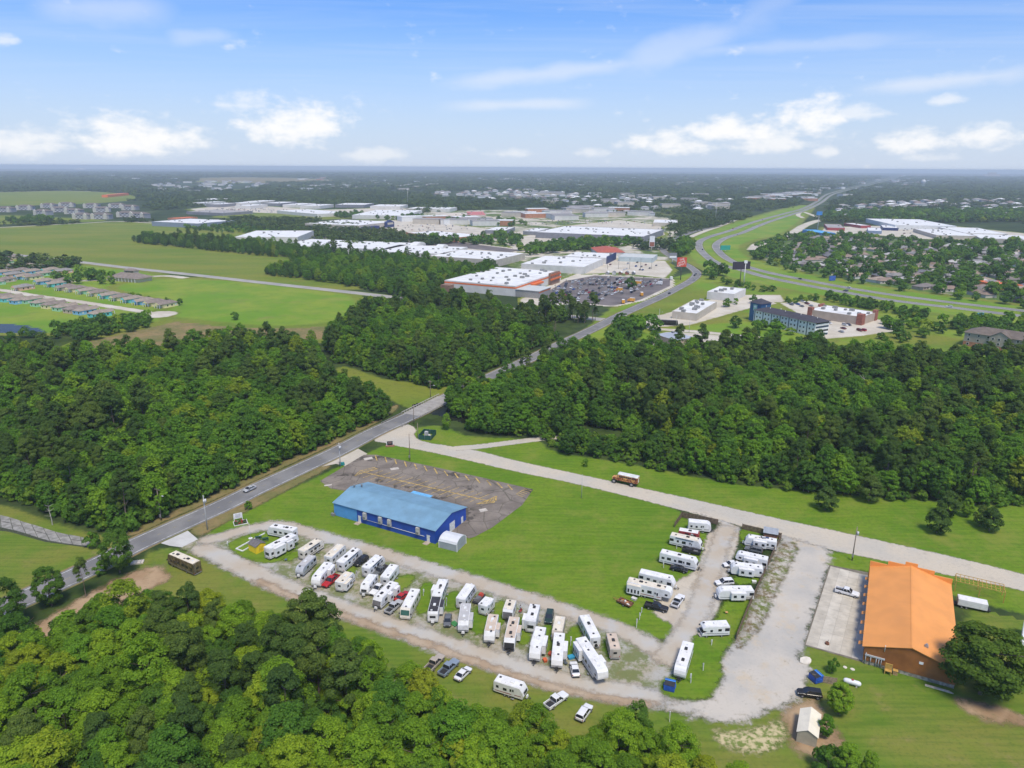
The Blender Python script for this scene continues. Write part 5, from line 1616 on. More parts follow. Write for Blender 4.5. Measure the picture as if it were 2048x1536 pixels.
# ---- blue hall
def blue_hall():
    loc, ang, w, L = frame((871, 1088), (932, 1040), (663, 1034))
    root = empty('blue_hall', loc, ang)
    h, rise = 4.3, 1.9
    BL = pm('royal_blue_metal_siding', (.016, .075, .40), .5, 0, .08, .5, stripes=('Y', 9, .5))
    LB = pm('sky_blue_metal_siding', (.10, .33, .68), .5, 0, .06, .5, stripes=('Y', 9, .5))
    RO = pm('light_blue_metal_roof', (.26, .47, .62), .5, 0, .08, .25, stripes=('Y', 5.5, 1.0), dirt=.10)
    MB().prism([(0, 0), (w, 0), (w, h), (w / 2, h + rise), (0, h)], 0, L).build('walls', BL, root)
    MB().box(-.03, .02, L * .76, L + .03, .05, h - .02).build('wall_panel', LB, root)
    MB().box(0, w, L + .001, L + .04, .05, h - .02).build('wall_panel', LB, root)
    o = .35
    k = rise / (w / 2)
    m_ = MB()
    for s in (0, 1):
        x0, x1 = (-o, w / 2) if s == 0 else (w + o, w / 2)
        z0_, z1_ = h - o * k + .06, h + rise + .06
        pts = [(x0, -o, z0_), (x1, -o, z1_), (x1, L + o, z1_), (x0, L + o, z0_)]
        th = [(x, y, z + .12) for x, y, z in pts]
        q = MB().loft([pts, th])
        r_ = q.build('roof_slope', RO, root)
    MB().box(w / 2 - .25, w / 2 + .25, -o, L + o, h + rise + .17, h + rise + .21).build('ridge_cap', RO, root)
    UN = pm('beige_air_unit', (.50, .48, .44), .6, 0, .1, 1)
    GR = pm('grey_grille', (.22, .22, .21), .6)
    for f in (.672, .517, .427, .155):
        y = L * f
        u = MB().box(-.75, -.03, y - .55, y + .55, 1.9, 4.0).build('air_unit', UN, root)
        MB().box(-.77, -.74, y - .45, y + .45, 2.05, 2.75).build('grille', GR, u)
        MB().box(-.72, -.06, y - .5, y + .5, 1.78, 1.9).build('bracket', CHROME, u)
    for f in (.735, .065):
        y = L * f
        d = MB().box(-.06, .01, y - .5, y + .5, .12, 2.25).build('door', pm('white_steel_door', (.68, .68, .66), .5), root)
        MB().box(-.12, -.06, y + .3, y + .38, 1.05, 1.12).build('handle', CHROME, d)
        MB().box(-1.9, -.05, y - .8, y + .9, .03, .14).build('door_step', pm('weathered_step', (.42, .34, .26), .9, 0, .15), root)
        MB().box(-.22, -.03, y - .75, y - .6, 2.0, 2.2).build('wall_lamp', WHITE_L, root)
    MB().cyl((-.1, L * .66, 1.55), (-.1, L * .1, 1.55), .07).build('conduit', pm('white_pipe', (.68, .68, .66), .5), root)
    MB().box(w * .45, w * .62, -.05, .02, .1, 3.0).build('roller_door', pm('white_steel_door', (.68, .68, .66)), root)
    MB().box(w * .83, w * .9, -.05, .02, .1, 2.2).build('door', pm('white_steel_door', (.68, .68, .66)), root)
    # entrance canopy on the lot side
    cpy = MB().loft([[(w + .2, L * .40, 3.0), (w + 4.3, L * .40, 2.9), (w + 4.3, L * .60, 2.9), (w + .2, L * .60, 3.0)], [(w + .2, L * .40, 3.15), (w + 4.3, L * .40, 3.05), (w + 4.3, L * .60, 3.05), (w + .2, L * .60, 3.15)]]).build('canopy', pm('bright_blue_canopy', (.16, .44, .72), .45), root)
    for y in (L * .41, L * .59):
        MB().cyl((w + 4.1, y, 0), (w + 4.1, y, 2.92), .08).build('post', CHROME, cpy)
    for x, y in ((w * .62, L * .93), (w * .50, L * .965)):
        zz = h + rise - abs(x - w / 2) * k + .18
        v_ = MB().cyl((x, y, zz - .1), (x, y, zz + .7), .22).cyl((x, y, zz + .7), (x, y, zz + .95), .42, .3)
        v_.build('roof_vent', GR, root)
    MB().box(-.9, -.2, L * .985, L * 1.02, .05, .9).build('air_unit', GR, root)
    tag(root, 'blue metal hall with light blue gabled roof beside the striped lot', 'building')
blue_hall()

def metal_arch_shed():
    loc, ang, w, L = frame((878, 1093), (903, 1103), None)
    # footprint from its roof: runs along the hall's end
    a, b = at(878, 1095), at(914, 1104)
    ang = math.atan2(b.y - a.y, b.x - a.x)
    root = empty('carport_shed', (a.x, a.y, 0), ang)
    L, w = (b - a).length, 5.4
    WS = pm('white_carport_steel', (.72, .73, .74), .4, 0, .04, .5, stripes=('X', 6, .5))
    GS = pm('grey_steel_wall', (.36, .38, .42), .5, 0, .06, .5, stripes=('Z', 6, .4))
    arch = [(.15, 2.25), (.45, 2.75), (1.2, 3.2), (w / 2, 3.45), (w - 1.2, 3.2), (w - .45, 2.75), (w - .15, 2.25)]
    out = [(-.08, 2.15), (.25, 2.85), (1.1, 3.34), (w / 2, 3.6), (w - 1.1, 3.34), (w - .25, 2.85), (w + .08, 2.15)]
    sec = out + arch[::-1]
    MB().loft([[(0, y, z) for y, z in sec], [(L, y, z) for y, z in sec]]).build('roof', WS, root)
    MB().box(0.05, L - .05, .0, .08, 0.02, 2.3).build('side_wall', GS, root)
    MB().box(0.05, L - .05, w - .08, w, 0.02, 2.3).build('side_wall', GS, root)
    for x, n in ((.02, 'end_wall'), (L - .08, 'end_wall')):
        prof = [(.1, .02), (w - .1, .02)] + [(y, z - .02) for y, z in arch[::-1]]
        MB().loft([[(x, y, z) for y, z in prof], [(x + .06, y, z) for y, z in prof]]).build(n, GS, root)
    for x in (0, L):
        for y in (0, w):
            MB().box(x - .09, x + .09, y - .09, y + .09, 0, 2.4).build('corner_trim', pm('white_trim', (.75, .75, .75), .5), root)
    tag(root, 'white arched metal shed at the end of the blue hall', 'shed')
metal_arch_shed()

# ---- striped parking lot
K8 = lambda x, y: (640 + .21484 * x, 870 + .21484 * y)
lot = hard('parking_lot', [K8(0, 430), K8(200, 310), K8(410, 185), K8(520, 185), K8(1000, 285), K8(1500, 395), K8(1985, 508), K8(1880, 655), K8(1600, 865), K8(1440, 950), K8(1385, 965), K8(1200, 900), K8(900, 700), K8(240, 522), K8(100, 500)], .085, ground_mat('lot_asphalt', g_oldlot))
def stripe(p, q, w=.14, name='stripe', z=.1):
    a, b = at(*p), at(*q)
    d = (b - a)
    n = Vector((-d.y, d.x, 0)).normalized() * w
    MB().poly([(a.x - n.x, a.y - n.y, z), (b.x - n.x, b.y - n.y, z), (b.x + n.x, b.y + n.y, z), (a.x + n.x, a.y + n.y, z)]).build(name, ypaint, lot)
tops = [(515, 193), (607, 210), (697, 228), (787, 250), (880, 270), (970, 290), (1062, 310), (1155, 335), (1252, 355), (1350, 378), (1448, 400), (1553, 425), (1647, 445), (1748, 465)]
bots = [(530, 240), (622, 257), (713, 273), (805, 297), (902, 320), (997, 338), (1092, 362), (1190, 380), (1287, 403), (1388, 425), (1490, 448), (1594, 472), (1697, 495), (1790, 512)]
for a, b in zip(tops, bots):
    stripe(K8(*a), K8(*b), .22)
stripe(K8(405, 348), K8(1620, 628), .22, z=.106)
for k in range(15):
    a = (400 + 70.7 * k, 400 + 16.1 * k)
    stripe(K8(*a), K8(a[0] + 186, a[1] - 67 - .3 * k), .12)
for pts in ([(320, 385), (375, 335), (500, 305), (540, 320), (405, 352), (320, 385)], [(1645, 570), (1560, 610), (1455, 645), (1620, 630), (1645, 570)]):
    for a, b in zip(pts[:-1], pts[1:]):
        stripe(K8(*a), K8(*b), .17, z=.112)
for k in range(1, 6):
    stripe(K8(320 + 30 * k, 385 - 10 * k), K8(370 + 32 * k, 338 - 5 * k), .12, z=.109)
    stripe(K8(1480 + 32 * k, 642 - 5 * k), K8(1550 + 18 * k, 612 - 8 * k), .12, z=.109)
for k in range(5):
    stripe(K8(1825 + 18 * k, 552 - 12 * k), K8(1890 + 20 * k, 578 - 14 * k), .12)
stripe(K8(1825, 555), K8(1905, 503), .12, z=.109)
for (x, y, sx_, sy_) in ((450, 222, 3.2, 2.2), (695, 316, 3.0, 1.8), (1520, 702, 2.4, 2.0), (75, 470, 2.5, 1.0)):
    p = at(*K8(x, y))
    MB().box(-sx_ / 2, sx_ / 2, -sy_ / 2, sy_ / 2, .1, .14, rz=.4, o=(p.x, p.y, 0)).build('concrete_pad', pm('pale_pad', (.52, .47, .40), .9, 0, .12, .8), lot)
hard('entrance_apron', [(637, 935), (652, 921), (690, 905), (708, 893), (735, 908), (722, 915), (700, 935), (672, 928)], .08, ground_mat('apron_concrete', g_concrete))
hard('entrance_apron', [(315, 1085), (345, 1068), (370, 1057), (396, 1079), (364, 1095), (340, 1092)], .082, ground_mat('fresh_concrete', lambda nt, p: k_two(nt, p, (.46, .45, .42), (.53, .52, .49), .2)))

# ---- orange-roofed building
def orange_hall():
    bl = at(1759, 1136, 4.6)
    loc, ang, w, _ = frame((1724, 1326), (1908, 1378))
    b = Vector(loc)
    L = (bl.xy - b.xy).dot(Vector((-math.sin(ang), math.cos(ang))))
    root = empty('orange_hall', loc, ang)
    h, rise = 4.4, 2.6
    WL = pm('rust_brown_siding', (.34, .130, .036), .6, 0, .14, .35, stripes=('X', 4, .6), dirt=.1)
    RO = pm('orange_metal_roof', (.80, .33, .085), .5, 0, .05, .2, stripes=('Y', 5, .4), dirt=.05)
    STN = pm('grey_stone_base', (.30, .27, .22), .9, 0, .3, 1.5)
    MB().prism([(0, .9), (w, .9), (w, h), (w / 2, h + rise), (0, h)], 0, L).build('walls', WL, root)
    MB().box(.06, w - .06, .06, L - .06, 0, .9).build('stone_base', STN, root)
    k = rise / (w / 2)
    o = .5
    for s in (0, 1):
        x0, x1 = (-o, w / 2) if s == 0 else (w + o, w / 2)
        z0_, z1_ = h - o * k + .05, h + rise + .05
        pts = [(x0, -.25, z0_), (x1, -.25, z1_), (x1, L + .2, z1_), (x0, L + .2, z0_)]
        MB().loft([pts, [(x, y, z + .14) for x, y, z in pts]]).build('roof_slope', RO, root)
    MB().box(w / 2 - .2, w / 2 + .2, -.26, L + .2, h + rise + .18, h + rise + .22).build('ridge_cap', RO, root)
    # stepped false front on the road side
    for (x0, x1, zt) in ((-.6, w * .2, 5.9), (w * .2, w * .42, 7.0), (w * .42, w * .58, 7.9), (w * .58, w * .8, 7.0), (w * .8, w + .6, 5.9)):
        MB().box(x0, x1 - .01, L + .22, L + .5, 0, zt).build('false_front', RO, root)
    # lean-to bays along the left side
    for kk in range(8):
        y = L * (.06 + .115 * kk)
        MB().loft([[(-1.25, y, 3.0), (-.02, y, 3.5), (-.02, y + 1.3, 3.5), (-1.25, y + 1.3, 3.0)], [(-1.25, y, 3.08), (-.02, y, 3.58), (-.02, y + 1.3, 3.58), (-1.25, y + 1.3, 3.08)]]).build('window_awning', RO, root)
        MB().box(-.04, .02, y + .1, y + 1.2, 1.2, 2.7).build('window', GLASS, root)
    # meters and pipes on the gable
    mt = MB()
    for x, z1_ in ((.5, 3.0), (1.5, 2.6), (2.6, 2.4), (3.1, 2.4), (3.6, 2.4)):
        mt.cyl((x, -.12, .1), (x, -.12, z1_), .09, n=6)
    mt.box(.3, 4.2, -.25, -.02, 2.3, 2.65)
    mt.build('meter_rack', pm('galvanised_grey', (.46, .47, .48), .5, 0, .1), root)
    MB().box(w * .60, w * .645, -.06, .01, 3.7, 4.3).build('gable_vent', pm('white_trim', (.75, .75, .75)), root)
    MB().cyl((w * .22, -.1, 4.4), (w * .22, -.1, 6.0), .07).build('vent_pipe', pm('white_pipe', (.68, .68, .66)), root)
    xx = w * .66
    zz = h + rise - (xx - w / 2) * k + .2
    MB().box(xx - .35, xx + .35, 2.6, 3.3, zz - .3, zz + .4).cyl((xx, 2.9, zz + .4), (xx, 2.9, zz + .8), .2).build('exhaust_fan', CHROME, root)
    tag(root, 'rust-brown hall with orange metal roof at the right edge', 'building')
    return root, w, L
oh, OW, OL = orange_hall()
# wooden chair, crate and timbers by the gable
def local(root, x, y):
    v = root.matrix_basis @ Vector((x, y, 0))
    return v
YW = pm('yellow_wood', (.48, .29, .07), .8, 0, .15, 2)
v = local(oh, OW * .29, -.9)
t = empty('wooden_stand', (v.x, v.y, 0), oh.rotation_euler.z)
MB().box(-.7, .7, -.1, .1, .9, 2.3).build('back_board', YW, t)
MB().box(-.7, .7, -.9, -.1, .85, .95).build('seat_board', YW, t)
for x in (-.62, .62):
    for y in (-.82, .05):
        MB().box(x - .07, x + .07, y - .07, y + .07, 0, .85).build('leg', YW, t)
tag(t, 'yellow wooden stand leaning against the brown gable', 'stand')
v = local(oh, OW * .37, -.75)
t = empty('wooden_box', (v.x, v.y, 0), oh.rotation_euler.z)
MB().box(-.45, .45, -.4, .4, 0, 1.0).build('box', pm('tan_wood', (.40, .26, .12), .8, 0, .15, 2), t)
MB().box(-.5, .5, -.45, .45, 1.0, 1.08).build('lid', YW, t)
tag(t, 'small tan box beside the yellow wooden stand', 'box')
v = local(oh, OW * .84, -1.6)
t = empty('timber', (v.x, v.y, 0), oh.rotation_euler.z)
for k in range(3):
    MB().box(-2.6, 2.6 - k * .3, -.3 + k * .2, -.14 + k * .2, .02, .2).build('beam', pm('bleached_timber', (.55, .48, .38), .9, 0, .15, 2), t)
tag(t, 'pale timber beams lying along the brown gable foot', 'timber')
# yellow post and lattice frame behind the building
p0, p1 = at(1913, 1163, 3.0), at(2011, 1186, 3.0)
t = empty('pergola', (p0.x, p0.y, 0), math.atan2(p1.y - p0.y, p1.x - p0.x))
Lp = (p1 - p0).length
for k in range(12):
    x = Lp * k / 11
    MB().box(x - .06, x + .06, 0, 4.2, 2.9, 3.05).build('rafter', YW, t)
for y in (0, 1.4, 2.8, 4.2):
    MB().box(0, Lp, y - .05, y + .05, 3.06, 3.18).build('purlin', YW, t)
for x in (0, Lp * .5, Lp):
    for y in (.1, 4.1):
        MB().box(x - .09, x + .09, y - .09, y + .09, 0, 2.9).build('post', YW, t)
tag(t, 'yellow timber lattice frame beside the orange-roofed building', 'pergola')
p = at(1942, 1216, 0)
t = empty('box_trailer', (p.x, p.y, 0), oh.rotation_euler.z + .05)
link('body', bevel_mesh(MB().box(-3.2, 3.2, -1.2, 1.2, .7, 2.5), .08, 'body', WHITE), t)
MB().box(-3.0, 3.0, -1.05, 1.05, 2.505, 2.55).build('roof', R_WHITE, t)
for x in (-2.2, -1.2):
    for s in (1, -1):
        wheel(t, x, s * 1.15)
MB().box(-4, 4, -.8, .8, .45, .7).build('underframe', BLACKP, t)
tag(t, 'white box trailer under the lattice frame behind the oak', 'trailer')
p = at(2040, 1290, 0)
t = empty('box_trailer', (p.x + 1.5, p.y, 0), oh.rotation_euler.z + 1.4)
link('body', bevel_mesh(MB().box(-5, 5, -1.3, 1.3, .7, 3.4), .08, 'body', WHITE), t)
MB().box(-4.8, 4.8, -1.1, 1.1, 3.405, 3.45).build('roof', R_WHITE, t)
for x in (-2.2, -1.2):
    for s in (1, -1):
        wheel(t, x, s * 1.15)
tag(t, 'white trailer at the right edge behind the big oak', 'trailer')

# ---- concrete lot of slabs beside it
cl = hard('concrete_lot', [(1659, 1130), (1608, 1291), (1728, 1326), (1763, 1150), (1740, 1146)], .07, ground_mat('joint_concrete', lambda nt, p: k_two(nt, p, (.14, .12, .09), (.2, .18, .14), .5)))
CM = [pm('concrete_slab_%d' % k, (.47 + .03 * k, .425 + .03 * k, .345 + .028 * k), .95, 0, .10, .4, dirt=.25) for k in range(3)]
A_, B_, C_, D_ = at(1661, 1133), at(1759, 1158), at(1726, 1322), at(1611, 1290)
nu, nv = 5, 11
for i in range(nu):
    for j in range(nv):
        e = .006
        q = []
        for (uu, vv) in ((i + e, j + e), (i + 1 - e, j + e), (i + 1 - e, j + 1 - e), (i + e, j + 1 - e)):
            u, v = uu / nu, vv / nv
            q.append((A_ * (1 - u) + B_ * u) * (1 - v) + (D_ * (1 - u) + C_ * u) * v)
        zt = .125 + .006 * ((i * 7 + j * 3) % 4)
        MB().loft([[(a.x, a.y, .075) for a in q], [(a.x, a.y, zt) for a in q]]).build('slab', CM[(i * 5 + j * 3) % 3], cl)
cn = at(1671, 1147 + 143)
t = empty('fire_pit', tuple(at(1654, 1289).xy) + (.13,))
MB().cyl((0, 0, 0), (0, 0, .5), .5, .42, n=10).build('bowl', RUST, t)
MB().cyl((0, 0, .5), (.2, 0, 1.1), .05).build('poker', BLACKP, t)
tag(t, 'small rusty fire pit on the concrete lot', 'fire pit')

# ---- sheds
def gable_shed(name, label, B, X, d, h, rise, wallm, roofm, door=None, cat='shed', z=0):
    loc, ang, w, _ = frame(B, X)
    root = empty(name, loc, ang)
    MB().prism([(0, 0), (w, 0), (w, h), (w / 2, h + rise), (0, h)], 0, d).build('walls', wallm, root)
    k = rise / (w / 2)
    o = .18
    for s in (0, 1):
        x0, x1 = (-o, w / 2) if s == 0 else (w + o, w / 2)
        pts = [(x0, -o, h - o * k + .03), (x1, -o, h + rise + .03), (x1, d + o, h + rise + .03), (x0, d + o, h - o * k + .03)]
        MB().loft([pts, [(x, y, z_ + .07) for x, y, z_ in pts]]).build('roof_slope', roofm, root)
    if door:
        d_ = MB().box(w * .3, w * .7, -.05, .01, .05, h * .92).build('door', door, root)
        MB().box(w * .62, w * .66, -.1, -.05, h * .4, h * .5).build('handle', CHROME, d_)
    tag(root, label, cat)
    return root
gable_shed('yellow_shed', 'small bright yellow shed with grey roof beside the fifth-wheel', (513, 1109), (532, 1100), 3.6, 2.3, .7, pm('yellow_siding', (.86, .62, .03), .6, 0, .05, 1), pm('grey_shingles', (.15, .14, .14), .9, 0, .2, 3), pm('yellow_door', (.7, .5, .03), .6))
gable_shed('tan_shed', 'tan metal shed with pale roof at the bottom right', (1592, 1483), (1632, 1496), 6.6, 2.4, 1.0, pm('tan_metal_wall', (.44, .40, .31), .6, 0, .06, 1, stripes=('X', 5, .4)), pm('pale_cream_roof', (.78, .71, .56), .6, 0, .05, .6, dirt=.1), None)
p = at(1540, 1078, 0)
t = empty('tin_shed', (p.x, p.y, 0), math.atan2(*(at(1554, 1081) - at(1490, 1070)).yx))
MB().box(-1.9, 1.9, -1.4, 1.4, 0, 2.5).build('walls', pm('rusty_red_board', (.25, .12, .08), .8, 0, .2, 2), t)
MB().loft([[(-2.1, -1.7, 2.52), (2.1, -1.7, 2.52), (2.1, 1.7, 2.9), (-2.1, 1.7, 2.9)], [(-2.1, -1.7, 2.6), (2.1, -1.7, 2.6), (2.1, 1.7, 2.98), (-2.1, 1.7, 2.98)]]).build('roof', pm('galvanised_roof', (.46, .48, .49), .4, .3, .1, .8, stripes=('X', 6, .4)), t)
tag(t, 'tin-roofed lean-to shed in the fence corner behind a camper', 'shed')

# ---- dumpsters
def dumpster(px, ang, label):
    p = at(*px)
    BLU = pm('blue_dumpster_steel', (.02, .09, .42), .5, 0, .15, 1.2, dirt=.2)
    t = empty('dumpster', (p.x, p.y, .06), ang)
    MB().prism([(-1.0, .15), (1.0, .15), (1.15, 1.35), (.9, 1.75), (-1.0, 1.45)], -1.1, 1.1).build('bin', BLU, t)
    MB().loft([[(-1.02, -1.08, 1.49), (.3, -1.08, 1.68), (.3, 1.08, 1.68), (-1.02, 1.08, 1.49)], [(-1.02, -1.08, 1.54), (.3, -1.08, 1.73), (.3, 1.08, 1.73), (-1.02, 1.08, 1.54)]]).build('lid', BLACKP, t)
    MB().loft([[(.32, -1.1, 1.70), (1.05, -1.1, 1.62), (1.05, 1.1, 1.62), (.32, 1.1, 1.70)], [(.32, -1.1, 1.75), (1.05, -1.1, 1.67), (1.05, 1.1, 1.67), (.32, 1.1, 1.75)]]).build('lid', pm('light_blue_lid', (.06, .26, .66), .5), t)
    for s in (1, -1):
        MB().box(-.6, .6, s * 1.1 - .02, s * 1.25, .8, .98).build('lift_sleeve', BLU, t)
    MB().box(-1.0, 1.0, -1.0, 1.0, 0, .15).build('skid', BLACKP, t)
    tag(t, label, 'dumpster')
dumpster((1339, 1378), R(70), 'blue dumpster on the grass island corner')
dumpster((1631, 1361), R(20), 'blue dumpster beside the small tree by the gravel yard')
t = empty('board_fence', tuple(at(1648, 1366).xy) + (0,), R(-15))
for k in range(3):
    MB().box(-2.4 + 1.6 * k, -.85 + 1.6 * k, -.04, .04, .1, 1.7).build('panel', pm('weathered_wood', (.30, .23, .16), .9, 0, .25, 2), t)
for k in range(4):
    MB().box(-2.46 + 1.6 * k, -2.36 + 1.6 * k, -.08, .08, 0, 1.8).build('post', pm('weathered_wood', (.30, .23, .16)), t)
tag(t, 'short wooden screen behind the dumpster near the black suv', 'fence')

# ---- gas tank
p, q = at(1692, 1361, .8), at(1717, 1368, .8)
t = empty('gas_tank', ((p.x + q.x) / 2, (p.y + q.y) / 2, 0), math.atan2(q.y - p.y, q.x - p.x))
mb = MB()
rs = [(-1.75, .05), (-1.68, .3), (-1.5, .46), (-1.2, .55), (1.2, .55), (1.5, .46), (1.68, .3), (1.75, .05)]
mb.loft([[(x, rr * math.cos(a), .85 + rr * math.sin(a)) for a in np.linspace(0, 2 * math.pi, 14, endpoint=False)] for x, rr in rs], smooth=True)
mb.build('tank', pm('white_tank_paint', (.72, .72, .72), .35, 0, .04), t)
MB().cyl((0, 0, 1.38), (0, 0, 1.55), .25).build('valve_cover', pm('red_valve', (.35, .05, .05)), t)
for x in (-.9, .9):
    MB().box(x - .15, x + .15, -.45, .45, 0, .42).build('saddle', pm('pale_pad', (.52, .47, .40)), t)
tag(t, 'white horizontal gas tank on the lawn', 'gas tank')
# white slab stone and stepping stones, posts
def slabstone(px, rx, ry, z, label, name='concrete_pad', c=(.66, .60, .50)):
    p = at(*px)
    t = empty(name, (p.x, p.y, 0), rng.uniform(0, 3))
    n = 11
    rg = [(rx * (1 + .12 * math.sin(3.1 * k)) * math.cos(2 * math.pi * k / n), ry * (1 + .1 * math.cos(2.3 * k)) * math.sin(2 * math.pi * k / n)) for k in range(n)]
    me = MB().loft([[(x, y, .0) for x, y in rg], [(x, y, z) for x, y in rg], [(x * .9, y * .9, z + .03) for x, y in rg]]).build('slab_stone', pm('chalky_stone', c, .9, 0, .08, 1), t)
    tag(t, label, 'stone')
slabstone((1611, 1322), 1.6, 1.1, .25, 'large pale flat stone beside the gravel yard', 'flat_stone')
slabstone((1690, 1335), .45, .4, .12, 'left of two round white stones on the lawn', 'flat_stone', (.7, .68, .62))
slabstone((1705, 1339), .5, .4, .12, 'right of two round white stones on the lawn', 'flat_stone', (.7, .68, .62))

# ---- wooden fences
FW = pm('grey_brown_fence_boards', (.235, .170, .115), .9, 0, .28, 1.2, stripes=('X', 3.2, .9))
def fence(pts, label, h=1.9, gap=2.4):
    P = [at(*p) for p in pts]
    root = empty('wooden_fence', (P[0].x, P[0].y, .05))
    for a, b in zip(P[:-1], P[1:]):
        n = max(1, round((b - a).length / gap))
        ang = math.atan2(b.y - a.y, b.x - a.x)
        L = (b - a).length / n
        for k in range(n):
            o = a + (b - a) * ((k + .5) / n) - P[0]
            pa = link('panel', FENCE_P, root)
            pa.location = (o.x, o.y, 0)
            pa.rotation_euler = (0, 0, ang)
            pa.scale = (L / 2.4 * .985, 1, h / 1.9)
            o = a + (b - a) * (k / n) - P[0]
            po = link('post', FENCE_S, root)
            po.location = (o.x, o.y, 0)
            po.rotation_euler = (0, 0, ang)
    tag(root, label, 'fence')
def fence_panel():
    mb = MB()
    for k in range(16):
        x = -1.2 + k * .15
        d = .012 * ((k * 5) % 3)
        mb.box(x + .006, x + .144, -.015 - d, .012 - d, .05, 1.86 + .03 * ((k * 7) % 3))
    mb.box(-1.2, 1.2, .014, .06, .4, .5).box(-1.2, 1.2, .014, .06, 1.4, 1.5)
    return mb.mesh('panel', FW)
FENCE_P = fence_panel()
FENCE_S = MB().box(-.06, .06, -.06, .06, 0, 2.0).mesh('post', FW)
fence([(1349, 1055), (1363, 1035), (1436, 1050)], 'wooden fence around the top corner of the east campers')
fence([(1484, 1059), (1562, 1078), (1548, 1106), (1520, 1168), (1494, 1226), (1472, 1281)], 'long wooden fence between the camp and the gravel yard')

# ---- utility poles
PW = pm('weathered_pole_wood', (.25, .20, .155), .9, 0, .2, 1)
PG = pm('grey_steel_pole', (.46, .46, .45), .6, 0, .1, 1)
def pole(base, h, label, mat=PW, arm=True, can=False, lamp=False, r=.17, name='utility_pole', box=False, yaw=None):
    p = at(*base)
    t = empty(name, (p.x, p.y, 0), yaw if yaw is not None else R(-28))
    MB().cyl((0, 0, 0), (0, 0, h), r, r * .65, n=8).build('shaft', mat, t)
    if arm:
        a_ = MB().box(-1.15, 1.15, -.06, .06, h - .7, h - .55).build('crossarm', PW, t)
        for x in (-1.0, -.4, .4, 1.0):
            MB().cyl((x, 0, h - .55), (x, 0, h - .35), .06, n=6).build('insulator', CHROME, a_)
    if can:
        for k in range(1 if can == 1 else 2):
            MB().cyl((.42, -.25 + .5 * k, h - 2.3), (.42, -.25 + .5 * k, h - 1.3), .26, n=10).build('transformer', pm('pale_grey_transformer', (.55, .56, .57), .5), t)
    if lamp:
        l_ = MB().cyl((0, 0, h - 2.6), (2.0, 0, h - 2.2), .05, n=5).build('lamp_arm', CHROME, t)
        MB().box(1.9, 2.5, -.15, .15, h - 2.32, h - 2.15).build('lamp_head', WHITE_L, l_)
    if box:
        MB().box(-.25, .25, -.42, -.15, 1.2, 2.2).build('meter_box', CHROME, t)
    tag(t, label, 'pole', 'utility poles along the roads')
pole((415, 1060), 11.5, 'pale pole with transformer beside the lower entrance', PG, False, 2, box=False)
pole((323, 1041), 11, 'wooden pole with lamp arm at the wood edge left of the road', PW, True, 0, True, box=True)
pole((681, 934), 9.5, 'grey pole with transformers at the parking lot entrance', PG, True, 2, box=True)
pole((758, 826), 9.5, 'wooden pole with transformer in the wood edge beside the bridge', PW, True, 2)
pole((828, 849), 9, 'wooden pole by the bridge approach', PW, False)
pole((836, 876), 6.5, 'short pole beside the green fenced utility box', PW, False)
pole((820, 921), 10.5, 'slim pole on the strip between parking lot and gravel road', PW, False, box=True)
pole((1163, 996), 8.5, 'slim lamp pole standing on the lawn below the gravel road', PG, False, 0, False, .11)
pole((861, 797), 9, 'wooden pole with lamp arm in the creek clearing', PW, True, 0, True)
pole((1704, 1121), 10.5, 'wooden pole with box beside the gravel road near the orange roof', PW, False, 1, box=True)
pole((1111, 668), 10, 'thin pole at the wood edge along the far road', PW, True)
pole((68, 1316), 9, 'weathered pole with lamp rising from the foreground wood', PW, False, 0, True)
for k, (x, y) in enumerate(((1378, 665), (1352, 655), (1318, 642), (1252, 655), (1390, 632))):
    pole((x, y), 9, ('far pole by the grey-roofed shop', 'far pole left of the grey-roofed shop', 'far pole beside the black bus', 'far pole at the crossroads', 'far pole near the white store')[k], PG, False, 0, True, .14)

# ---- signs
def sign(px, w, h, z0, ang, label, face, posts=PG, base=None, lines=None, name='sign', trim=None):
    p = at(*px)
    t = empty(name, (p.x, p.y, 0), ang)
    MB().box(-w / 2, w / 2, -.09, .09, z0, z0 + h).build('panel', face, t)
    if trim:
        MB().box(-w / 2 - .1, w / 2 + .1, -.12, .12, z0 + h, z0 + h + .22).build('cap', trim, t)
    for s in (1, -1):
        MB().box(s * w * .46 - .1, s * w * .46 + .1, -.13, .13, 0, z0 + h).build('post', posts, t)
    if base:
        MB().box(-w / 2 - .4, w / 2 + .4, -.55, .55, 0, .55).build('base', base, t)
    for k, (wd, zz, m) in enumerate(lines or []):
        MB().box(-wd / 2, wd / 2, -.105, -.09, zz, zz + .13).build('text_line', m, t)
    tag(t, label, 'sign')
    return t
GT = pm('grey_print', (.32, .32, .36), .7)
sign((477, 1043), 2.6, 1.7, 1.1, R(28), 'white sign on posts in a flower bed by the camp entrance', pm('white_sign_face', (.75, .75, .77), .5), pm('white_trim', (.75, .75, .75)), None, [(1.8, 2.35, GT), (1.4, 2.0, GT), (1.9, 1.7, GT), (1.2, 1.4, GT)])
bedp = at(481, 1046)
t = empty('flower_bed', (bedp.x, bedp.y, .02), R(28))
bw = pm('white_bed_border', (.70, .70, .68), .7)
for (x0, x1, y0, y1) in ((-2.0, 2.0, -1.5, -1.36), (-2.0, 2.0, 1.36, 1.5), (-2.0, -1.86, -1.36, 1.36), (1.86, 2.0, -1.36, 1.36)):
    MB().box(x0, x1, y0, y1, 0, .22).build('border', bw, t)
MB().box(-1.85, 1.85, -1.35, 1.35, 0, .08).build('soil', pm('dark_soil', (.05, .06, .03), .95, 0, .3, 2), t)
r = np.random.default_rng(5)
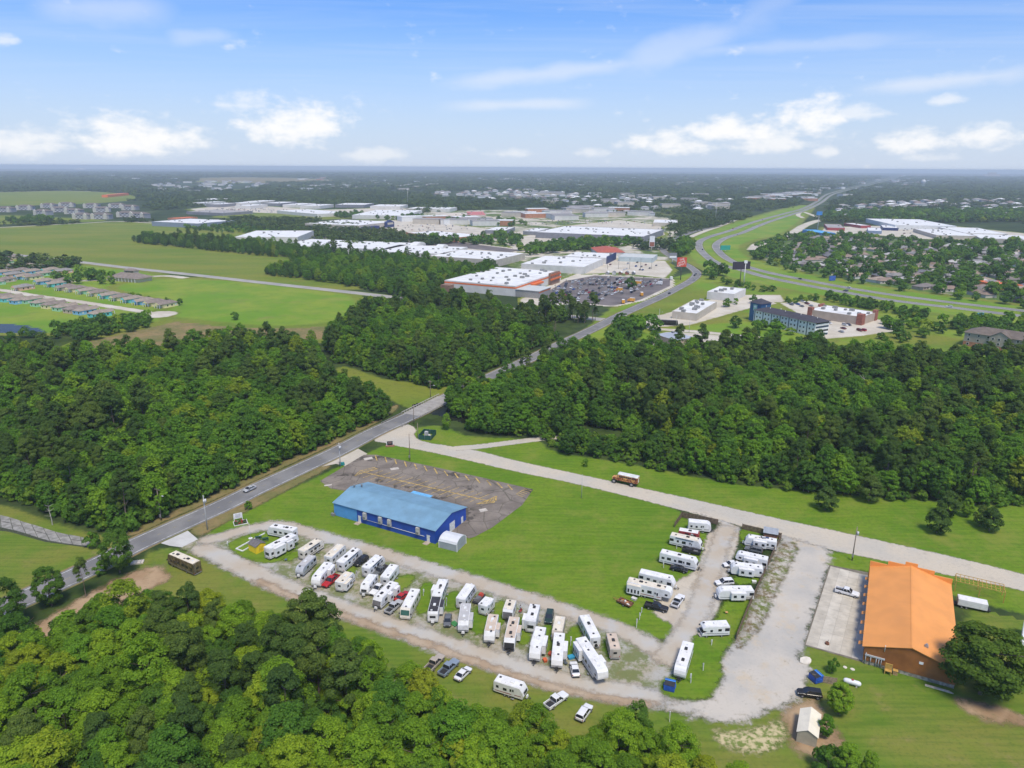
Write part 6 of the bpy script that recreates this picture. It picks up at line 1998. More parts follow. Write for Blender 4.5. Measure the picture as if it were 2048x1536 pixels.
for k in range(14):
    C, Q = crown_broad(r, .7, .8, 5, .05)
    me = leaf_mesh('flower_clump', leaves(C, Q * 1.4, 40, .12, r), LEAF['shrub'] if k % 3 else pm('red_flowers', (.45, .03, .03), .8), r)
    o = link('flower_clump', me, t)
    o.location = (r.uniform(-1.6, 1.6), r.uniform(-1.1, 1.1), .05)
tag(t, 'bordered flower bed around the white camp sign', 'flower bed')
sign((780, 893), 2.6, 1.5, .7, R(10), 'dark sign on a low brick base beside the gravel mouth', pm('dark_sign_face', (.03, .03, .035), .5), pm('white_trim', (.75, .75, .75)), pm('brick_base', (.33, .15, .10), .9, 0, .2, 2), [(1.5, 1.75, pm('pink_print', (.5, .3, .3))), (1.2, 1.35, pm('pink_print', (.5, .3, .3)))])
# ---- white bed border beside the yellow shed, flag pole, picnic table
t = empty('bed_border', tuple(at(496, 1092).xy) + (.1,), math.atan2(*(at(533, 1064) - at(478, 1094)).yx))
for (x0, x1, y0, y1) in ((-3.2, 7.5, 1.2, 1.5), (-3.2, -2.9, -1.4, 1.2), (-2.9, -.5, -1.4, -1.1)):
    MB().box(x0, x1, y0, y1, 0, .28).build('edging', bw, t)
tag(t, 'white painted edging around the grass by the yellow shed', 'edging')
t = empty('flag_pole', tuple(at(501, 1077).xy) + (0,))
MB().cyl((0, 0, 0), (0, 0, 5.2), .06, .04, n=6).build('shaft', pm('white_pipe', (.68, .68, .66)), t)
MB().cyl((0, 0, 0), (0, 0, .15), .6, n=10).build('base', bw, t)
tag(t, 'thin white flag pole inside the white edging', 'flag pole')
GTB = pm('dark_green_paint', (.02, .07, .05), .6)
for px, nm in (((517, 1078), 'left'), ((531, 1081), 'right')):
    t = empty('picnic_table', tuple(at(*px).xy) + (.1,), R(20))
    MB().box(-.9, .9, -.38, .38, .7, .76).build('table_top', GTB, t)
    for s in (1, -1):
        MB().box(-.9, .9, s * .75 - .14, s * .75 + .14, .42, .47).build('bench', GTB, t)
        MB().box(s * .65 - .05, s * .65 + .05, -.85, .85, .0, .42).build('leg', GTB, t)
        MB().box(s * .65 - .05, s * .65 + .05, -.3, .3, .42, .7).build('leg', GTB, t)
    tag(t, nm + ' of two dark green picnic tables behind the yellow shed', 'picnic table')
# ---- hookup posts
HP = pm('white_pipe', (.68, .68, .66))
posts = [(456, 1092, 'arrow-like white marker post at the bend of the lane'), (714, 1155, 'white hookup post beside the upper west row'), (756, 1166, 'white hookup post left of the plain white camper'), (799, 1182, 'white hookup post between the cream motorhome and the capped camper'), (847, 1192, 'white hookup post left of the black-roofed camper'),
         (893, 1213, 'tall white hookup post right of the black-roofed camper'), (921, 1245, 'white hookup post by the grey-nosed camper'), (1047, 1262, 'white hookup post left of the big rear window'), (1141, 1292, 'white hookup post left of the largest fifth-wheel'), (1283, 1226, 'white hookup post below the junk trailer'),
         (1279, 1240, 'second white hookup post below the junk trailer'), (1273, 1256, 'white hookup post nearest the upper lane below the junk trailer'), (1423, 1291, 'white hookup post on the island lawn'), (1406, 1342, 'lower white hookup post on the island lawn'), (1381, 1367, 'white pedestal by the blue dumpster'), (1353, 1098, 'white hookup post between the two top east campers'), (1327, 1136, 'white hookup post above the black car'), (1339, 1444, 'white stub post in the grass ditch below the lane')]
for k, (x, y, lb) in enumerate(posts):
    t = empty('hookup_post', tuple(at(x, y).xy) + (.05,), R(15 * k))
    hh = 1.5 + .5 * (k % 3)
    MB().box(-.07, .07, -.07, .07, 0, hh).build('post', HP, t)
    MB().box(-.16, .16, -.18, -.07, hh * .55, hh * .95).build('power_box', CHROME if k % 2 else HP, t)
    tag(t, lb, 'post', 'hookup posts among the campers')
# ---- green fenced utility enclosure
a, b, c = at(837, 879), at(862, 881), at(872, 872)
ang = math.atan2(b.y - a.y, b.x - a.x)
t = empty('utility_enclosure', (a.x, a.y, 0), ang)
w, d = (b - a).length, 7.0
GM = pm('green_mesh_screen', (.015, .075, .055), .7, 0, .1, 1)
for (x0, x1, y0, y1) in ((0, w, -.03, .03), (0, w, d - .03, d + .03), (-.03, .03, .03, d - .03), (w - .03, w + .03, .03, d - .03)):
    MB().box(x0, x1, y0, y1, .1, 2.0).build('screen', GM, t)
for x in (0, w / 2, w):
    for y in (0, d):
        MB().cyl((x, y, 0), (x, y, 2.2), .05, n=6).build('post', CHROME, t)
MB().box(w * .3, w * .55, d * .4, d * .6, 0, 2.3).build('cabinet', PG, t)
MB().cyl((w * .7, d * .4, 0), (w * .7, d * .4, 1.4), .5).build('tank', PG, t)
tag(t, 'green screened utility enclosure beside the gravel road', 'enclosure')
t = empty('backflow_cover', tuple(at(684, 931).xy) + (0,), R(20))
TL = pm('teal_cover', (.02, .22, .22), .6)
MB().box(-1.0, 1.0, -.5, .5, .3, 1.2, ins=.12).build('cover', TL, t)
for x in (-.8, .8):
    MB().cyl((x, 0, 0), (x, 0, .35), .12).build('riser', CHROME, t)
tag(t, 'teal pipe cover at the foot of the grey entrance pole', 'utility box')
# ---- culvert frames and small white object near the left road
t = empty('culvert_grate', tuple(at(275, 1126).xy) + (0,), R(15))
MB().box(-1.6, 1.6, -.9, .9, 0, .4).build('headwall', pm('pale_pad', (.52, .47, .40)), t)
for k in range(3):
    MB().box(-1.3 + k * 1.1, -1.15 + k * 1.1, -.95, .95, .4, .48).build('bar', CHROME, t)
tag(t, 'white culvert frame in the ditch near the brown motorhome', 'culvert')
# ---- concrete-lined ditch panels on the left
dl = struct(MB().poly([(*at(x, y).xy, .03) for x, y in ((-14, 1060), (20, 1064), (90, 1084), (180, 1096), (182, 1080), (110, 1064), (40, 1042), (-14, 1030))]).build('ditch_lining', pm('dark_soil', (.05, .06, .03))), 'structure')
tp = catmull(W2([(-20, 1028), (10, 1033), (40, 1042), (75, 1053), (110, 1064), (150, 1073), (182, 1078)]), 3)
bt = catmull(W2([(-20, 1052), (14, 1058), (52, 1068), (88, 1080), (124, 1087), (156, 1091), (180, 1093)]), 3)
for i in range(0, len(tp) - 1, 2):
    i2 = min(i + 2, len(tp) - 1)
    for row in (0, 1):
        f0, f1 = (0.02, .48) if row == 0 else (.52, .98)
        e = .03
        def mixp(k, f):
            return tp[k] * (1 - f) + bt[k] * f
        q = [mixp(i, f0) * (1 - e) + mixp(i2, f0) * e, mixp(i, f0) * e + mixp(i2, f0) * (1 - e), mixp(i, f1) * e + mixp(i2, f1) * (1 - e), mixp(i, f1) * (1 - e) + mixp(i2, f1) * e]
        zz = .16 + .05 * ((i + row) % 3)
        MB().loft([[(a[0], a[1], .04) for a in q], [(a[0], a[1], zz + .05 * (k in (0, 1))) for k, a in enumerate(q)]]).build('concrete_panel', pm('mossy_grey_concrete', (.27, .26, .235), .95, 0, .2, .6, dirt=.4), dl)
# ---- bridge
def bridge():
    i0 = int(np.argmin(np.hypot(*(ROAD - at(826, 829).xy).T)))
    i1 = int(np.argmin(np.hypot(*(ROAD - at(893, 796).xy).T)))
    a, b = Vector((*ROAD[i0], 0)), Vector((*ROAD[i1], 0))
    L = (b - a).length
    t = empty('road_bridge', (a.x, a.y, 0), math.atan2(b.y - a.y, b.x - a.x))
    MB().box(0, L, -4.9, 4.9, .02, .115).build('deck', pm('worn_concrete_deck', (.33, .31, .28), .95, 0, .12, .4, dirt=.3), t)
    RC = pm('pale_rail_concrete', (.44, .41, .36), .9, 0, .12, 1)
    for s in (1, -1):
        MB().box(-1, L + 1, s * 5.0 - .13, s * 5.0 + .13, .75, 1.0).build('rail', RC, t)
        n = 16
        for k in range(n + 1):
            x = -1 + (L + 2) * k / n
            MB().box(x - .12, x + .12, s * 5.0 - .11, s * 5.0 + .11, 0, .75).build('rail_post', RC, t)
        g = MB().box(-16, -1.02, s * 5.0 - .04, s * 5.0 + .04, .45, .75)
        g.build('guard_rail', CHROME, t)
        for k in range(7):
            MB().box(-15 + k * 2.2, -14.85 + k * 2.2, s * 5.0 + s * .05, s * 5.0 + s * .2, 0, .75).build('guard_post', PW, t)
    tag(t, 'concrete road bridge with open railings over the creek', 'bridge')
bridge()
# marker cluster on the grass, person, small things
def person():
    p = at(1041, 1223)
    t = empty('person', (p.x, p.y, .08), R(200))
    SK = pm('skin', (.45, .28, .20), .6)
    me = bpy.data.meshes.new('body')
    vs = [(0, 0, .92), (0, 0, 1.15), (0, 0, 1.40), (0, 0, 1.52), (0, 0, 1.62), (.02, 0, 1.70),
          (.0, .10, .88), (.03, .11, .48), (0, .12, .07), (.14, .12, .04), (.0, -.10, .88), (-.03, -.11, .48), (-.02, -.12, .07), (.12, -.12, .04),
          (0, .20, 1.38), (.02, .25, 1.12), (.14, .24, .92), (0, -.20, 1.38), (.02, -.25, 1.12), (.14, -.24, .92)]
    es = [(0, 1), (1, 2), (2, 3), (3, 4), (4, 5), (0, 6), (6, 7), (7, 8), (8, 9), (0, 10), (10, 11), (11, 12), (12, 13), (2, 14), (14, 15), (15, 16), (2, 17), (17, 18), (18, 19)]
    me.from_pydata(vs, es, [])
    o = link('body', me, t)
    sk = o.modifiers.new('skin', 'SKIN')
    rad = [.15, .15, .17, .07, .10, .09, .10, .07, .05, .04, .10, .07, .05, .04, .075, .055, .04, .075, .055, .04]
    for v_, rr in zip(me.skin_vertices[0].data, rad):
        v_.radius = (rr, rr)
    me.skin_vertices[0].data[0].use_root = True
    ss = o.modifiers.new('sub', 'SUBSURF')
    ss.levels = ss.render_levels = 1
    me.materials.append(SK)
    MB().loft([[(rx * math.cos(a), ry * math.sin(a), z) for a in np.linspace(0, 2 * math.pi, 12, endpoint=False)] for z, rx, ry in ((.88, .17, .21), (1.1, .17, .20), (1.35, .19, .25), (1.47, .12, .18))], smooth=True).build('shirt', pm('pale_blue_shirt', (.36, .47, .62), .8), t)
    for s in (1, -1):
        MB().loft([[(rr * math.cos(a), s * .10 + rr * math.sin(a), z) for a in np.linspace(0, 2 * math.pi, 8, endpoint=False)] for z, rr in ((.1, .085), (.5, .10), (.92, .125))], smooth=True).build('trouser_leg', pm('dark_trousers', (.03, .04, .07), .8), t)
    MB().loft([[(rr * math.cos(a), rr * math.sin(a), z) for a in np.linspace(0, 2 * math.pi, 10, endpoint=False)] for z, rr in ((1.66, .115), (1.74, .12), (1.80, .08))], smooth=True).build('hair', pm('dark_hair', (.03, .022, .018), .8), t)
    tag(t, 'person in pale blue shirt and dark trousers standing by the campers', 'person')
person()
# ================================================================== THE TOWN BEYOND
PVC = pm('white_flat_roof', (.70, .70, .68), .85, 0, .07, .16, dirt=.34)
BEIGE = pm('beige_stucco', (.50, .45, .37), .9, 0, .06, .2)
GREYB = pm('grey_block_wall', (.22, .22, .235), .9, 0, .08, .2)
PALE = pm('pale_stucco', (.62, .60, .56), .9, 0, .05, .2)
BRICK = pm('red_brick_wall', (.30, .11, .075), .9, 0, .15, .6)
OBRICK = pm('orange_brick_wall', (.42, .19, .10), .9, 0, .12, .3)
ORNG = pm('orange_sheet_metal', (.75, .17, .035), .5, 0, .05, .5)
NAVY = pm('navy_sheet_metal', (.02, .035, .13), .5, 0, .08, .5)
RTU = MB().box(-1.3, 1.3, -.9, .9, 0, 1.3, ins=.1).mesh('rooftop_unit', pm('grey_rooftop_unit', (.26, .26, .25), .7, 0, .15, .6))
EXCL = []
def block(name, label, B, X, Y, h, wall=BEIGE, roof=PVC, units=6, cat='building', front=None, band=None, parapet=.6, win=None):
    """flat-roofed building; B, X, Y are photo pixels of three roof corners at height h"""
    loc, ang, w, d = frame(B, X, Y, z=h)
    d = max(d, 6)
    root = empty(name, loc, ang)
    t = .4
    MB().box(0, w, 0, d, 0, h - parapet).build('walls', wall, root)
    pr = MB()
    for (x0, x1, y0, y1) in ((0, w, 0, t), (0, w, d - t, d), (0, t, t, d - t), (w - t, w, t, d - t)):
        pr.box(x0, x1, y0, y1, h - parapet, h)
    pr.build('parapet', wall, root)
    MB().box(t, w - t, t, d - t, h - parapet, h - parapet * .5).build('roof', roof, root)
    r = np.random.default_rng(int(abs(B[0] * 7 + B[1])))
    units = int(units * 1.8)
    for k in range(units):
        o = link('rooftop_unit', RTU, root)
        o.location = (w * r.uniform(.12, .88), d * (k + .5) / units if d > w else d * r.uniform(.15, .85), h - parapet * .5)
        if d <= w:
            o.location.x = w * (k + .5) / units
        s_ = r.uniform(.8, 1.5)
        o.scale = (s_, s_, s_)
        o.rotation_euler.z = r.choice([0, 1.57])
    if band:
        m_, z0_, z1_ = band
        MB().box(-.06, 0.0, -.05, d + .05, z0_, z1_).build('wall_band', m_, root)
        MB().box(0, w, -.06, 0.0, z0_, z1_).build('wall_band', m_, root)
    if win:
        face, n, rows, m_ = win
        for k in range(n):
            for q in range(rows):
                z = 1.0 + 3.0 * q
                if face == 'x':      # face at y = 0
                    x = w * (k + .5) / n
                    MB().box(x - .8, x + .8, -.05, .02, z, z + 1.7).build('window', m_, root)
                else:                # face at x = 0
                    y = d * (k + .5) / n
                    MB().box(-.05, .02, y - .8, y + .8, z, z + 1.7).build('window', m_, root)
    tag(root, label, cat)
    pts = [root.matrix_basis @ Vector(v) for v in ((-4, -4, 0), (w + 4, -4, 0), (w + 4, d + 4, 0), (-4, d + 4, 0))]
    EXCL.append(np.array([p[:2] for p in pts]))
    return root, w, d

# ---- big home-improvement store
hs, hw_, hd = block('home_store', 'large white-roofed store with orange band and orange awnings', (1031, 572), (1122, 543), (886, 561), 9.0, PALE, PVC, 12, band=(ORNG, 6.6, 7.9))
WT = pm('white_letters', (.8, .8, .8), .5)
BRN = pm('brown_entry_panel', (.26, .16, .11), .8, 0, .1, .4)
e_ = MB().box(hw_ * .70, hw_ * .90, -3.0, .05, 0, 11.0).build('entry_portal', BRN, hs)
MB().box(hw_ * .68, hw_ * .92, -4.0, -3.02, 4.6, 6.0).build('awning', ORNG, e_)
text_part('THE HOME DEPOT', 3.0, ORNG, e_, (hw_ * .80, -3.08, 9.0), (R(90), 0, 0), .06)
MB().prism([(hw_ * .30, 4.8), (hw_ * .52, 4.8), (hw_ * .52, 6.4), (hw_ * .30, 6.4)], -3.2, -.07).build('awning', ORNG, hs)
MB().box(-.1, hw_ * .24, -22, -.2, 0, 6.0).build('garden_centre', pm('grey_mesh_wall', (.30, .29, .27), .9), hs)
MB().box(-.6, hw_ * .24 + .5, -22.5, -.25, 6.0, 6.5).build('garden_roof', pm('pale_grey_canopy', (.52, .53, .50), .7, 0, .06, .2), hs)
MB().box(-.2, hw_ * .24 + .1, -22.1, -22.02, 4.6, 5.6).build('sign_band', ORNG, hs)
MB().box(-8, -.2, hd * .86, hd * .99, 0, 6.0).build('loading_dock', BRN, hs)
block('strip_store', 'pale strip store right behind the big store', (1168, 534), (1207, 517), (1058, 522), 7.5, PALE, PVC, 5)
s3, w3, d3 = block('strip_store', 'white-roofed strip store with navy facade signs', (1213, 516), (1232, 507), (1140, 508), 7.0, PALE, PVC, 4)
MB().box(-.2, w3, -.4, -.02, 0, 8.6).build('facade', NAVY, s3)
block('pale_blue_warehouse', 'pale blue-grey low building beside the concrete lot', (1237, 513), (1306, 516), (1243, 506), 5.5, pm('pale_blue_siding', (.46, .53, .53), .7, 0, .05, .2), pm('pale_grey_canopy', (.52, .53, .50)), 0)
def hip(root, x0, x1, y0, y1, z, rise, mat, o=.6, name='roof'):
    x0, x1, y0, y1 = x0 - o, x1 + o, y0 - o, y1 + o
    w, d = x1 - x0, y1 - y0
    m = min(w, d) / 2
    if w > d:
        a, b = (x0 + m, (y0 + y1) / 2, z + rise), (x1 - m, (y0 + y1) / 2, z + rise)
    else:
        a, b = ((x0 + x1) / 2, y0 + m, z + rise), ((x0 + x1) / 2, y1 - m, z + rise)
    c = [(x0, y0, z), (x1, y0, z), (x1, y1, z), (x0, y1, z)]
    mb = MB()
    if w > d:
        mb.poly([c[0], c[1], b, a]).poly([c[2], c[3], a, b]).poly([c[1], c[2], b]).poly([c[3], c[0], a])
    else:
        mb.poly([c[1], c[2], b, a]).poly([c[3], c[0], a, b]).poly([c[0], c[1], a]).poly([c[2], c[3], b])
    mb.poly([q for q in c[::-1]])
    return mb.build(name, mat, root)
loc, ang, w, d = frame((1196, 505), (1250, 505), (1198, 495), z=4.5)
t = empty('restaurant', loc, ang)
MB().box(0, w, 0, d, 0, 4.5).build('walls', PALE, t)
hip(t, 0, w, 0, d, 4.5, 4, pm('red_tile_roof', (.42, .10, .06), .8, 0, .12, .5))
tag(t, 'restaurant with red tile roof behind the strip stores', 'building')
g6, w6, d6 = block('grey_store', 'very wide grey store with bright white roof in mid distance', (1071, 464), (1287, 473), (1116, 451), 9, GREYB, PVC, 14)
block('grey_store_annex', 'low grey annex at the left end of the wide grey store', (1046, 462), (1074, 463), (1055, 455), 6, GREYB, PVC, 2)
block('shop', 'white-roofed beige shop before the tree belt, right of the wide grey store', (1306, 445), (1355, 446), (1312, 439), 7, BEIGE, PVC, 3)
GA = pm('grey_lettering_facade', (.55, .53, .50), .8)
block('mall_wing', 'right wing of the long white-roofed mall', (992, 520), (1050, 506), (880, 507), 8, BEIGE, PVC, 9)
block('mall_wing', 'middle wing of the long white-roofed mall', (888, 508), (935, 494), (765, 497), 8, PALE, PVC, 9)
block('mall_wing', 'left wing of the long white-roofed mall behind dark trees', (772, 499), (832, 486), (590, 483), 8, PALE, PVC, 8)
for px, L_, lb in (((836, 490), 22, 'left barrel roof rising above the mall'), ((884, 495), 15, 'right barrel roof rising above the mall')):
    p = at(*px, 8)
    t = empty('barrel_roof', (p.x, p.y, 7.5), hs.rotation_euler.z)
    n = 10
    prof = [(L_ / 2 * math.cos(math.pi * k / n), 4.5 * math.sin(math.pi * k / n)) for k in range(n + 1)]
    MB().prism(prof, -5, 5).build('vault', PVC, t)
    MB().prism([(x * .9, z * .9 + .05) for x, z in prof], -5.06, -5.01).build('gable_infill', PALE, t)
    tag(t, lb, 'roof')
block('white_warehouse', 'long white warehouse left of the mall', (468, 474), (595, 474), (487, 461), 9, PALE, PVC, 6)
b10, w10, d10 = block('blue_front_store', 'wide pale store with navy canopy in mid distance', (717, 451), (787, 443), (643, 443), 9, BEIGE, PVC, 8)
MB().box(w10 * .05, w10 * .5, -6, -.1, 0, 5.5).build('garden_canopy', NAVY, b10)
MB().prism([(w10 * .72, 0), (w10 * .95, 0), (w10 * .95, 9), (w10 * .835, 13), (w10 * .72, 9)], -5, -.1).build('entry_portal', NAVY, b10)
MB().box(w10 * .75, w10 * .92, -5.1, -5.02, 5, 8.5).build('sign_face', BEIGE, b10)
block('white_hall', 'long white-roofed hall behind the navy-fronted store', (704, 430), (808, 431), (712, 419), 8, PALE, PVC, 8)
block('white_hall', 'white-roofed hall left of the long one', (634, 428), (700, 425), (650, 417), 7, PALE, PVC, 4)
block('brick_store', 'orange brick store with pale roof in mid distance', (912, 475), (969, 470), (918, 457), 7, OBRICK, PVC, 5)
block('pale_shop', 'pale low shop with flat roof left of the pink-roofed one', (862, 433), (905, 434), (868, 425), 6, PALE, pm('cream_roof', (.60, .52, .42), .9), 2)
block('pink_roof_shop', 'shop with faded pink-red roof in the far strip', (935, 430), (972, 430), (940, 423), 6, BEIGE, pm('faded_red_roof', (.52, .16, .15), .8, 0, .1, .2), 2)
block('far_store', 'grey far store with pale roof right of the brick one', (970, 460), (1010, 461), (978, 453), 6, GREYB, PVC, 2)
# right-hand stores
block('long_white_store', 'long white metal store right of the highway', (1791, 450), (1913, 452), (1795, 438), 8, pm('white_metal_wall', (.66, .67, .65), .7, 0, .05, .2), PVC, 5, win=('x', 9, 1, GLASS))
block('white_store', 'white store below the long one right of the highway', (1873, 470), (1955, 472), (1878, 458), 6, BEIGE, PVC, 5)
block('white_store', 'white storage row with dark doors at the right edge', (1928, 466), (2017, 468), (1930, 455), 6, PALE, PVC, 3, win=('x', 10, 1, GLASS))
block('white_store', 'lowest white roof at the right edge behind trees', (1960, 476), (2070, 480), (1965, 468), 6, BEIGE, PVC, 4)
block('blue_canopy', 'small bright blue canopy roof right of the ramp', (1643, 466), (1671, 466), (1645, 459), 5, pm('blue_panel', (.06, .24, .55), .5), pm('bright_blue_roof', (.10, .40, .70), .5), 0)
block('blue_trim_shop', 'pale shop with blue trim behind the bright blue canopy', (1736, 461), (1764, 462), (1738, 455), 5, pm('blue_grey_wall', (.2, .26, .36), .7), PVC, 1)
block('blue_trim_shop', 'dark-walled shop with pale roof edge right of the blue-trim one', (1766, 455), (1797, 456), (1768, 450), 5, NAVY, PVC, 1)
block('red_fascia_shop', 'shop with red fascia near the ramp', (1655, 455), (1690, 456), (1658, 448), 5, pm('red_fascia', (.35, .06, .06), .7), pm('grey_rooftop', (.35, .33, .31), .9), 1)
block('red_fascia_shop', 'small shop with red fascia right of the first', (1722, 451), (1742, 451), (1724, 446), 5, pm('red_fascia', (.35, .06, .06)), PVC, 1)

# ---- hotel with blue tower
def inn():
    loc, ang, w, d = frame((1632, 646), (1659, 642), (1497, 621), z=9.2)
    root = empty('hotel', loc, ang)
    WH = pm('white_hotel_wall', (.80, .80, .77), .8, 0, .04, .2)
    NV = pm('slate_navy_panel', (.035, .06, .10), .7, 0, .06, .3)
    DR = pm('charcoal_shingles', (.055, .052, .065), .9, 0, .12, .4)
    w = max(w, 13)
    MB().box(0, w, 0, d, 0, 9.2).build('walls', WH, root)
    hip(root, 0, w, 0, d, 9.2, 2.6, DR, .9)
    n = 7
    for k in range(n):
        y = d * (k + .97) / n
        MB().box(-.09, 0, y - .95, y - .35, .1, 9.1).build('dark_strip', NV, root)
        for c in range(2):
            yy = d * (k + .22 + .38 * c) / n
            for q in range(3):
                MB().box(-.06, .02, yy - .48, yy + .48, 1.25 + 2.95 * q, 2.35 + 2.95 * q).build('window', GLASS, root)
    for q in range(4):
        MB().box(.4, w - .4, -.12, -.02, .3 + 2.6 * q, 1.5 + 2.6 * q).build('end_band', NV if q % 2 == 0 else GLASS, root)
    for k in range(8):
        MB().cyl((w * .5 + (1.6 if k % 2 else -1.6), d * (k + .5) / 8, 11), (w * .5 + (1.6 if k % 2 else -1.6), d * (k + .5) / 8, 12.0), .3, n=6).build('roof_vent', PALE, root)
    tag(root, 'white three-storey hotel with charcoal roof and dark strips', 'hotel')
    EXCL.append(np.array([(root.matrix_basis @ Vector(v))[:2] for v in ((-8, -8, 0), (w + 8, -8, 0), (w + 8, d + 8, 0), (-8, d + 8, 0))]))
    t = empty('hotel_tower', tuple((root.matrix_basis @ Vector((w * .7, d + 3, 0))).xy) + (0,), ang)
    MB().box(-5, 5, -5, 5, 0, 13.2).build('walls', pm('deep_blue_wall', (.025, .11, .24), .7, 0, .05, .3), t)
    hip(t, -5, 5, -5, 5, 13.2, 3, DR, .8)
    s_ = MB().box(-5.12, -5.02, -1.6, 1.8, 7.6, 12.0).build('sign_panel', pm('mint_sign_panel', (.30, .55, .45), .6), t)
    MB().box(-5.16, -5.13, -1.0, 1.2, 9.9, 11.2).build('sign_mark', WT, s_)
    tag(t, 'square blue tower with pyramid roof at the hotel end', 'tower')
inn()
b16, w16, d16 = block('brick_pier_store', 'white-roofed tan store with red brick piers behind the hotel', (1724, 634), (1755, 624), (1626, 616), 6, pm('tan_store_wall', (.42, .34, .27), .9, 0, .06, .2), PVC, 5)
for (x0, x1, y0, y1) in ((-.3, 5, -.5, 3.5), (w16 - 4, w16 + .5, -.5, 2), (-.5, 3, d16 - 3, d16 + .4), (w16 * .6, w16 * .9, d16 - 1.0, d16 + .5)):
    MB().box(x0, x1, y0, y1, 0, 7.6).build('brick_pier', BRICK, b16)
block('white_box_store', 'white flat building with pale roof below the highway', (1469, 588), (1492, 577), (1414, 583), 6.5, PALE, PVC, 3)
block('white_store', 'long white-roofed store near the crossroads', (1394, 627), (1434, 603), (1350, 619), 5.5, BEIGE, PVC, 8)
loc, ang, w, d = frame((1350, 680), (1388, 675), (1321, 667), z=4.5)
t = empty('shop', loc, ang)
MB().box(0, w, 0, d, 0, 4.5).build('walls', pm('tan_store_wall', (.42, .34, .27)), t)
hip(t, 0, w, 0, d, 4.5, 2.2, pm('blue_grey_metal_roof', (.36, .39, .44), .5, 0, .06, .3), .5)
MB().box(w * .4, w * .5, d * .5, d * .6, 5.8, 7.2).build('rooftop_unit', GREYB, t)
tag(t, 'shop with blue-grey hip roof at the far wood edge', 'building')
# right edge apartment house
def tan_house():
    a, b = at(1930, 664, 8.5), at(2110, 690, 8.5)
    L = (b - a).length
    root = empty('apartment_house', (a.x, a.y, 0), math.atan2(b.y - a.y, b.x - a.x))
    TW = pm('tan_lap_siding', (.40, .35, .28), .9, 0, .06, .3)
    MB().box(0, L, 0, 15, 2.9, 8.5).build('walls', TW, root)
    MB().box(-.02, L, -.03, 15, 0, 2.9).build('brick_storey', OBRICK, root)
    RF = pm('brown_shingles', (.16, .13, .105), .9, 0, .12, .4)
    hip(root, 0, L, 0, 15, 8.5, 3.6, RF, .7)
    for x0 in (L * .30, L * .75):
        MB().prism([(x0, 2.9), (x0 + 11, 2.9), (x0 + 11, 8.5), (x0 + 5.5, 11.6), (x0, 8.5)], -2.0, -.02).build('gable_wing', TW, root)
        MB().box(x0, x0 + 11, -2.02, -.05, 0, 2.89).build('gable_base', OBRICK, root)
        for s in (0, 1):
            xa = x0 - .5 if s == 0 else x0 + 11.5
            pts = [(xa, -2.4, 8.25), (x0 + 5.5, -2.4, 11.75), (x0 + 5.5, 6, 11.75), (xa, 6, 8.25)]
            MB().loft([pts, [(x, y, z + .15) for x, y, z in pts]]).build('gable_roof', RF, root)
        for k in range(3):
            for q in range(3):
                z = .9 + 2.8 * q
                f_ = MB().box(x0 + 2 + 3.2 * k - .65, x0 + 2 + 3.2 * k + .65, -2.10, -2.02, z, z + 1.5).build('window', pm('white_trim', (.75, .75, .75)), root)
                MB().box(x0 + 2 + 3.2 * k - .5, x0 + 2 + 3.2 * k + .5, -2.13, -2.11, z + .12, z + 1.38).build('pane', GLASS, f_)
    for k in range(9):
        x = L * (k + .5) / 9
        for q in range(3):
            z = .9 + 2.8 * q
            if not any(x0 - 1 < x < x0 + 12 for x0 in (L * .30, L * .75)):
                f_ = MB().box(x - .7, x + .7, -.1, -.03, z, z + 1.5).build('window', pm('white_trim', (.75, .75, .75)), root)
                MB().box(x - .55, x + .55, -.13, -.11, z + .12, z + 1.38).build('pane', GLASS, f_)
    tag(root, 'tan three-storey apartment house with brown gabled roof at the right edge', 'building')
tan_house()
# ---- tour bus, box trucks
def black_bus():
    a, b = at(1312, 645, 1.5), at(1356, 647, 1.5)
    L = (b - a).length
    t = empty('tour_bus', tuple(((a + b) / 2).xy) + (0,), math.atan2(b.y - a.y, b.x - a.x))
    link('body', bevel_mesh(MB().prism([(-L / 2, .5), (L / 2 - .1, .5), (L / 2, 1.6), (L / 2 - .4, 3.6), (-L / 2, 3.6)], -1.35, 1.35), .12, 'body', pm('black_bus_paint', (.012, .012, .016), .25), 2), t)
    MB().box(-L / 2 + .3, L / 2 - .6, -1.1, 1.1, 3.605, 3.68).build('roof', pm('grey_bus_roof', (.16, .15, .145), .7), t)
    for s in (1, -1):
        MB().box(-L / 2 + 1, L / 2 - 1, s * 1.35 - .02, s * 1.35 + .02, 2.0, 3.1).build('window_band', GLASS, t)
        for x in (-L * .3, L * .33):
            wheel(t, x, s * 1.2, .36, 1.3)
    tag(t, 'long black tour bus parked by the far lane', 'bus')
black_bus()
def box_truck(px, ang, colr, label, L=6.5):
    p = at(*px)
    t = empty('box_truck', (p.x, p.y, .06), ang)
    m = pm(colr + '_truck_paint', {'orange': (.70, .33, .04), 'white': (.72, .72, .70)}[colr], .4)
    MB().box(-L / 2, L / 2 - 1.9, -1.15, 1.15, .8, 3.4).build('cargo_box', m, t)
    MB().box(-L / 2 + .1, L / 2 - 2.0, -1.05, 1.05, 3.405, 3.46).build('roof', PVC, t)
    c = MB().prism([(L / 2 - 1.85, .5), (L / 2, .5), (L / 2, 1.3), (L / 2 - .5, 2.3), (L / 2 - 1.85, 2.4)], -1.0, 1.0).build('cab', m, t)
    MB().poly([(L / 2 + .02, -.85, 1.35), (L / 2 + .02, .85, 1.35), (L / 2 - .45, .8, 2.25), (L / 2 - .45, -.8, 2.25)]).build('windshield', GLASS, c)
    for x in (-L * .28, L * .3):
        for s in (1, -1):
            wheel(t, x, s * 1.0, .36, 1.15, False)
    tag(t, label, 'truck')
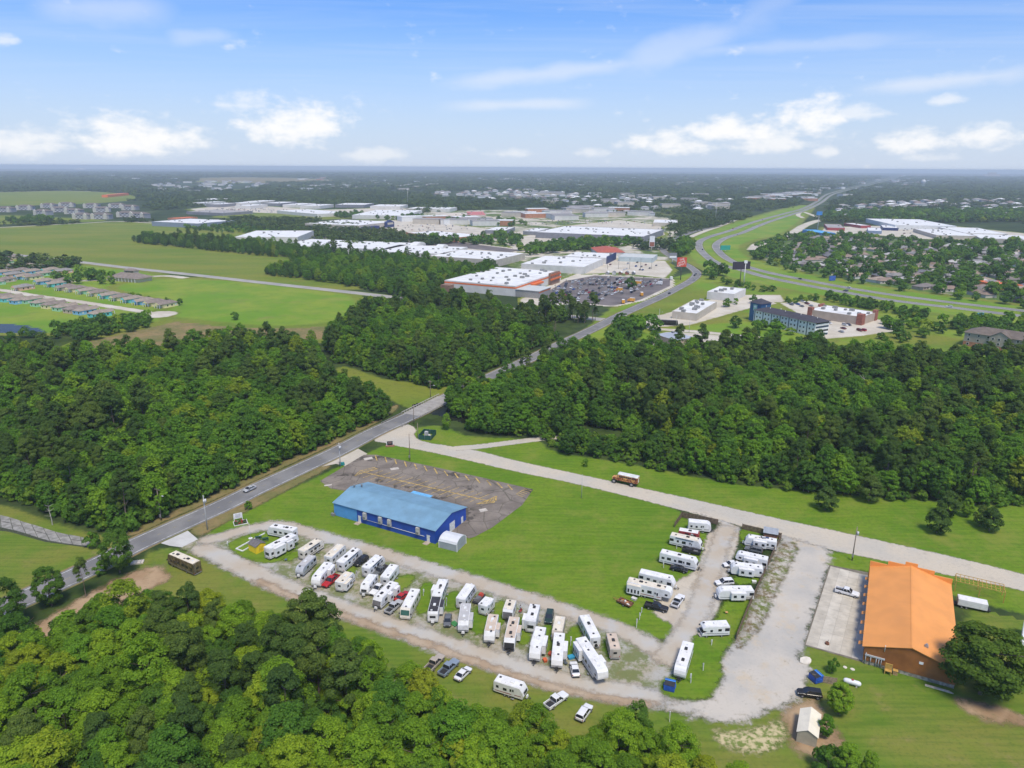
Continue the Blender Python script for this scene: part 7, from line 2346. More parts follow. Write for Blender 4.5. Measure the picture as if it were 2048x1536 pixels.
FA = hs.rotation_euler.z
for k, (px, cl_, lb) in enumerate((((1238, 583), 'orange', 'orange rental truck beside the leafy tree on the dark lot'), ((1246, 607), 'orange', 'orange rental truck at the lower corner of the dark lot'), ((1262, 604), 'orange', 'orange rental truck on the kerb lane nearest the road'), ((1283, 592), 'orange', 'orange rental truck along the lot hedge'),
                               ((1274, 569), 'orange', 'orange-sided truck left of the big lot tree'), ((1268, 574), 'white', 'white box truck left of the big lot tree'), ((1318, 570), 'white', 'white box truck right of the big lot tree'), ((1342, 560), 'white', 'white box truck at the top corner of the dark lot'))):
    box_truck(px, FA + (.4 if k % 2 else 1.57), cl_, lb, 6 if k != 4 else 8)
# shed models lined up in the concrete lot
for k in range(5):
    p = at(1215 + 13 * k, 549)
    t = empty('display_shed', (p.x, p.y, .06), FA + 1.57)
    mm = (pm('grey_shed', (.3, .3, .3), .8), PALE, pm('brown_shed', (.22, .13, .08), .8), BRICK, GREYB)[k]
    MB().prism([(-1.5, 0), (1.5, 0), (1.5, 2.3), (0, 3.4), (-1.5, 2.3)], -2, 2).build('walls', mm, t)
    MB().prism([(-1.8, 2.15), (0, 3.5), (1.8, 2.15), (0, 3.7)], -2.2, 2.2).build('roof', GREYB if k % 2 else PVC, t)
    tag(t, ('leftmost grey display shed', 'pale display shed second from the left', 'brown display shed in the middle', 'red display shed second from the right', 'rightmost dark display shed')[k] + ' on the store forecourt', 'shed')

# ---- signs on poles
def pylon(px, h, w, sh, label, face, edge=None, two=False, ang=0.25, txt=None, pm_=PG, thick=.8):
    p = at(*px)
    t = empty('pole_sign', (p.x, p.y, 0), ang)
    MB().cyl((0, 0, 0), (0, 0, h - sh), .45, .35, n=8).build('pole', pm_, t)
    s_ = MB().box(-w / 2, w / 2, -thick / 2, thick / 2, h - sh, h).build('sign_box', face, t)
    if edge:
        MB().box(-w / 2 + .4, w / 2 - .4, -thick / 2 - .06, -thick / 2, h - sh + .5, h - sh * .55).build('sign_face', edge, s_)
    if txt:
        for k, ln in enumerate(txt):
            text_part(ln, sh * .30, WT, s_, (0, -thick / 2 - .05, h - sh * (.22 + .28 * k)), (R(90), R(-18), 0), .03)
    tag(t, label, 'sign')
ORS = pm('orange_red_sign', (.62, .07, .03), .5, 0, .04, .3)
pylon((1361, 560), 22, 9.5, 9, 'orange-red square pole sign beside the frontage road', ORS, None, False, .1, ('THE', 'HOME', 'DEPOT'), pm('dark_brown_pole', (.06, .05, .05)))
pylon((1479, 573), 23, 18, 7, 'dark billboard on a tall post below the highway', pm('dark_billboard', (.04, .03, .045), .6), None, False, .3, None, pm('dark_brown_pole', (.06, .05, .05)), 1.2)
pylon((1345, 527), 12, 9, 6, 'grey billboard with white top beside the frontage curve', GREYB, WT, False, .1)
pylon((1303, 503), 20, 7, 14, 'tall white shopping pylon sign behind the pale blue building', pm('white_sign_face', (.75, .75, .77)), BRICK, False, .1)
pylon((1487, 573), 24, 3, 2.5, 'slim white lamp mast beside the billboard', WT, None, False, 0, None, pm('white_pipe', (.68, .68, .66)))
pylon((1450, 503), 8, 14, 6, 'green highway guide sign on the verge', pm('green_sign', (.02, .32, .24), .6), None, False, .2)
pylon((1634, 466), 36, 10, 6, 'blue shop sign on a tall mast right of the ramp', pm('blue_panel', (.06, .24, .55)), None, False, .1)
pylon((1431, 438), 34, 4, 3, 'thin tall pale mast before the tree belt', PALE, None, False, 0)
pylon((816, 410), 45, 5, 3, 'tall pale antenna mast far behind the stores', PALE, None, False, 0)
pylon((1958, 642), 6, 6, 4, 'small cyan sign behind hedge near the apartment roof', pm('cyan_sign', (.10, .45, .60), .6), None, False, .3)
pylon((1664, 562), 5, 7, 4.5, 'small blue sign among the suburb trees beside the highway', pm('blue_panel2', (.05, .12, .45), .6), None, False, .3)
# water tower
p = at(1845, 376)
t = empty('water_tower', (p.x, p.y, 0))
tm_ = pm('pale_tower_paint', (.62, .63, .63), .6)
MB().loft([[(rr * math.cos(a), rr * math.sin(a), z) for a in np.linspace(0, 2 * math.pi, 14, endpoint=False)] for z, rr in ((25, 4), (29, 11), (36, 12), (44, 11), (48, 5))], smooth=True).build('tank', tm_, t)
for k in range(6):
    a = k * math.pi / 3
    MB().cyl((12 * math.cos(a), 12 * math.sin(a), 0), (9 * math.cos(a), 9 * math.sin(a), 30), .7, n=6).build('leg', tm_, t)
MB().cyl((0, 0, 0), (0, 0, 26), 1.6, n=8).build('riser', tm_, t)
tag(t, 'pale water tower far off near the horizon at right', 'water tower')
p = at(1980, 352)
t = empty('far_block', (p.x, p.y, 0))
for k, (x, hh) in enumerate(((-90, 28), (0, 60), (60, 62), (130, 34))):
    MB().box(x - 35, x + 34, -30, 30, 0, hh).build('tower_block', pm('peach_concrete', (.55, .42, .34), .9), t)
tag(t, 'peach-coloured far building group on the right horizon', 'building')
p = at(160, 340.0)
t = empty('far_dome', (p.x, p.y, 0))
MB().loft([[(rr * math.cos(a), rr * math.sin(a), z) for a in np.linspace(0, 2 * math.pi, 16, endpoint=False)] for z, rr in ((0, 120), (25, 110), (40, 60), (46, 8))], smooth=True).build('dome', PALE, t)
tag(t, 'pale domed hall on the left horizon', 'building')

# ---- pastel cottages
COT = {'aqua': (.16, .60, .58), 'blue': (.24, .50, .72), 'peach': (.74, .44, .30), 'yellow': (.78, .68, .36), 'mint': (.36, .64, .38), 'tan': (.54, .44, .32)}
SHG = pm('grey_brown_shingles', (.225, .185, .155), .9, 0, .12, .3)
SHV = [SHG, pm('tan_shingles', (.29, .24, .19), .9, 0, .12, .3), pm('grey_shingles_pale', (.25, .235, .22), .9, 0, .12, .3)]
WTR = pm('white_trim', (.75, .75, .75))
def cottage_proto(cn):
    root = empty('cottage')
    wm_ = pm(cn + '_cottage_siding', COT[cn], .8, 0, .05, .3)
    rf_ = SHV[len(cn) % 3]
    MB().box(-4.2, 4.2, -6.5, 6.5, 0, 3.0).build('walls', wm_, root)
    hip(root, -4.2, 4.2, -6.5, 6.5, 3.0, 2.2, rf_, .5)
    pr = MB().prism([(-3.0, 2.9), (3.0, 2.9), (0, 4.7)], -10.0, -4.0).build('porch_roof', rf_, root)
    MB().prism([(-2.8, 2.95), (2.8, 2.95), (0, 4.55)], -10.05, -10.01).build('gable_face', wm_, root)
    for x in (-2.8, 0, 2.8):
        MB().box(x - .14, x + .14, -9.9, -9.62, 0, 2.9).build('porch_post', WTR, root)
    for s in (1, -1):
        for y in (-3.5, 0.5, 4):
            MB().box(s * 4.2 - .04, s * 4.2 + .04, y - .6, y + .6, 1.0, 2.3).build('window', WTR if (y > 3) else GLASS, root)
    MB().box(-1.2, -.2, -6.56, -6.48, .05, 2.1).build('door', WTR, root)
    for x in (-2.8, 2.2):
        MB().box(x - .6, x + .6, 6.46, 6.55, 1.0, 2.3).build('window', GLASS, root)
    return root
protos = {k: cottage_proto(k) for k in COT}
used_c = set()
sd = at(335, 612) - at(50, 577)
sa = math.atan2(sd.y, sd.x)
cots = []
up = [(50, 579, 'peach'), (92, 567, 'blue'), (114, 572, 'aqua'), (135, 579, 'tan'), (156, 582, 'yellow'), (178, 586, 'mint'), (200, 590, 'yellow'), (222, 595, 'aqua'), (245, 599, 'yellow'), (268, 603, 'aqua'), (291, 607, 'blue'), (313, 610, 'yellow'), (336, 613, 'yellow')]
lo = [(-2, 600, 'yellow'), (20, 602, 'aqua'), (42, 606, 'blue'), (62, 605, 'mint'), (84, 611, 'mint'), (106, 615, 'yellow'), (128, 620, 'mint'), (150, 624, 'tan'), (170, 627, 'blue'), (200, 633, 'aqua')]
far = [(12, 528, 'mint'), (36, 534, 'tan'), (58, 536, 'aqua'), (82, 538, 'mint'), (104, 544, 'aqua'), (130, 546, 'peach'), (8, 549, 'blue'), (30, 553, 'peach'), (52, 557, 'blue'), (-20, 556, 'aqua'), (-22, 528, 'peach'), (-30, 575, 'yellow'), (128, 566, 'tan'), (20, 541, 'peach'), (44, 545, 'tan'), (68, 547, 'blue'), (92, 551, 'mint'), (70, 558, 'yellow'), (14, 564, 'tan'), (-8, 570, 'mint'), (30, 518, 'tan'), (60, 523, 'yellow'), (4, 516, 'blue')]
for L_, rot, wh in ((up, 0, 'upper side of the cottage street'), (lo, math.pi, 'lower side of the cottage street'), (far, 0, 'rows behind the cottage street')):
    cnt_ = {}
    for x, y, c in L_:
        root = protos[c] if c not in used_c else copy_tree(protos[c])
        used_c.add(c)
        p = at(x, y)
        root.location = (p.x, p.y, .05)
        root.rotation_euler = (0, 0, sa + rot)
        tag(root, '%s cottage with grey-brown roof on the %s' % (c, wh), 'house', 'pastel cottages')
strip('cottage_street', [(-120, 570), (0, 580), (60, 590), (140, 601), (220, 613), (290, 624), (322, 630)], 8, .06, gm['concrete_far'], 1)
pc = at(317, 629)
sheet('cottage_street_end', [(pc.x + 13 * math.cos(a), pc.y + 13 * math.sin(a)) for a in np.linspace(0, 2 * math.pi, 18, endpoint=False)], .064, gm['concrete_far'], 2, 1, it=0, world=True)
strip('cottage_street', [(150, 562), (200, 560), (260, 556), (330, 552), (372, 556)], 9, .062, gm['concrete_far'], 1)
p = at(262, 561)
t = empty('clubhouse', (p.x, p.y, 0), sa + .1)
YWL = pm('cream_yellow_wall', (.66, .58, .38), .8)
MB().box(-18, 18, -8, 8, 0, 3.6).build('walls', YWL, t)
hip(t, -18, 18, -8, 8, 3.6, 4.2, SHG, 1.8)
MB().box(-6, 6, -1, 5, 7.0, 9.6).build('clerestory', YWL, t)
hip(t, -6, 6, -1, 5, 9.6, 1.8, SHG, .8, 'clerestory_roof')
for k in range(7):
    MB().box(-5.2 + 1.6 * k, -4.2 + 1.6 * k, -1.06, -.98, 7.6, 9.2).build('window', GLASS, t)
for k in range(9):
    MB().box(-17 + 4 * k, -16.6 + 4 * k, -9.6, -9.2, 0, 3.7).build('porch_post', WTR, t)
tag(t, 'cream clubhouse with broad brown hip roof above the cottages', 'building')

# ---- apartment blocks on the left
AW = pm('grey_lap_siding', (.30, .30, .31), .9, 0, .06, .1)
AR = pm('brown_grey_shingles', (.16, .135, .12), .9, 0, .1, .1)
CRM = pm('cream_lap_siding', (.52, .50, .42), .9)
def apt_proto():
    root = empty('apartment_block')
    MB().box(-18, 18, -8, 8, 0, 9).build('walls', AW, root)
    hip(root, -18, 18, -8, 8, 9, 4, AR, .8)
    for x in (-15, 11):
        MB().prism([(x - 3.5, 0), (x + 3.5, 0), (x + 3.5, 9), (x, 12.4), (x - 3.5, 9)], -10, -7.9).build('gable_bay', CRM, root)
    for k in range(5):
        for q in range(3):
            MB().box(-10 + 4.2 * k - .8, -10 + 4.2 * k + .8, -8.08, -7.98, 1.0 + 2.9 * q, 2.6 + 2.9 * q).build('window', GLASS if (k + q) % 2 else WTR, root)
    return root
ap = apt_proto()
for k, (x, y, ra) in enumerate(((14, 424, 0), (52, 420, .3), (100, 416, 0), (88, 430, -.2), (135, 414, .4), (150, 428, 0), (185, 416, .2), (168, 438, -.1), (205, 438, .1), (235, 416, .3), (262, 420, 0), (255, 434, .2), (282, 436, -.2), (-30, 424, .1), (120, 424, .8), (205, 424, .5))):
    root = ap if k == 0 else copy_tree(ap)
    p = at(x, y)
    root.location = (p.x, p.y, 0)
    root.rotation_euler = (0, 0, ra - .1)
    tag(root, 'grey apartment block with brown hip roof beyond the left meadow', 'building', 'apartment blocks beyond the meadow')
    EXCL.append(np.array([(p.x - 22, p.y - 14), (p.x + 22, p.y - 14), (p.x + 22, p.y + 14), (p.x - 22, p.y + 14)]))
block('school_hall', 'grey hall with pale roof right of the apartment blocks', (303, 443), (395, 447), (306, 434), 8, pm('slate_blue_wall', (.24, .28, .34), .8), PVC, 4)
block('school_wing', 'orange-trimmed wing behind the grey hall', (335, 436), (352, 437), (337, 431), 8, OBRICK, ORNG, 0)
block('school_wing', 'tan brick wing on the right of the grey hall', (392, 441), (425, 444), (394, 434), 6, OBRICK, PVC, 2)
block('low_hall', 'long dark low hall right of the apartments', (372, 423), (446, 426), (376, 417), 6, GREYB, pm('grey_rooftop', (.35, .33, .31)), 2)
block('red_roof_barn', 'small red-roofed barn alone in the far meadow', (203, 390), (215, 390), (204, 386), 8, ORNG, ORNG, 0)
for k, (x0, x1, y) in enumerate(((385, 408, 405), (412, 440, 408), (455, 482, 406), (486, 520, 403), (470, 500, 411), (525, 560, 406), (565, 600, 409), (385, 420, 399), (600, 640, 411), (670, 728, 409), (740, 800, 412), (812, 850, 417), (855, 900, 417))):
    block('dealership', 'pale flat-roofed dealership building by the far car lots', (x0, y), (x1, y + .6), (x0 + 2, y - 3.5), 8, (PALE, GREYB, PALE, BEIGE)[k % 4], PVC, 2)[0]['group'] = 'dealership buildings'

# ---- suburb houses on the right
ROOFC = [pm('roof_shingle_%d' % k, c, .9, 0, .1, .2) for k, c in enumerate(((.19, .165, .15), (.14, .14, .15), (.26, .19, .145), (.24, .23, .22), (.32, .25, .19), (.44, .42, .40)))]
WALLC = [pm('house_wall_%d' % k, c, .9, 0, .06, .2) for k, c in enumerate(((.40, .32, .25), (.30, .15, .11), (.52, .48, .42), (.38, .34, .30), (.60, .58, .54)))]
def house_proto(k):
    root = empty('house')
    r = np.random.default_rng(300 + k)
    w, d = r.uniform(8, 11), r.uniform(4.5, 6)
    MB().box(-w, w, -d, d, 0, 2.8).build('walls', WALLC[k % 5], root)
    hip(root, -w, w, -d, d, 2.8, 2.3, ROOFC[k % 6], .6)
    MB().box(w * .25, w * .9, -d - 4, -d, 0, 2.8).build('wing', WALLC[k % 5], root)
    hip(root, w * .25, w * .9, -d - 4, -d + 2, 2.8, 1.8, ROOFC[k % 6], .5, 'wing_roof')
    for x in (-w * .7, -w * .25):
        MB().box(x - .7, x + .7, -d - .06, -d + .02, .9, 2.2).build('window', GLASS, root)
    MB().box(w * .02, w * .12, -d - .06, -d + .02, .05, 2.1).build('door', WTR, root)
    return root
hp = [house_proto(k) for k in range(6)]
SUB = W2([(1520, 508), (1580, 486), (1640, 474), (1760, 480), (1900, 492), (2090, 498), (2120, 590), (2040, 604), (1900, 588), (1780, 568), (1680, 552), (1580, 530)])
HX = poisson(SUB, 27, 11)
r = np.random.default_rng(12)
rows = 0
RN = ['grey-brown', 'dark grey', 'brown', 'grey', 'tan-brown', 'pale grey']
for k, (x, y) in enumerate(HX):
    if r.random() < .12 or any(inside(E_, np.array([[x, y]]))[0] for E_ in EXCL):
        continue
    i = int(r.integers(6))
    root = copy_tree(hp[i])
    root.location = (x, y, .03)
    root.rotation_euler = (0, 0, r.choice([.15, .15, 1.7, -2.9, .5]) + r.uniform(-.1, .1))
    tag(root, 'low house with %s roof among the suburb trees right of the highway' % RN[i], 'house', 'suburb houses right of the highway')
for q in hp:      # the pattern houses stand in the suburb too
    i = hp.index(q)
    p = at(1600 + 62 * i, 500 + 14 * (i % 3))
    q.location = (p.x, p.y, .03)
    tag(q, 'low house with %s roof among the suburb trees right of the highway' % RN[i], 'house', 'suburb houses right of the highway')
block('red_roof_house', 'house with bright red roof at the right edge of the suburb', (2003, 571), (2046, 570), (2010, 560), 4, ORNG, ORNG, 0)
sheet('suburb_ground', [(1490, 505), (1560, 484), (1640, 470), (1760, 476), (1900, 488), (2120, 490), (2160, 610), (2040, 612), (1900, 596), (1780, 578), (1680, 562), (1580, 540)], .028, ground_mat('suburb_lawns', lambda nt, p: mixc(nt, sstep(nt, noise(nt, p, .04, 5, .7), .54, .64), (.085, .145, .026), (.30, .265, .19)), g_town, 6, .1, 5), 10, 8)

# ---- scattered far roofs
FW_ = [PALE, BEIGE, pm('far_white_wall', (.70, .70, .68), .9), OBRICK, GREYB]
FR_ = [PVC, pm('far_grey_roof', (.33, .31, .30), .9), pm('far_brown_roof', (.22, .17, .14), .9), PVC]
def far_proto(k):
    root = empty('far_house')
    w, d, h = (11, 8, 6) if k % 2 == 0 else (26, 15, 9)
    MB().box(-w, w, -d, d, 0, h).build('walls', FW_[k % 5], root)
    if k % 2 == 0:
        hip(root, -w, w, -d, d, h, 3.2, FR_[(k // 2) % 3 if k else 1], .8)
    else:
        MB().box(-w - .3, w + .3, -d - .3, d + .3, h, h + .8).build('roof', FR_[k % 4], root)
    return root
fp = [far_proto(k) for k in range(8)]
fused = set()
zones = [([(860, 386), (1040, 380), (1180, 392), (1200, 398), (1020, 402), (880, 396)], 80, 'in the far brown-roofed estate behind the stores', (0, 2, 4, 6), 44),
         ([(1640, 372), (1760, 360), (1860, 356), (1900, 366), (1780, 384), (1660, 404), (1560, 408), (1540, 402)], 80, 'along the far highway strip', (1, 3, 5, 7), 70),
         ([(1020, 425), (1180, 418), (1330, 424), (1300, 436), (1120, 442), (1020, 440)], 24, 'in the busy strip behind the grey store', (1, 3, 2, 5), 30),
         ([(820, 440), (900, 440), (1010, 446), (1000, 452), (900, 450), (830, 448)], 10, 'between the far shops left of the grey store', (1, 3, 5, 7), 30),
         ([(300, 366), (460, 362), (560, 368), (480, 384), (330, 386)], 60, 'in the far estate above the left tree belt', (0, 2, 4, 5), 60),
         ([(560, 372), (800, 366), (900, 372), (760, 384), (600, 382)], 30, 'in clearings of the far left woods', (1, 2, 3, 7), 120),
         ([(1000, 358), (1300, 356), (1500, 362), (1400, 372), (1050, 370)], 60, 'in clearings of the middle distance woods', (1, 3, 2, 7), 140),
         ([(1480, 395), (1560, 388), (1640, 384), (1600, 404), (1500, 404)], 24, 'left of the far highway', (1, 3, 5, 7), 60),
         ([(1650, 416), (1800, 404), (2040, 400), (2060, 438), (1900, 436), (1760, 436), (1680, 436)], 90, 'deep among trees right of the far highway', (0, 2, 4, 6), 50),
         ([(1020, 384), (1200, 388), (1420, 392), (1480, 404), (1420, 424), (1300, 420), (1100, 410)], 60, 'among the trees beyond the grey store', (0, 2, 6, 1), 40),
         ([(600, 351), (1100, 350), (1700, 351), (1700, 384), (1300, 394), (900, 391), (600, 384)], 260, 'far off in the middle woods', (1, 2, 3, 7), 120),
         ([(0, 352), (200, 350), (380, 350), (420, 358), (200, 362), (0, 366)], 24, 'near the left horizon', (1, 3, 5, 7), 220),
         ([(1700, 350), (2048, 350), (2048, 368), (1900, 366)], 34, 'near the right horizon', (1, 3, 5, 7), 300)]
FX = []
FN = {0: 'pale house with grey hip roof', 1: 'beige flat-roofed building', 2: 'white house with grey hip roof', 3: 'brick flat-roofed building with white roof', 4: 'dark-walled house with brown roof', 5: 'pale flat-roofed building', 6: 'beige house with hip roof', 7: 'white flat-roofed building'}
cand = []
for zi, (px, n, wh, kinds, sp) in enumerate(zones):
    X = poisson(W2(px), sp, 200 + zi)
    r = np.random.default_rng(400 + zi)
    r.shuffle(X)
    X = X[:n]
    if len(X):
        X = X[np.minimum(segdist(HA, X, False), segdist(HB, X, False)) > 25]
    for (x, y) in X:
        cand.append((math.hypot(x, y), x, y, int(r.choice(kinds)), wh, r.uniform(-.5, .5)))
cand.sort()
for q_, (dd_, x, y, i, wh, ra) in enumerate(cand):
    FX.append((x, y))
    if q_ >= 290:
        continue
    root = fp[i] if i not in fused else copy_tree(fp[i])
    fused.add(i)
    root.location = (x, y, 0)
    root.rotation_euler = (0, 0, ra)
    tag(root, '%s %s' % (FN[i], wh), 'building', 'far buildings ' + wh)
# the tiniest roofs, nearest the horizon, are one mass
rest = cand[290:]
if rest:
    ms = []
    for i in range(8):
        bm = bmesh.new()
        mats = []
        for ch in fp[i].children:
            nf = len(bm.faces)
            bm.from_mesh(ch.data)
            bm.faces.ensure_lookup_table()
            for f in bm.faces[nf:]:
                f.material_index = len(mats)
            mats.append(ch.data.materials[0])
        me = bpy.data.meshes.new('far_roof')
        bm.to_mesh(me)
        bm.free()
        for m_ in mats:
            me.materials.append(m_)
        ms.append(me)
    scatter('far_roofs', np.array([(c[1], c[2]) for c in rest]), [c[3] for c in rest], np.ones((len(rest), 3)), scatter_group('roof_scatter', proto_collection('far_roof', ms)), 'tiny pale roofs scattered in the woods near the horizon')
for i in range(8):
    if i not in fused:
        for ch in list(fp[i].children):
            bpy.data.objects.remove(ch)
        bpy.data.objects.remove(fp[i])

# ---- cars on the lots and the highway
CW = ['white'] * 6 + ['silver'] * 4 + ['black'] * 4 + ['grey'] * 3 + ['red', 'dark_blue', 'blue', 'tan', 'maroon']
CARG = [None]
def car_masses():
    if CARG[0] is None:
        ms = []
        for cl_ in CW:
            o = far_car((0, 0), 0, cl_, 'x', 'x')
            bm = bmesh.new()
            me = bpy.data.meshes.new('far_car')
            for ch in list(o.children):
                nf = len(bm.faces)
                bm.from_mesh(ch.data)
                bm.faces.ensure_lookup_table()
                for f in bm.faces[nf:]:
                    f.material_index = len(me.materials)
                me.materials.append(ch.data.materials[0])
                bpy.data.objects.remove(ch)
            bm.to_mesh(me)
            bm.free()
            bpy.data.objects.remove(o)
            ms.append(me)
        CARG[0] = scatter_group('car_scatter', proto_collection('far_car', ms))
    return CARG[0]
def fill_lot(px, n, sp, ang, wh, seed, mass=False):
    X = poisson(W2(px), sp, seed)
    r = np.random.default_rng(seed)
    c, s = math.cos(ang), math.sin(ang)
    # snap to rows along ang
    r.shuffle(X)
    if mass:      # one or two pixels each: told apart by nobody
        X = X[:n]
        v = np.round((-X[:, 0] * s + X[:, 1] * c) / 8.6) * 8.6
        u = X[:, 0] * c + X[:, 1] * s
        scatter('parked_cars', np.stack([u * c - v * s, u * s + v * c], 1), r.integers(0, len(CW), len(X)), np.ones((len(X), 3)), car_masses(), 'tiny cars parked on ' + wh, ang + 1.57)
        return
    for x, y in X[:n]:
        u, v = x * c + y * s, -x * s + y * c
        v = round(v / 8.6) * 8.6
        u = round(u / 3.0) * 3.0
        cl_ = CW[int(r.integers(len(CW)))]
        far_car((u * c - v * s, u * s + v * c), ang + math.pi / 2 + (math.pi if r.random() < .4 else 0), cl_, '%s car parked on %s' % (cl_.replace('_', ' '), wh), 'cars parked on ' + wh, .07, r.random() < .4)
fill_lot([(1095, 588), (1140, 563), (1200, 556), (1250, 556), (1240, 585), (1200, 606), (1150, 604)], 130, 4.2, FA + 1.57, 'the dark lot before the big store', 21)
fill_lot([(1245, 562), (1320, 560), (1330, 566), (1270, 590), (1240, 590)], 40, 5.5, FA + 1.57, 'the right part of the dark store lot', 32)
fill_lot([(1215, 530), (1290, 524), (1325, 535), (1300, 545), (1230, 542)], 12, 9, FA + 1.57, 'the pale concrete lot above the store lot', 22)
fill_lot([(1285, 466), (1320, 455), (1340, 462), (1320, 470)], 26, 5, .1, 'the lot right of the grey store', 23)
fill_lot([(790, 448), (900, 446), (960, 455), (900, 466), (800, 460)], 50, 8, .2, 'the lot of the navy-fronted store', 24, True)
fill_lot([(400, 421), (480, 414), (640, 424), (600, 428), (470, 422)], 160, 7, .1, 'the far dealership lot', 25, True)
fill_lot([(620, 476), (640, 473), (670, 478), (650, 481)], 16, 5, .2, 'the dark lot behind the mall', 26)
fill_lot([(1570, 606), (1620, 604), (1640, 616), (1590, 614)], 7, 6, .3, 'the pale lot behind the hotel', 27)
fill_lot([(1660, 646), (1720, 648), (1740, 664), (1680, 672)], 7, 8, .3, 'the lot at the hotel end', 28)
fill_lot([(1040, 446), (1130, 440), (1290, 444), (1300, 450), (1120, 449), (1050, 452)], 60, 8, .1, 'the strip lots behind the grey store', 30, True)
fill_lot([(930, 476), (1000, 468), (1040, 476), (980, 486)], 24, 7, .2, 'the lot right of the brick store', 31)
fill_lot([(1660, 452), (1780, 452), (1900, 462), (1860, 470), (1740, 466)], 24, 10, .1, 'the shop lots right of the highway', 29)
t0 = len(HA)
for k, (x, y, cl_, big) in enumerate(((1600, 559, 'black', 0), (1697, 577, 'white', 1), (1691, 583, 'grey', 1), (1898, 615, 'white', 1), (1405, 500, 'dark_blue', 0), (1398, 491, 'white', 0), (1451, 477, 'white', 0), (1475, 470, 'silver', 0), (1466, 458, 'red', 1), (1505, 455, 'white', 1), (1514, 452, 'white', 0), (1525, 440, 'grey', 0), (1560, 430, 'white', 0), (1600, 418, 'silver', 0), (1640, 404, 'white', 0))):
    p = at(x, y)
    q = HA if segdist(HA, np.array([p[:2]]), False)[0] < segdist(HB, np.array([p[:2]]), False)[0] else HB
    i = int(np.argmin(np.hypot(*(q - np.array(p[:2])).T)))
    i = min(max(i, 1), len(q) - 2)
    d_ = q[i + 1] - q[i - 1]
    far_car(p, math.atan2(d_[1], d_[0]), cl_, '%s car on the highway %s' % (cl_.replace('_', ' '), ('near the right edge', 'on the long straight', 'below the suburb', 'nearest the hotel', 'in the curve', 'at the bend top', 'past the bend', 'climbing past the ramp', 'beside the concrete ramp', 'upper lane past the ramp', 'before the far straight', 'on the far straight', 'far up the straight', 'very far up', 'at the vanishing end')[k]), 'vehicles on the highway', .11, bool(big))
for k, (x, y, cl_) in enumerate(((1389, 552, 'black'), (1392, 549, 'grey'), (1389, 561, 'silver'), (1339, 588, 'black'), (1343, 497, 'white'))):
    p = at(x, y)
    i = int(np.argmin(np.hypot(*(ROAD - np.array(p[:2])).T)))
    d_ = ROAD[min(i + 1, len(ROAD) - 1)] - ROAD[i - 1]
    far_car(p, math.atan2(d_[1], d_[0]), cl_, '%s car on the frontage road %s' % (cl_, ('at the orange sign', 'just behind the black one', 'coming round the curve', 'below the store lot', 'near the grey billboard')[k]), 'vehicles on the frontage road', .11)

for k in range(14):
    x, y = (1110 + 22 * k, 596 - 2.2 * k - (9 if k % 2 else 0)) if k < 9 else (1215 + 22 * (k - 9), 538)
    p = at(x, y)
    t = empty('lot_lamp', (p.x, p.y, .06), FA)
    MB().cyl((0, 0, 0), (0, 0, 11), .16, .12, n=6).build('shaft', pm('dark_bronze_pole', (.06, .05, .045), .6), t)
    for s_ in (1, -1):
        MB().box(s_ * .3, s_ * 1.2, -.25, .25, 10.7, 11).build('lamp_head', pm('dark_bronze_pole', (.06, .05, .045)), t)
    tag(t, 'dark lamp post on %s' % ('the dark store lot' if k < 9 else 'the pale concrete lot'), 'lamp post', 'lamp posts on the store lots')
# ================================================================== NAMED TREES NEAR THE CAMP
for nm, c0 in (('gold', [(0.0, (.23, .29, .026)), (1.0, (.30, .33, .028))]), ('lime', [(0.0, (.15, .29, .026)), (1.0, (.20, .34, .03))]), ('oak', [(0.0, (.065, .125, .020)), (1.0, (.085, .150, .022))])):
    LEAF[nm] = leaf_mat(nm + '_foliage', c0)
    src = PROTO['broad' if nm != 'oak' else 'dark']
    PROTO[nm] = []
    for cm, tm, h, w in src[:3]:
        me = cm.copy()
        me.materials[0] = LEAF[nm]
        PROTO[nm].append((me, tm, h, w))
LOOK.update(gold=('broadleaf_tree', 'yellow-green tree', 'tree'), lime=('broadleaf_tree', 'lime tree', 'tree'), oak=('oak_tree', 'oak', 'tree'))
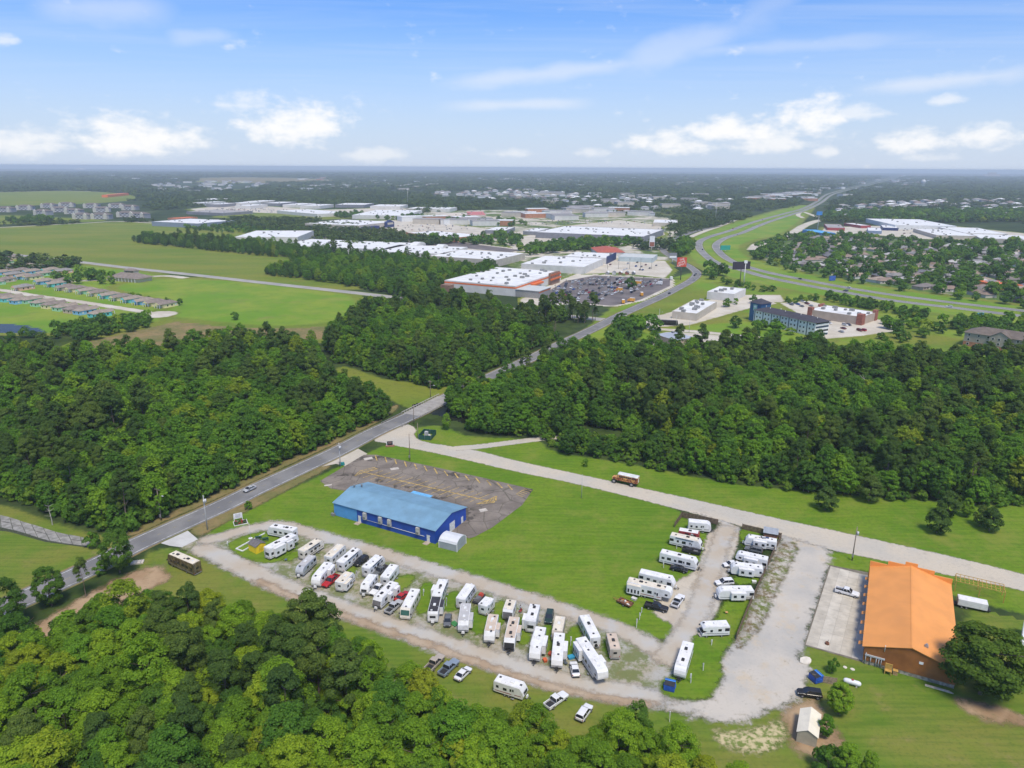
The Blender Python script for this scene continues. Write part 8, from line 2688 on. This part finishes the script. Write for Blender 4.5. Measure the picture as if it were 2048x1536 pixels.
# round lawn pines with crowns to the ground
PROTO['lawnpine'] = []
for i in range(2):
    r = np.random.default_rng(610 + i)
    C, Q = crown_broad(r, 8.5, 8.0, 64, 0.06)
    C[:, :2] *= (1.15 - 0.55 * np.clip(C[:, 2:] / 8.5, 0, 1))
    PROTO['lawnpine'].append((leaf_mesh('pine_crown', leaves(C, Q * .85, 5200, .24, r, .75, .5), LEAF['pine'], r), trunk(8.5, .2, r, 6, BARKP, .15, .85), 8.5, 8.0))
LOOK['lawnpine'] = ('pine_tree', 'round lawn pine', 'pine tree')
named = [
    (1650, 1020, 'lawnpine', .92, 1.0, 'leftmost round pine on the lawn above the gravel road'), (1737, 1002, 'lawnpine', 1.0, 1.05, 'second round pine from the left at the lawn edge'),
    (1873, 1066, 'lawnpine', .98, .9, 'round pine nearest the gravel road on the right lawn'), (1893, 1032, 'lawnpine', 1.0, .9, 'pine behind the nearest lawn pine on the right'),
    (1932, 1034, 'lime', .55, .9, 'small bright green tree between the right lawn pines'), (1978, 1062, 'lawnpine', .88, .95, 'rightmost round pine on the lawn'), (1958, 1052, 'lawnpine', .8, .7, 'slim pine beside the rightmost lawn pine'),
    (104, 1212, 'dark', .98, .92, 'large rounded tree standing between the road and the bare dirt'), (172, 1194, 'pine', .55, .85, 'slender young pine beside the road and bare dirt'), (240, 1146, 'dark', 1.02, .95, 'tall tree beside the road near the brown motorhome'),
    (12, 1262, 'dark', 1.05, 1.1, 'broad dark tree at the left edge by the road'), (205, 1148, 'shrub', 1.0, .9, 'dark bush at the foot of the tall roadside tree'), (186, 1094, 'shrub', 1.2, .8, 'bush at the end of the concrete-lined ditch'),
    (1960, 1388, 'oak', 1.28, 1.62, 'huge spreading oak beside the orange-roofed building'), (2042, 1372, 'oak', .8, 1.1, 'smaller tree behind the huge oak at the right edge'),
    (1676, 1428, 'lime', .62, 1.05, 'bright green tree over the black suv'), (1664, 1345, 'shrub', .95, .6, 'small round sapling near the blue dumpster'), (1650, 1475, 'broad', .42, .9, 'thin tree in front of the tan shed'),
    (1690, 1556, 'lime', .55, 1.0, 'yellow-green tree at the bottom edge right of the tan shed'), (1735, 1560, 'broad', .5, .8, 'slim tree at the bottom edge beside the yellow-green one'), (1655, 1545, 'shrub', 1.3, 1, 'bush below the tan shed'),
    (1170, 934, 'shrub', .85, .6, 'small sapling alone on the lawn before the brush'), (893, 860, 'lime', .55, .8, 'bright conical tree near the bridge and utility enclosure'), (497, 1018, 'shrub', .72, .8, 'round bush beside the road verge'),
    (925, 812, 'dark', 1.15, 1.15, 'big dark tree overhanging the bridge end'), (960, 800, 'dark', 1.1, 1.1, 'second big tree right of the bridge'),
    (620, 1330, 'pine', .95, 1.35, 'broad dark pine standing over the lower lane'), (655, 1318, 'pine', .8, 1.3, 'pine next to the broad dark pine over the lower lane'), (850, 1452, 'gold', .95, .95, 'yellow-green tree in the middle of the foreground wood'),
    (300, 1440, 'gold', .85, .9, 'yellowish tree in the left foreground wood'), (1270, 1500, 'dark', .85, .9, 'round dark tree at the right end of the foreground wood'), (470, 640, 'shrub', 1.6, .8, 'lone bush in the dry field'),
    (1450, 958, 'dark', 1.0, 1.0, 'large round tree at the brush edge behind the lawn'), (1300, 925, 'dark', .8, 1.0, 'round tree at the brush edge left of the large one'), (1720, 978, 'dark', .9, 1.1, 'wide tree behind the second lawn pine'),
]
for x, y, k, sc, wd, lb in named:
    p = at(x, y)
    plant(p.x, p.y, k, sc, lb, None, None, wd)

# bare snags among the woods
SNAG = pm('bleached_dead_wood', (.46, .42, .37), .9, 0, .2, 1.5)
for k, (x, y, h, lb) in enumerate(((118, 1378, 10, 'bleached bare snag in the left foreground wood'), (98, 1372, 8, 'smaller bare snag beside the bleached one at left'), (318, 1560, 11, 'pale dead tree at the bottom edge of the wood'), (782, 1462, 11, 'dead tree with pale forked trunk in mid foreground wood'), (575, 1398, 9, 'thin dead trunk below the broad dark pine'), (635, 1432, 9, 'grey dead trunk left of the yellow-green tree'),
                                   (1672, 800, 13, 'bare-limbed dead tree in the wood behind the right lawn'), (1694, 812, 14, 'second bare-limbed dead tree in the right wood'), (1724, 806, 15, 'tall pale trunk in the right wood'), (1908, 775, 15, 'tall pale trunk far right in the wood'), (105, 1050, 8, 'dead tree at the wood edge above the ditch'), (445, 830, 15, 'tall pale trunk in the left wood'), (1300, 850, 9, 'greyish bare tree in the middle of the right wood'))):
    r = np.random.default_rng(77 + k)
    p = at(x, y)
    t = empty('dead_tree', (p.x, p.y, 0))
    link('trunk', trunk(h, .17, r, 9, SNAG, .5, .95, .22), t)
    tag(t, lb, 'tree')

# ================================================================== YARD TREES, HEDGES AND THE FAR WOODS
def clear_of(X, d=12):
    ok = np.ones(len(X), bool)
    for P in EXCL:
        ok &= ~inside(P, X)
    for P in (ROAD, HA, HB, R2):
        ok &= segdist(P[::2], X, False) > d
    return ok
yard_zones = [([(1490, 515), (1560, 480), (1640, 466), (1760, 480), (1900, 486), (2120, 490), (2160, 650), (2040, 640), (1900, 598), (1780, 580), (1680, 566), (1580, 548)], 15, 0.52, (.6, 1.15), 'trees between the suburb houses'),
              ([(1035, 500), (1200, 482), (1290, 480), (1300, 486), (1190, 500), (1060, 512)], 11, .8, (.7, 1.1), 'trees below the wide grey store'),
              ([(1345, 508), (1366, 486), (1390, 488), (1380, 512), (1362, 518)], 9, .9, (.8, 1.2), 'dark trees inside the frontage curve'),
              ([(930, 484), (1000, 470), (1050, 480), (1040, 496), (960, 490)], 13, .5, (.7, 1.1), 'trees around the brick store'),
              ([(860, 478), (960, 484), (960, 490), (860, 486)], 10, .8, (.8, 1.2), 'tree row before the brick store'),
              ([(1400, 560), (1420, 545), (1450, 548), (1440, 562)], 10, .5, (.8, 1.2), 'trees below the highway bend'),
              ([(1650, 592), (1760, 612), (1860, 632), (1850, 640), (1740, 622), (1650, 602)], 6, .8, (.35, .65), 'hedge trees along the highway'),
              ([(1890, 660), (1920, 640), (2060, 652), (2080, 676), (2000, 670)], 7, .8, (.5, .8), 'trees before the apartment house'),
              ([(1560, 602), (1600, 596), (1650, 602), (1640, 608), (1570, 610)], 9, .6, (.3, .6), 'bushes behind the hotel'),
              ([(1470, 655), (1560, 662), (1660, 690), (1600, 700), (1480, 690)], 9, .45, (.5, .9), 'trees at the foot of the hotel lawn'),
              ([(1780, 640), (1900, 650), (1930, 680), (1800, 690), (1740, 680)], 10, .45, (.4, .8), 'scattered trees right of the hotel lot'),
              ([(1190, 690), (1250, 655), (1300, 672), (1290, 700)], 8, .55, (.8, 1.3), 'tall trees at the wood end by the crossroads'),
              ([(1440, 600), (1500, 592), (1510, 612), (1450, 625)], 10, .35, (.4, .7), 'trees beside the white flat building'),
              ([(1270, 660), (1310, 652), (1320, 662), (1280, 668)], 9, .6, (.7, 1.0), 'trees at the crossroads'),
              ([(1290, 605), (1310, 600), (1330, 592), (1300, 612)], 8, .4, (.5, .8), 'trees by the road before the store lot'),
              ([(200, 552), (300, 560), (190, 572), (110, 566), (100, 556)], 11, .55, (.5, .9), 'trees around the clubhouse'),
              ([(-40, 520), (130, 527), (200, 540), (120, 548), (0, 540)], 18, .4, (.4, .8), 'trees between the far cottages'),
              ([(105, 668), (140, 656), (250, 645), (310, 640), (290, 660), (190, 680), (120, 690)], 7, .75, (.45, .85), 'trees around the pond below the cottages'),
              ([(-60, 672), (60, 672), (100, 680), (60, 690), (-60, 692)], 8, .6, (.4, .6), 'bushes on the near shore of the pond'),
              ([(230, 590), (360, 606), (370, 612), (240, 597)], 6, .7, (.25, .45), 'hedge behind the cottage row'),
              ([(0, 445), (40, 438), (110, 438), (110, 446), (40, 448)], 14, .8, (.6, 1.0), 'hedge before the apartment blocks'),
              ([(360, 458), (460, 450), (560, 458), (640, 466), (560, 470), (440, 466)], 12, .7, (.4, .8), 'brush between the meadow and the warehouse'),
              ([(1640, 440), (1760, 448), (2060, 444), (2060, 424), (1760, 424), (1650, 430)], 16, .8, (.8, 1.3), 'trees above the white stores'),
              ([(820, 434), (1020, 442), (1060, 450), (1040, 456), (900, 446), (800, 440)], 16, .45, (.6, 1.0), 'trees among the far shops'),
              ([(660, 432), (700, 430), (820, 434), (860, 440), (790, 441), (680, 436)], 12, .85, (.7, 1.1), 'belt of trees behind the navy-fronted store'),
              ([(1200, 560), (1290, 558), (1285, 575), (1230, 600)], 30, .35, (.6, 1.0), 'trees standing on the dark lot'),
              ([(1440, 560), (1560, 585), (1560, 596), (1450, 575)], 9, .5, (.3, .6), 'bushes below the highway verge')]
for zi, (px, sp, pr, sc, lb) in enumerate(yard_zones):
    X = poisson(W2(px), sp, 800 + zi)
    r = np.random.default_rng(820 + zi)
    X = X[(r.random(len(X)) < pr) & clear_of(X, 9)]
    if len(X) == 0:
        continue
    s = r.uniform(*sc, len(X))
    scatter('tree_group', X, r.integers(0, 3, len(X)), np.stack([s * r.uniform(.85, 1.2, len(X)), s * r.uniform(.85, 1.2, len(X)), s * r.uniform(.8, 1.15, len(X))], 1), YARDG, lb)

FIELDS = [W2(p) for p in ([(-260, 470), (-40, 458), (120, 449), (250, 443), (340, 446), (470, 455), (620, 476), (720, 500), (1000, 480), (1060, 466), (1040, 520), (730, 600), (0, 512), (-260, 490)],
                          [(-240, 388), (0, 385), (150, 381), (240, 386), (275, 393), (272, 401), (150, 409), (0, 412), (-240, 414)], [(380, 357), (480, 354), (640, 358), (690, 363), (560, 367), (400, 364)],
                          [(560, 424), (700, 428), (760, 433), (640, 441), (470, 438), (400, 433)], [(-80, 412), (20, 405), (300, 402), (320, 440), (250, 444), (-80, 452)], [(300, 446), (300, 424), (480, 404), (660, 412), (830, 412), (830, 426), (700, 430), (480, 436), (430, 448)],
                          [(640, 446), (680, 430), (830, 428), (860, 424), (980, 420), (1340, 436), (1345, 478), (1250, 500), (1000, 500), (800, 470)],
                          [(1330, 480), (1450, 448), (1610, 408), (1690, 376), (1720, 372), (1660, 410), (1640, 445), (2060, 444), (2080, 490), (1500, 500), (1440, 540)], [(1480, 500), (1640, 460), (2200, 480), (2300, 700), (1500, 700), (1200, 700), (880, 600), (1000, 500)],
                          [(860, 388), (1040, 382), (1180, 392), (1200, 398), (1020, 402), (880, 396)], [(300, 366), (460, 362), (560, 368), (480, 384), (330, 386)])]
def far_woods(d0, d1, sp, sxy, sz, seed, gap):
    th = R(41)
    r = np.random.default_rng(seed)
    lo = np.array([-d1 * math.sin(th), d0 * .7])
    hi = np.array([d1 * math.sin(th), d1])
    P = np.array([(lo[0], lo[1]), (hi[0], lo[1]), (hi[0], hi[1]), (lo[0], hi[1])])
    X = poisson(P, sp, seed)
    rr = np.hypot(*X.T)
    X = X[(rr > d0) & (rr < d1) & (np.abs(np.arctan2(X[:, 0], X[:, 1])) < th)]
    for i, F_ in enumerate(FIELDS):
        m = inside(F_, X)
        keepf = (r.random(len(X)) < (.05 if i in (9, 10) else 0.0))
        X = X[~m | keepf]
    ok = np.ones(len(X), bool)
    for P_ in (HA, HB):
        ok &= segdist(P_[::2], X, False) > sp * .6 + 14
    wav = np.sin(X[:, 0] * .0021 + 1.3 * np.sin(X[:, 1] * .0013)) * np.cos(X[:, 1] * .0031 + np.sin(X[:, 0] * .0017))
    ok &= (wav < gap) | (r.random(len(X)) < .35)
    if FX:
        FXa = np.array(FX)
        for f in FXa:
            ok &= np.hypot(*(X - f).T) > sp * .3 + 34
    X = X[ok]
    n = len(X)
    s = r.uniform(.75, 1.2, n)
    scatter('far_wood', X, r.integers(0, 4, n), np.stack([s * sxy, s * sxy, sz * r.uniform(.7, 1.2, n)], 1), FARG, 'distant woods from %d m outwards' % d0)
far_woods(900, 1700, 25, .8, .58, 61, .50)
far_woods(1700, 3200, 36, 1.0, .62, 62, .50)
far_woods(3200, 6500, 66, 1.8, .85, 63, .55)
far_woods(6500, 13000, 160, 4.2, 1.2, 64, .7)
# ================================================================== THE AIR
hz = MB().box(-16000, 16000, -300, 25000, -1.0, CAMH + 6).build('haze')
hm = bpy.data.materials.new('pale_haze')
hm.use_nodes = True
ht = hm.node_tree
ht.nodes.clear()
pv = nd(ht, 'ShaderNodeVolumePrincipled', {'Color': (0.80, 0.915, 1.0, 1), 'Density': 0.000105, 'Anisotropy': 0.0})
nd(ht, 'ShaderNodeOutputMaterial', {'Volume': pv.outputs[0]})
hz.data.materials.append(hm)
struct(hz, 'stuff', 'thin bluish haze over the whole place')
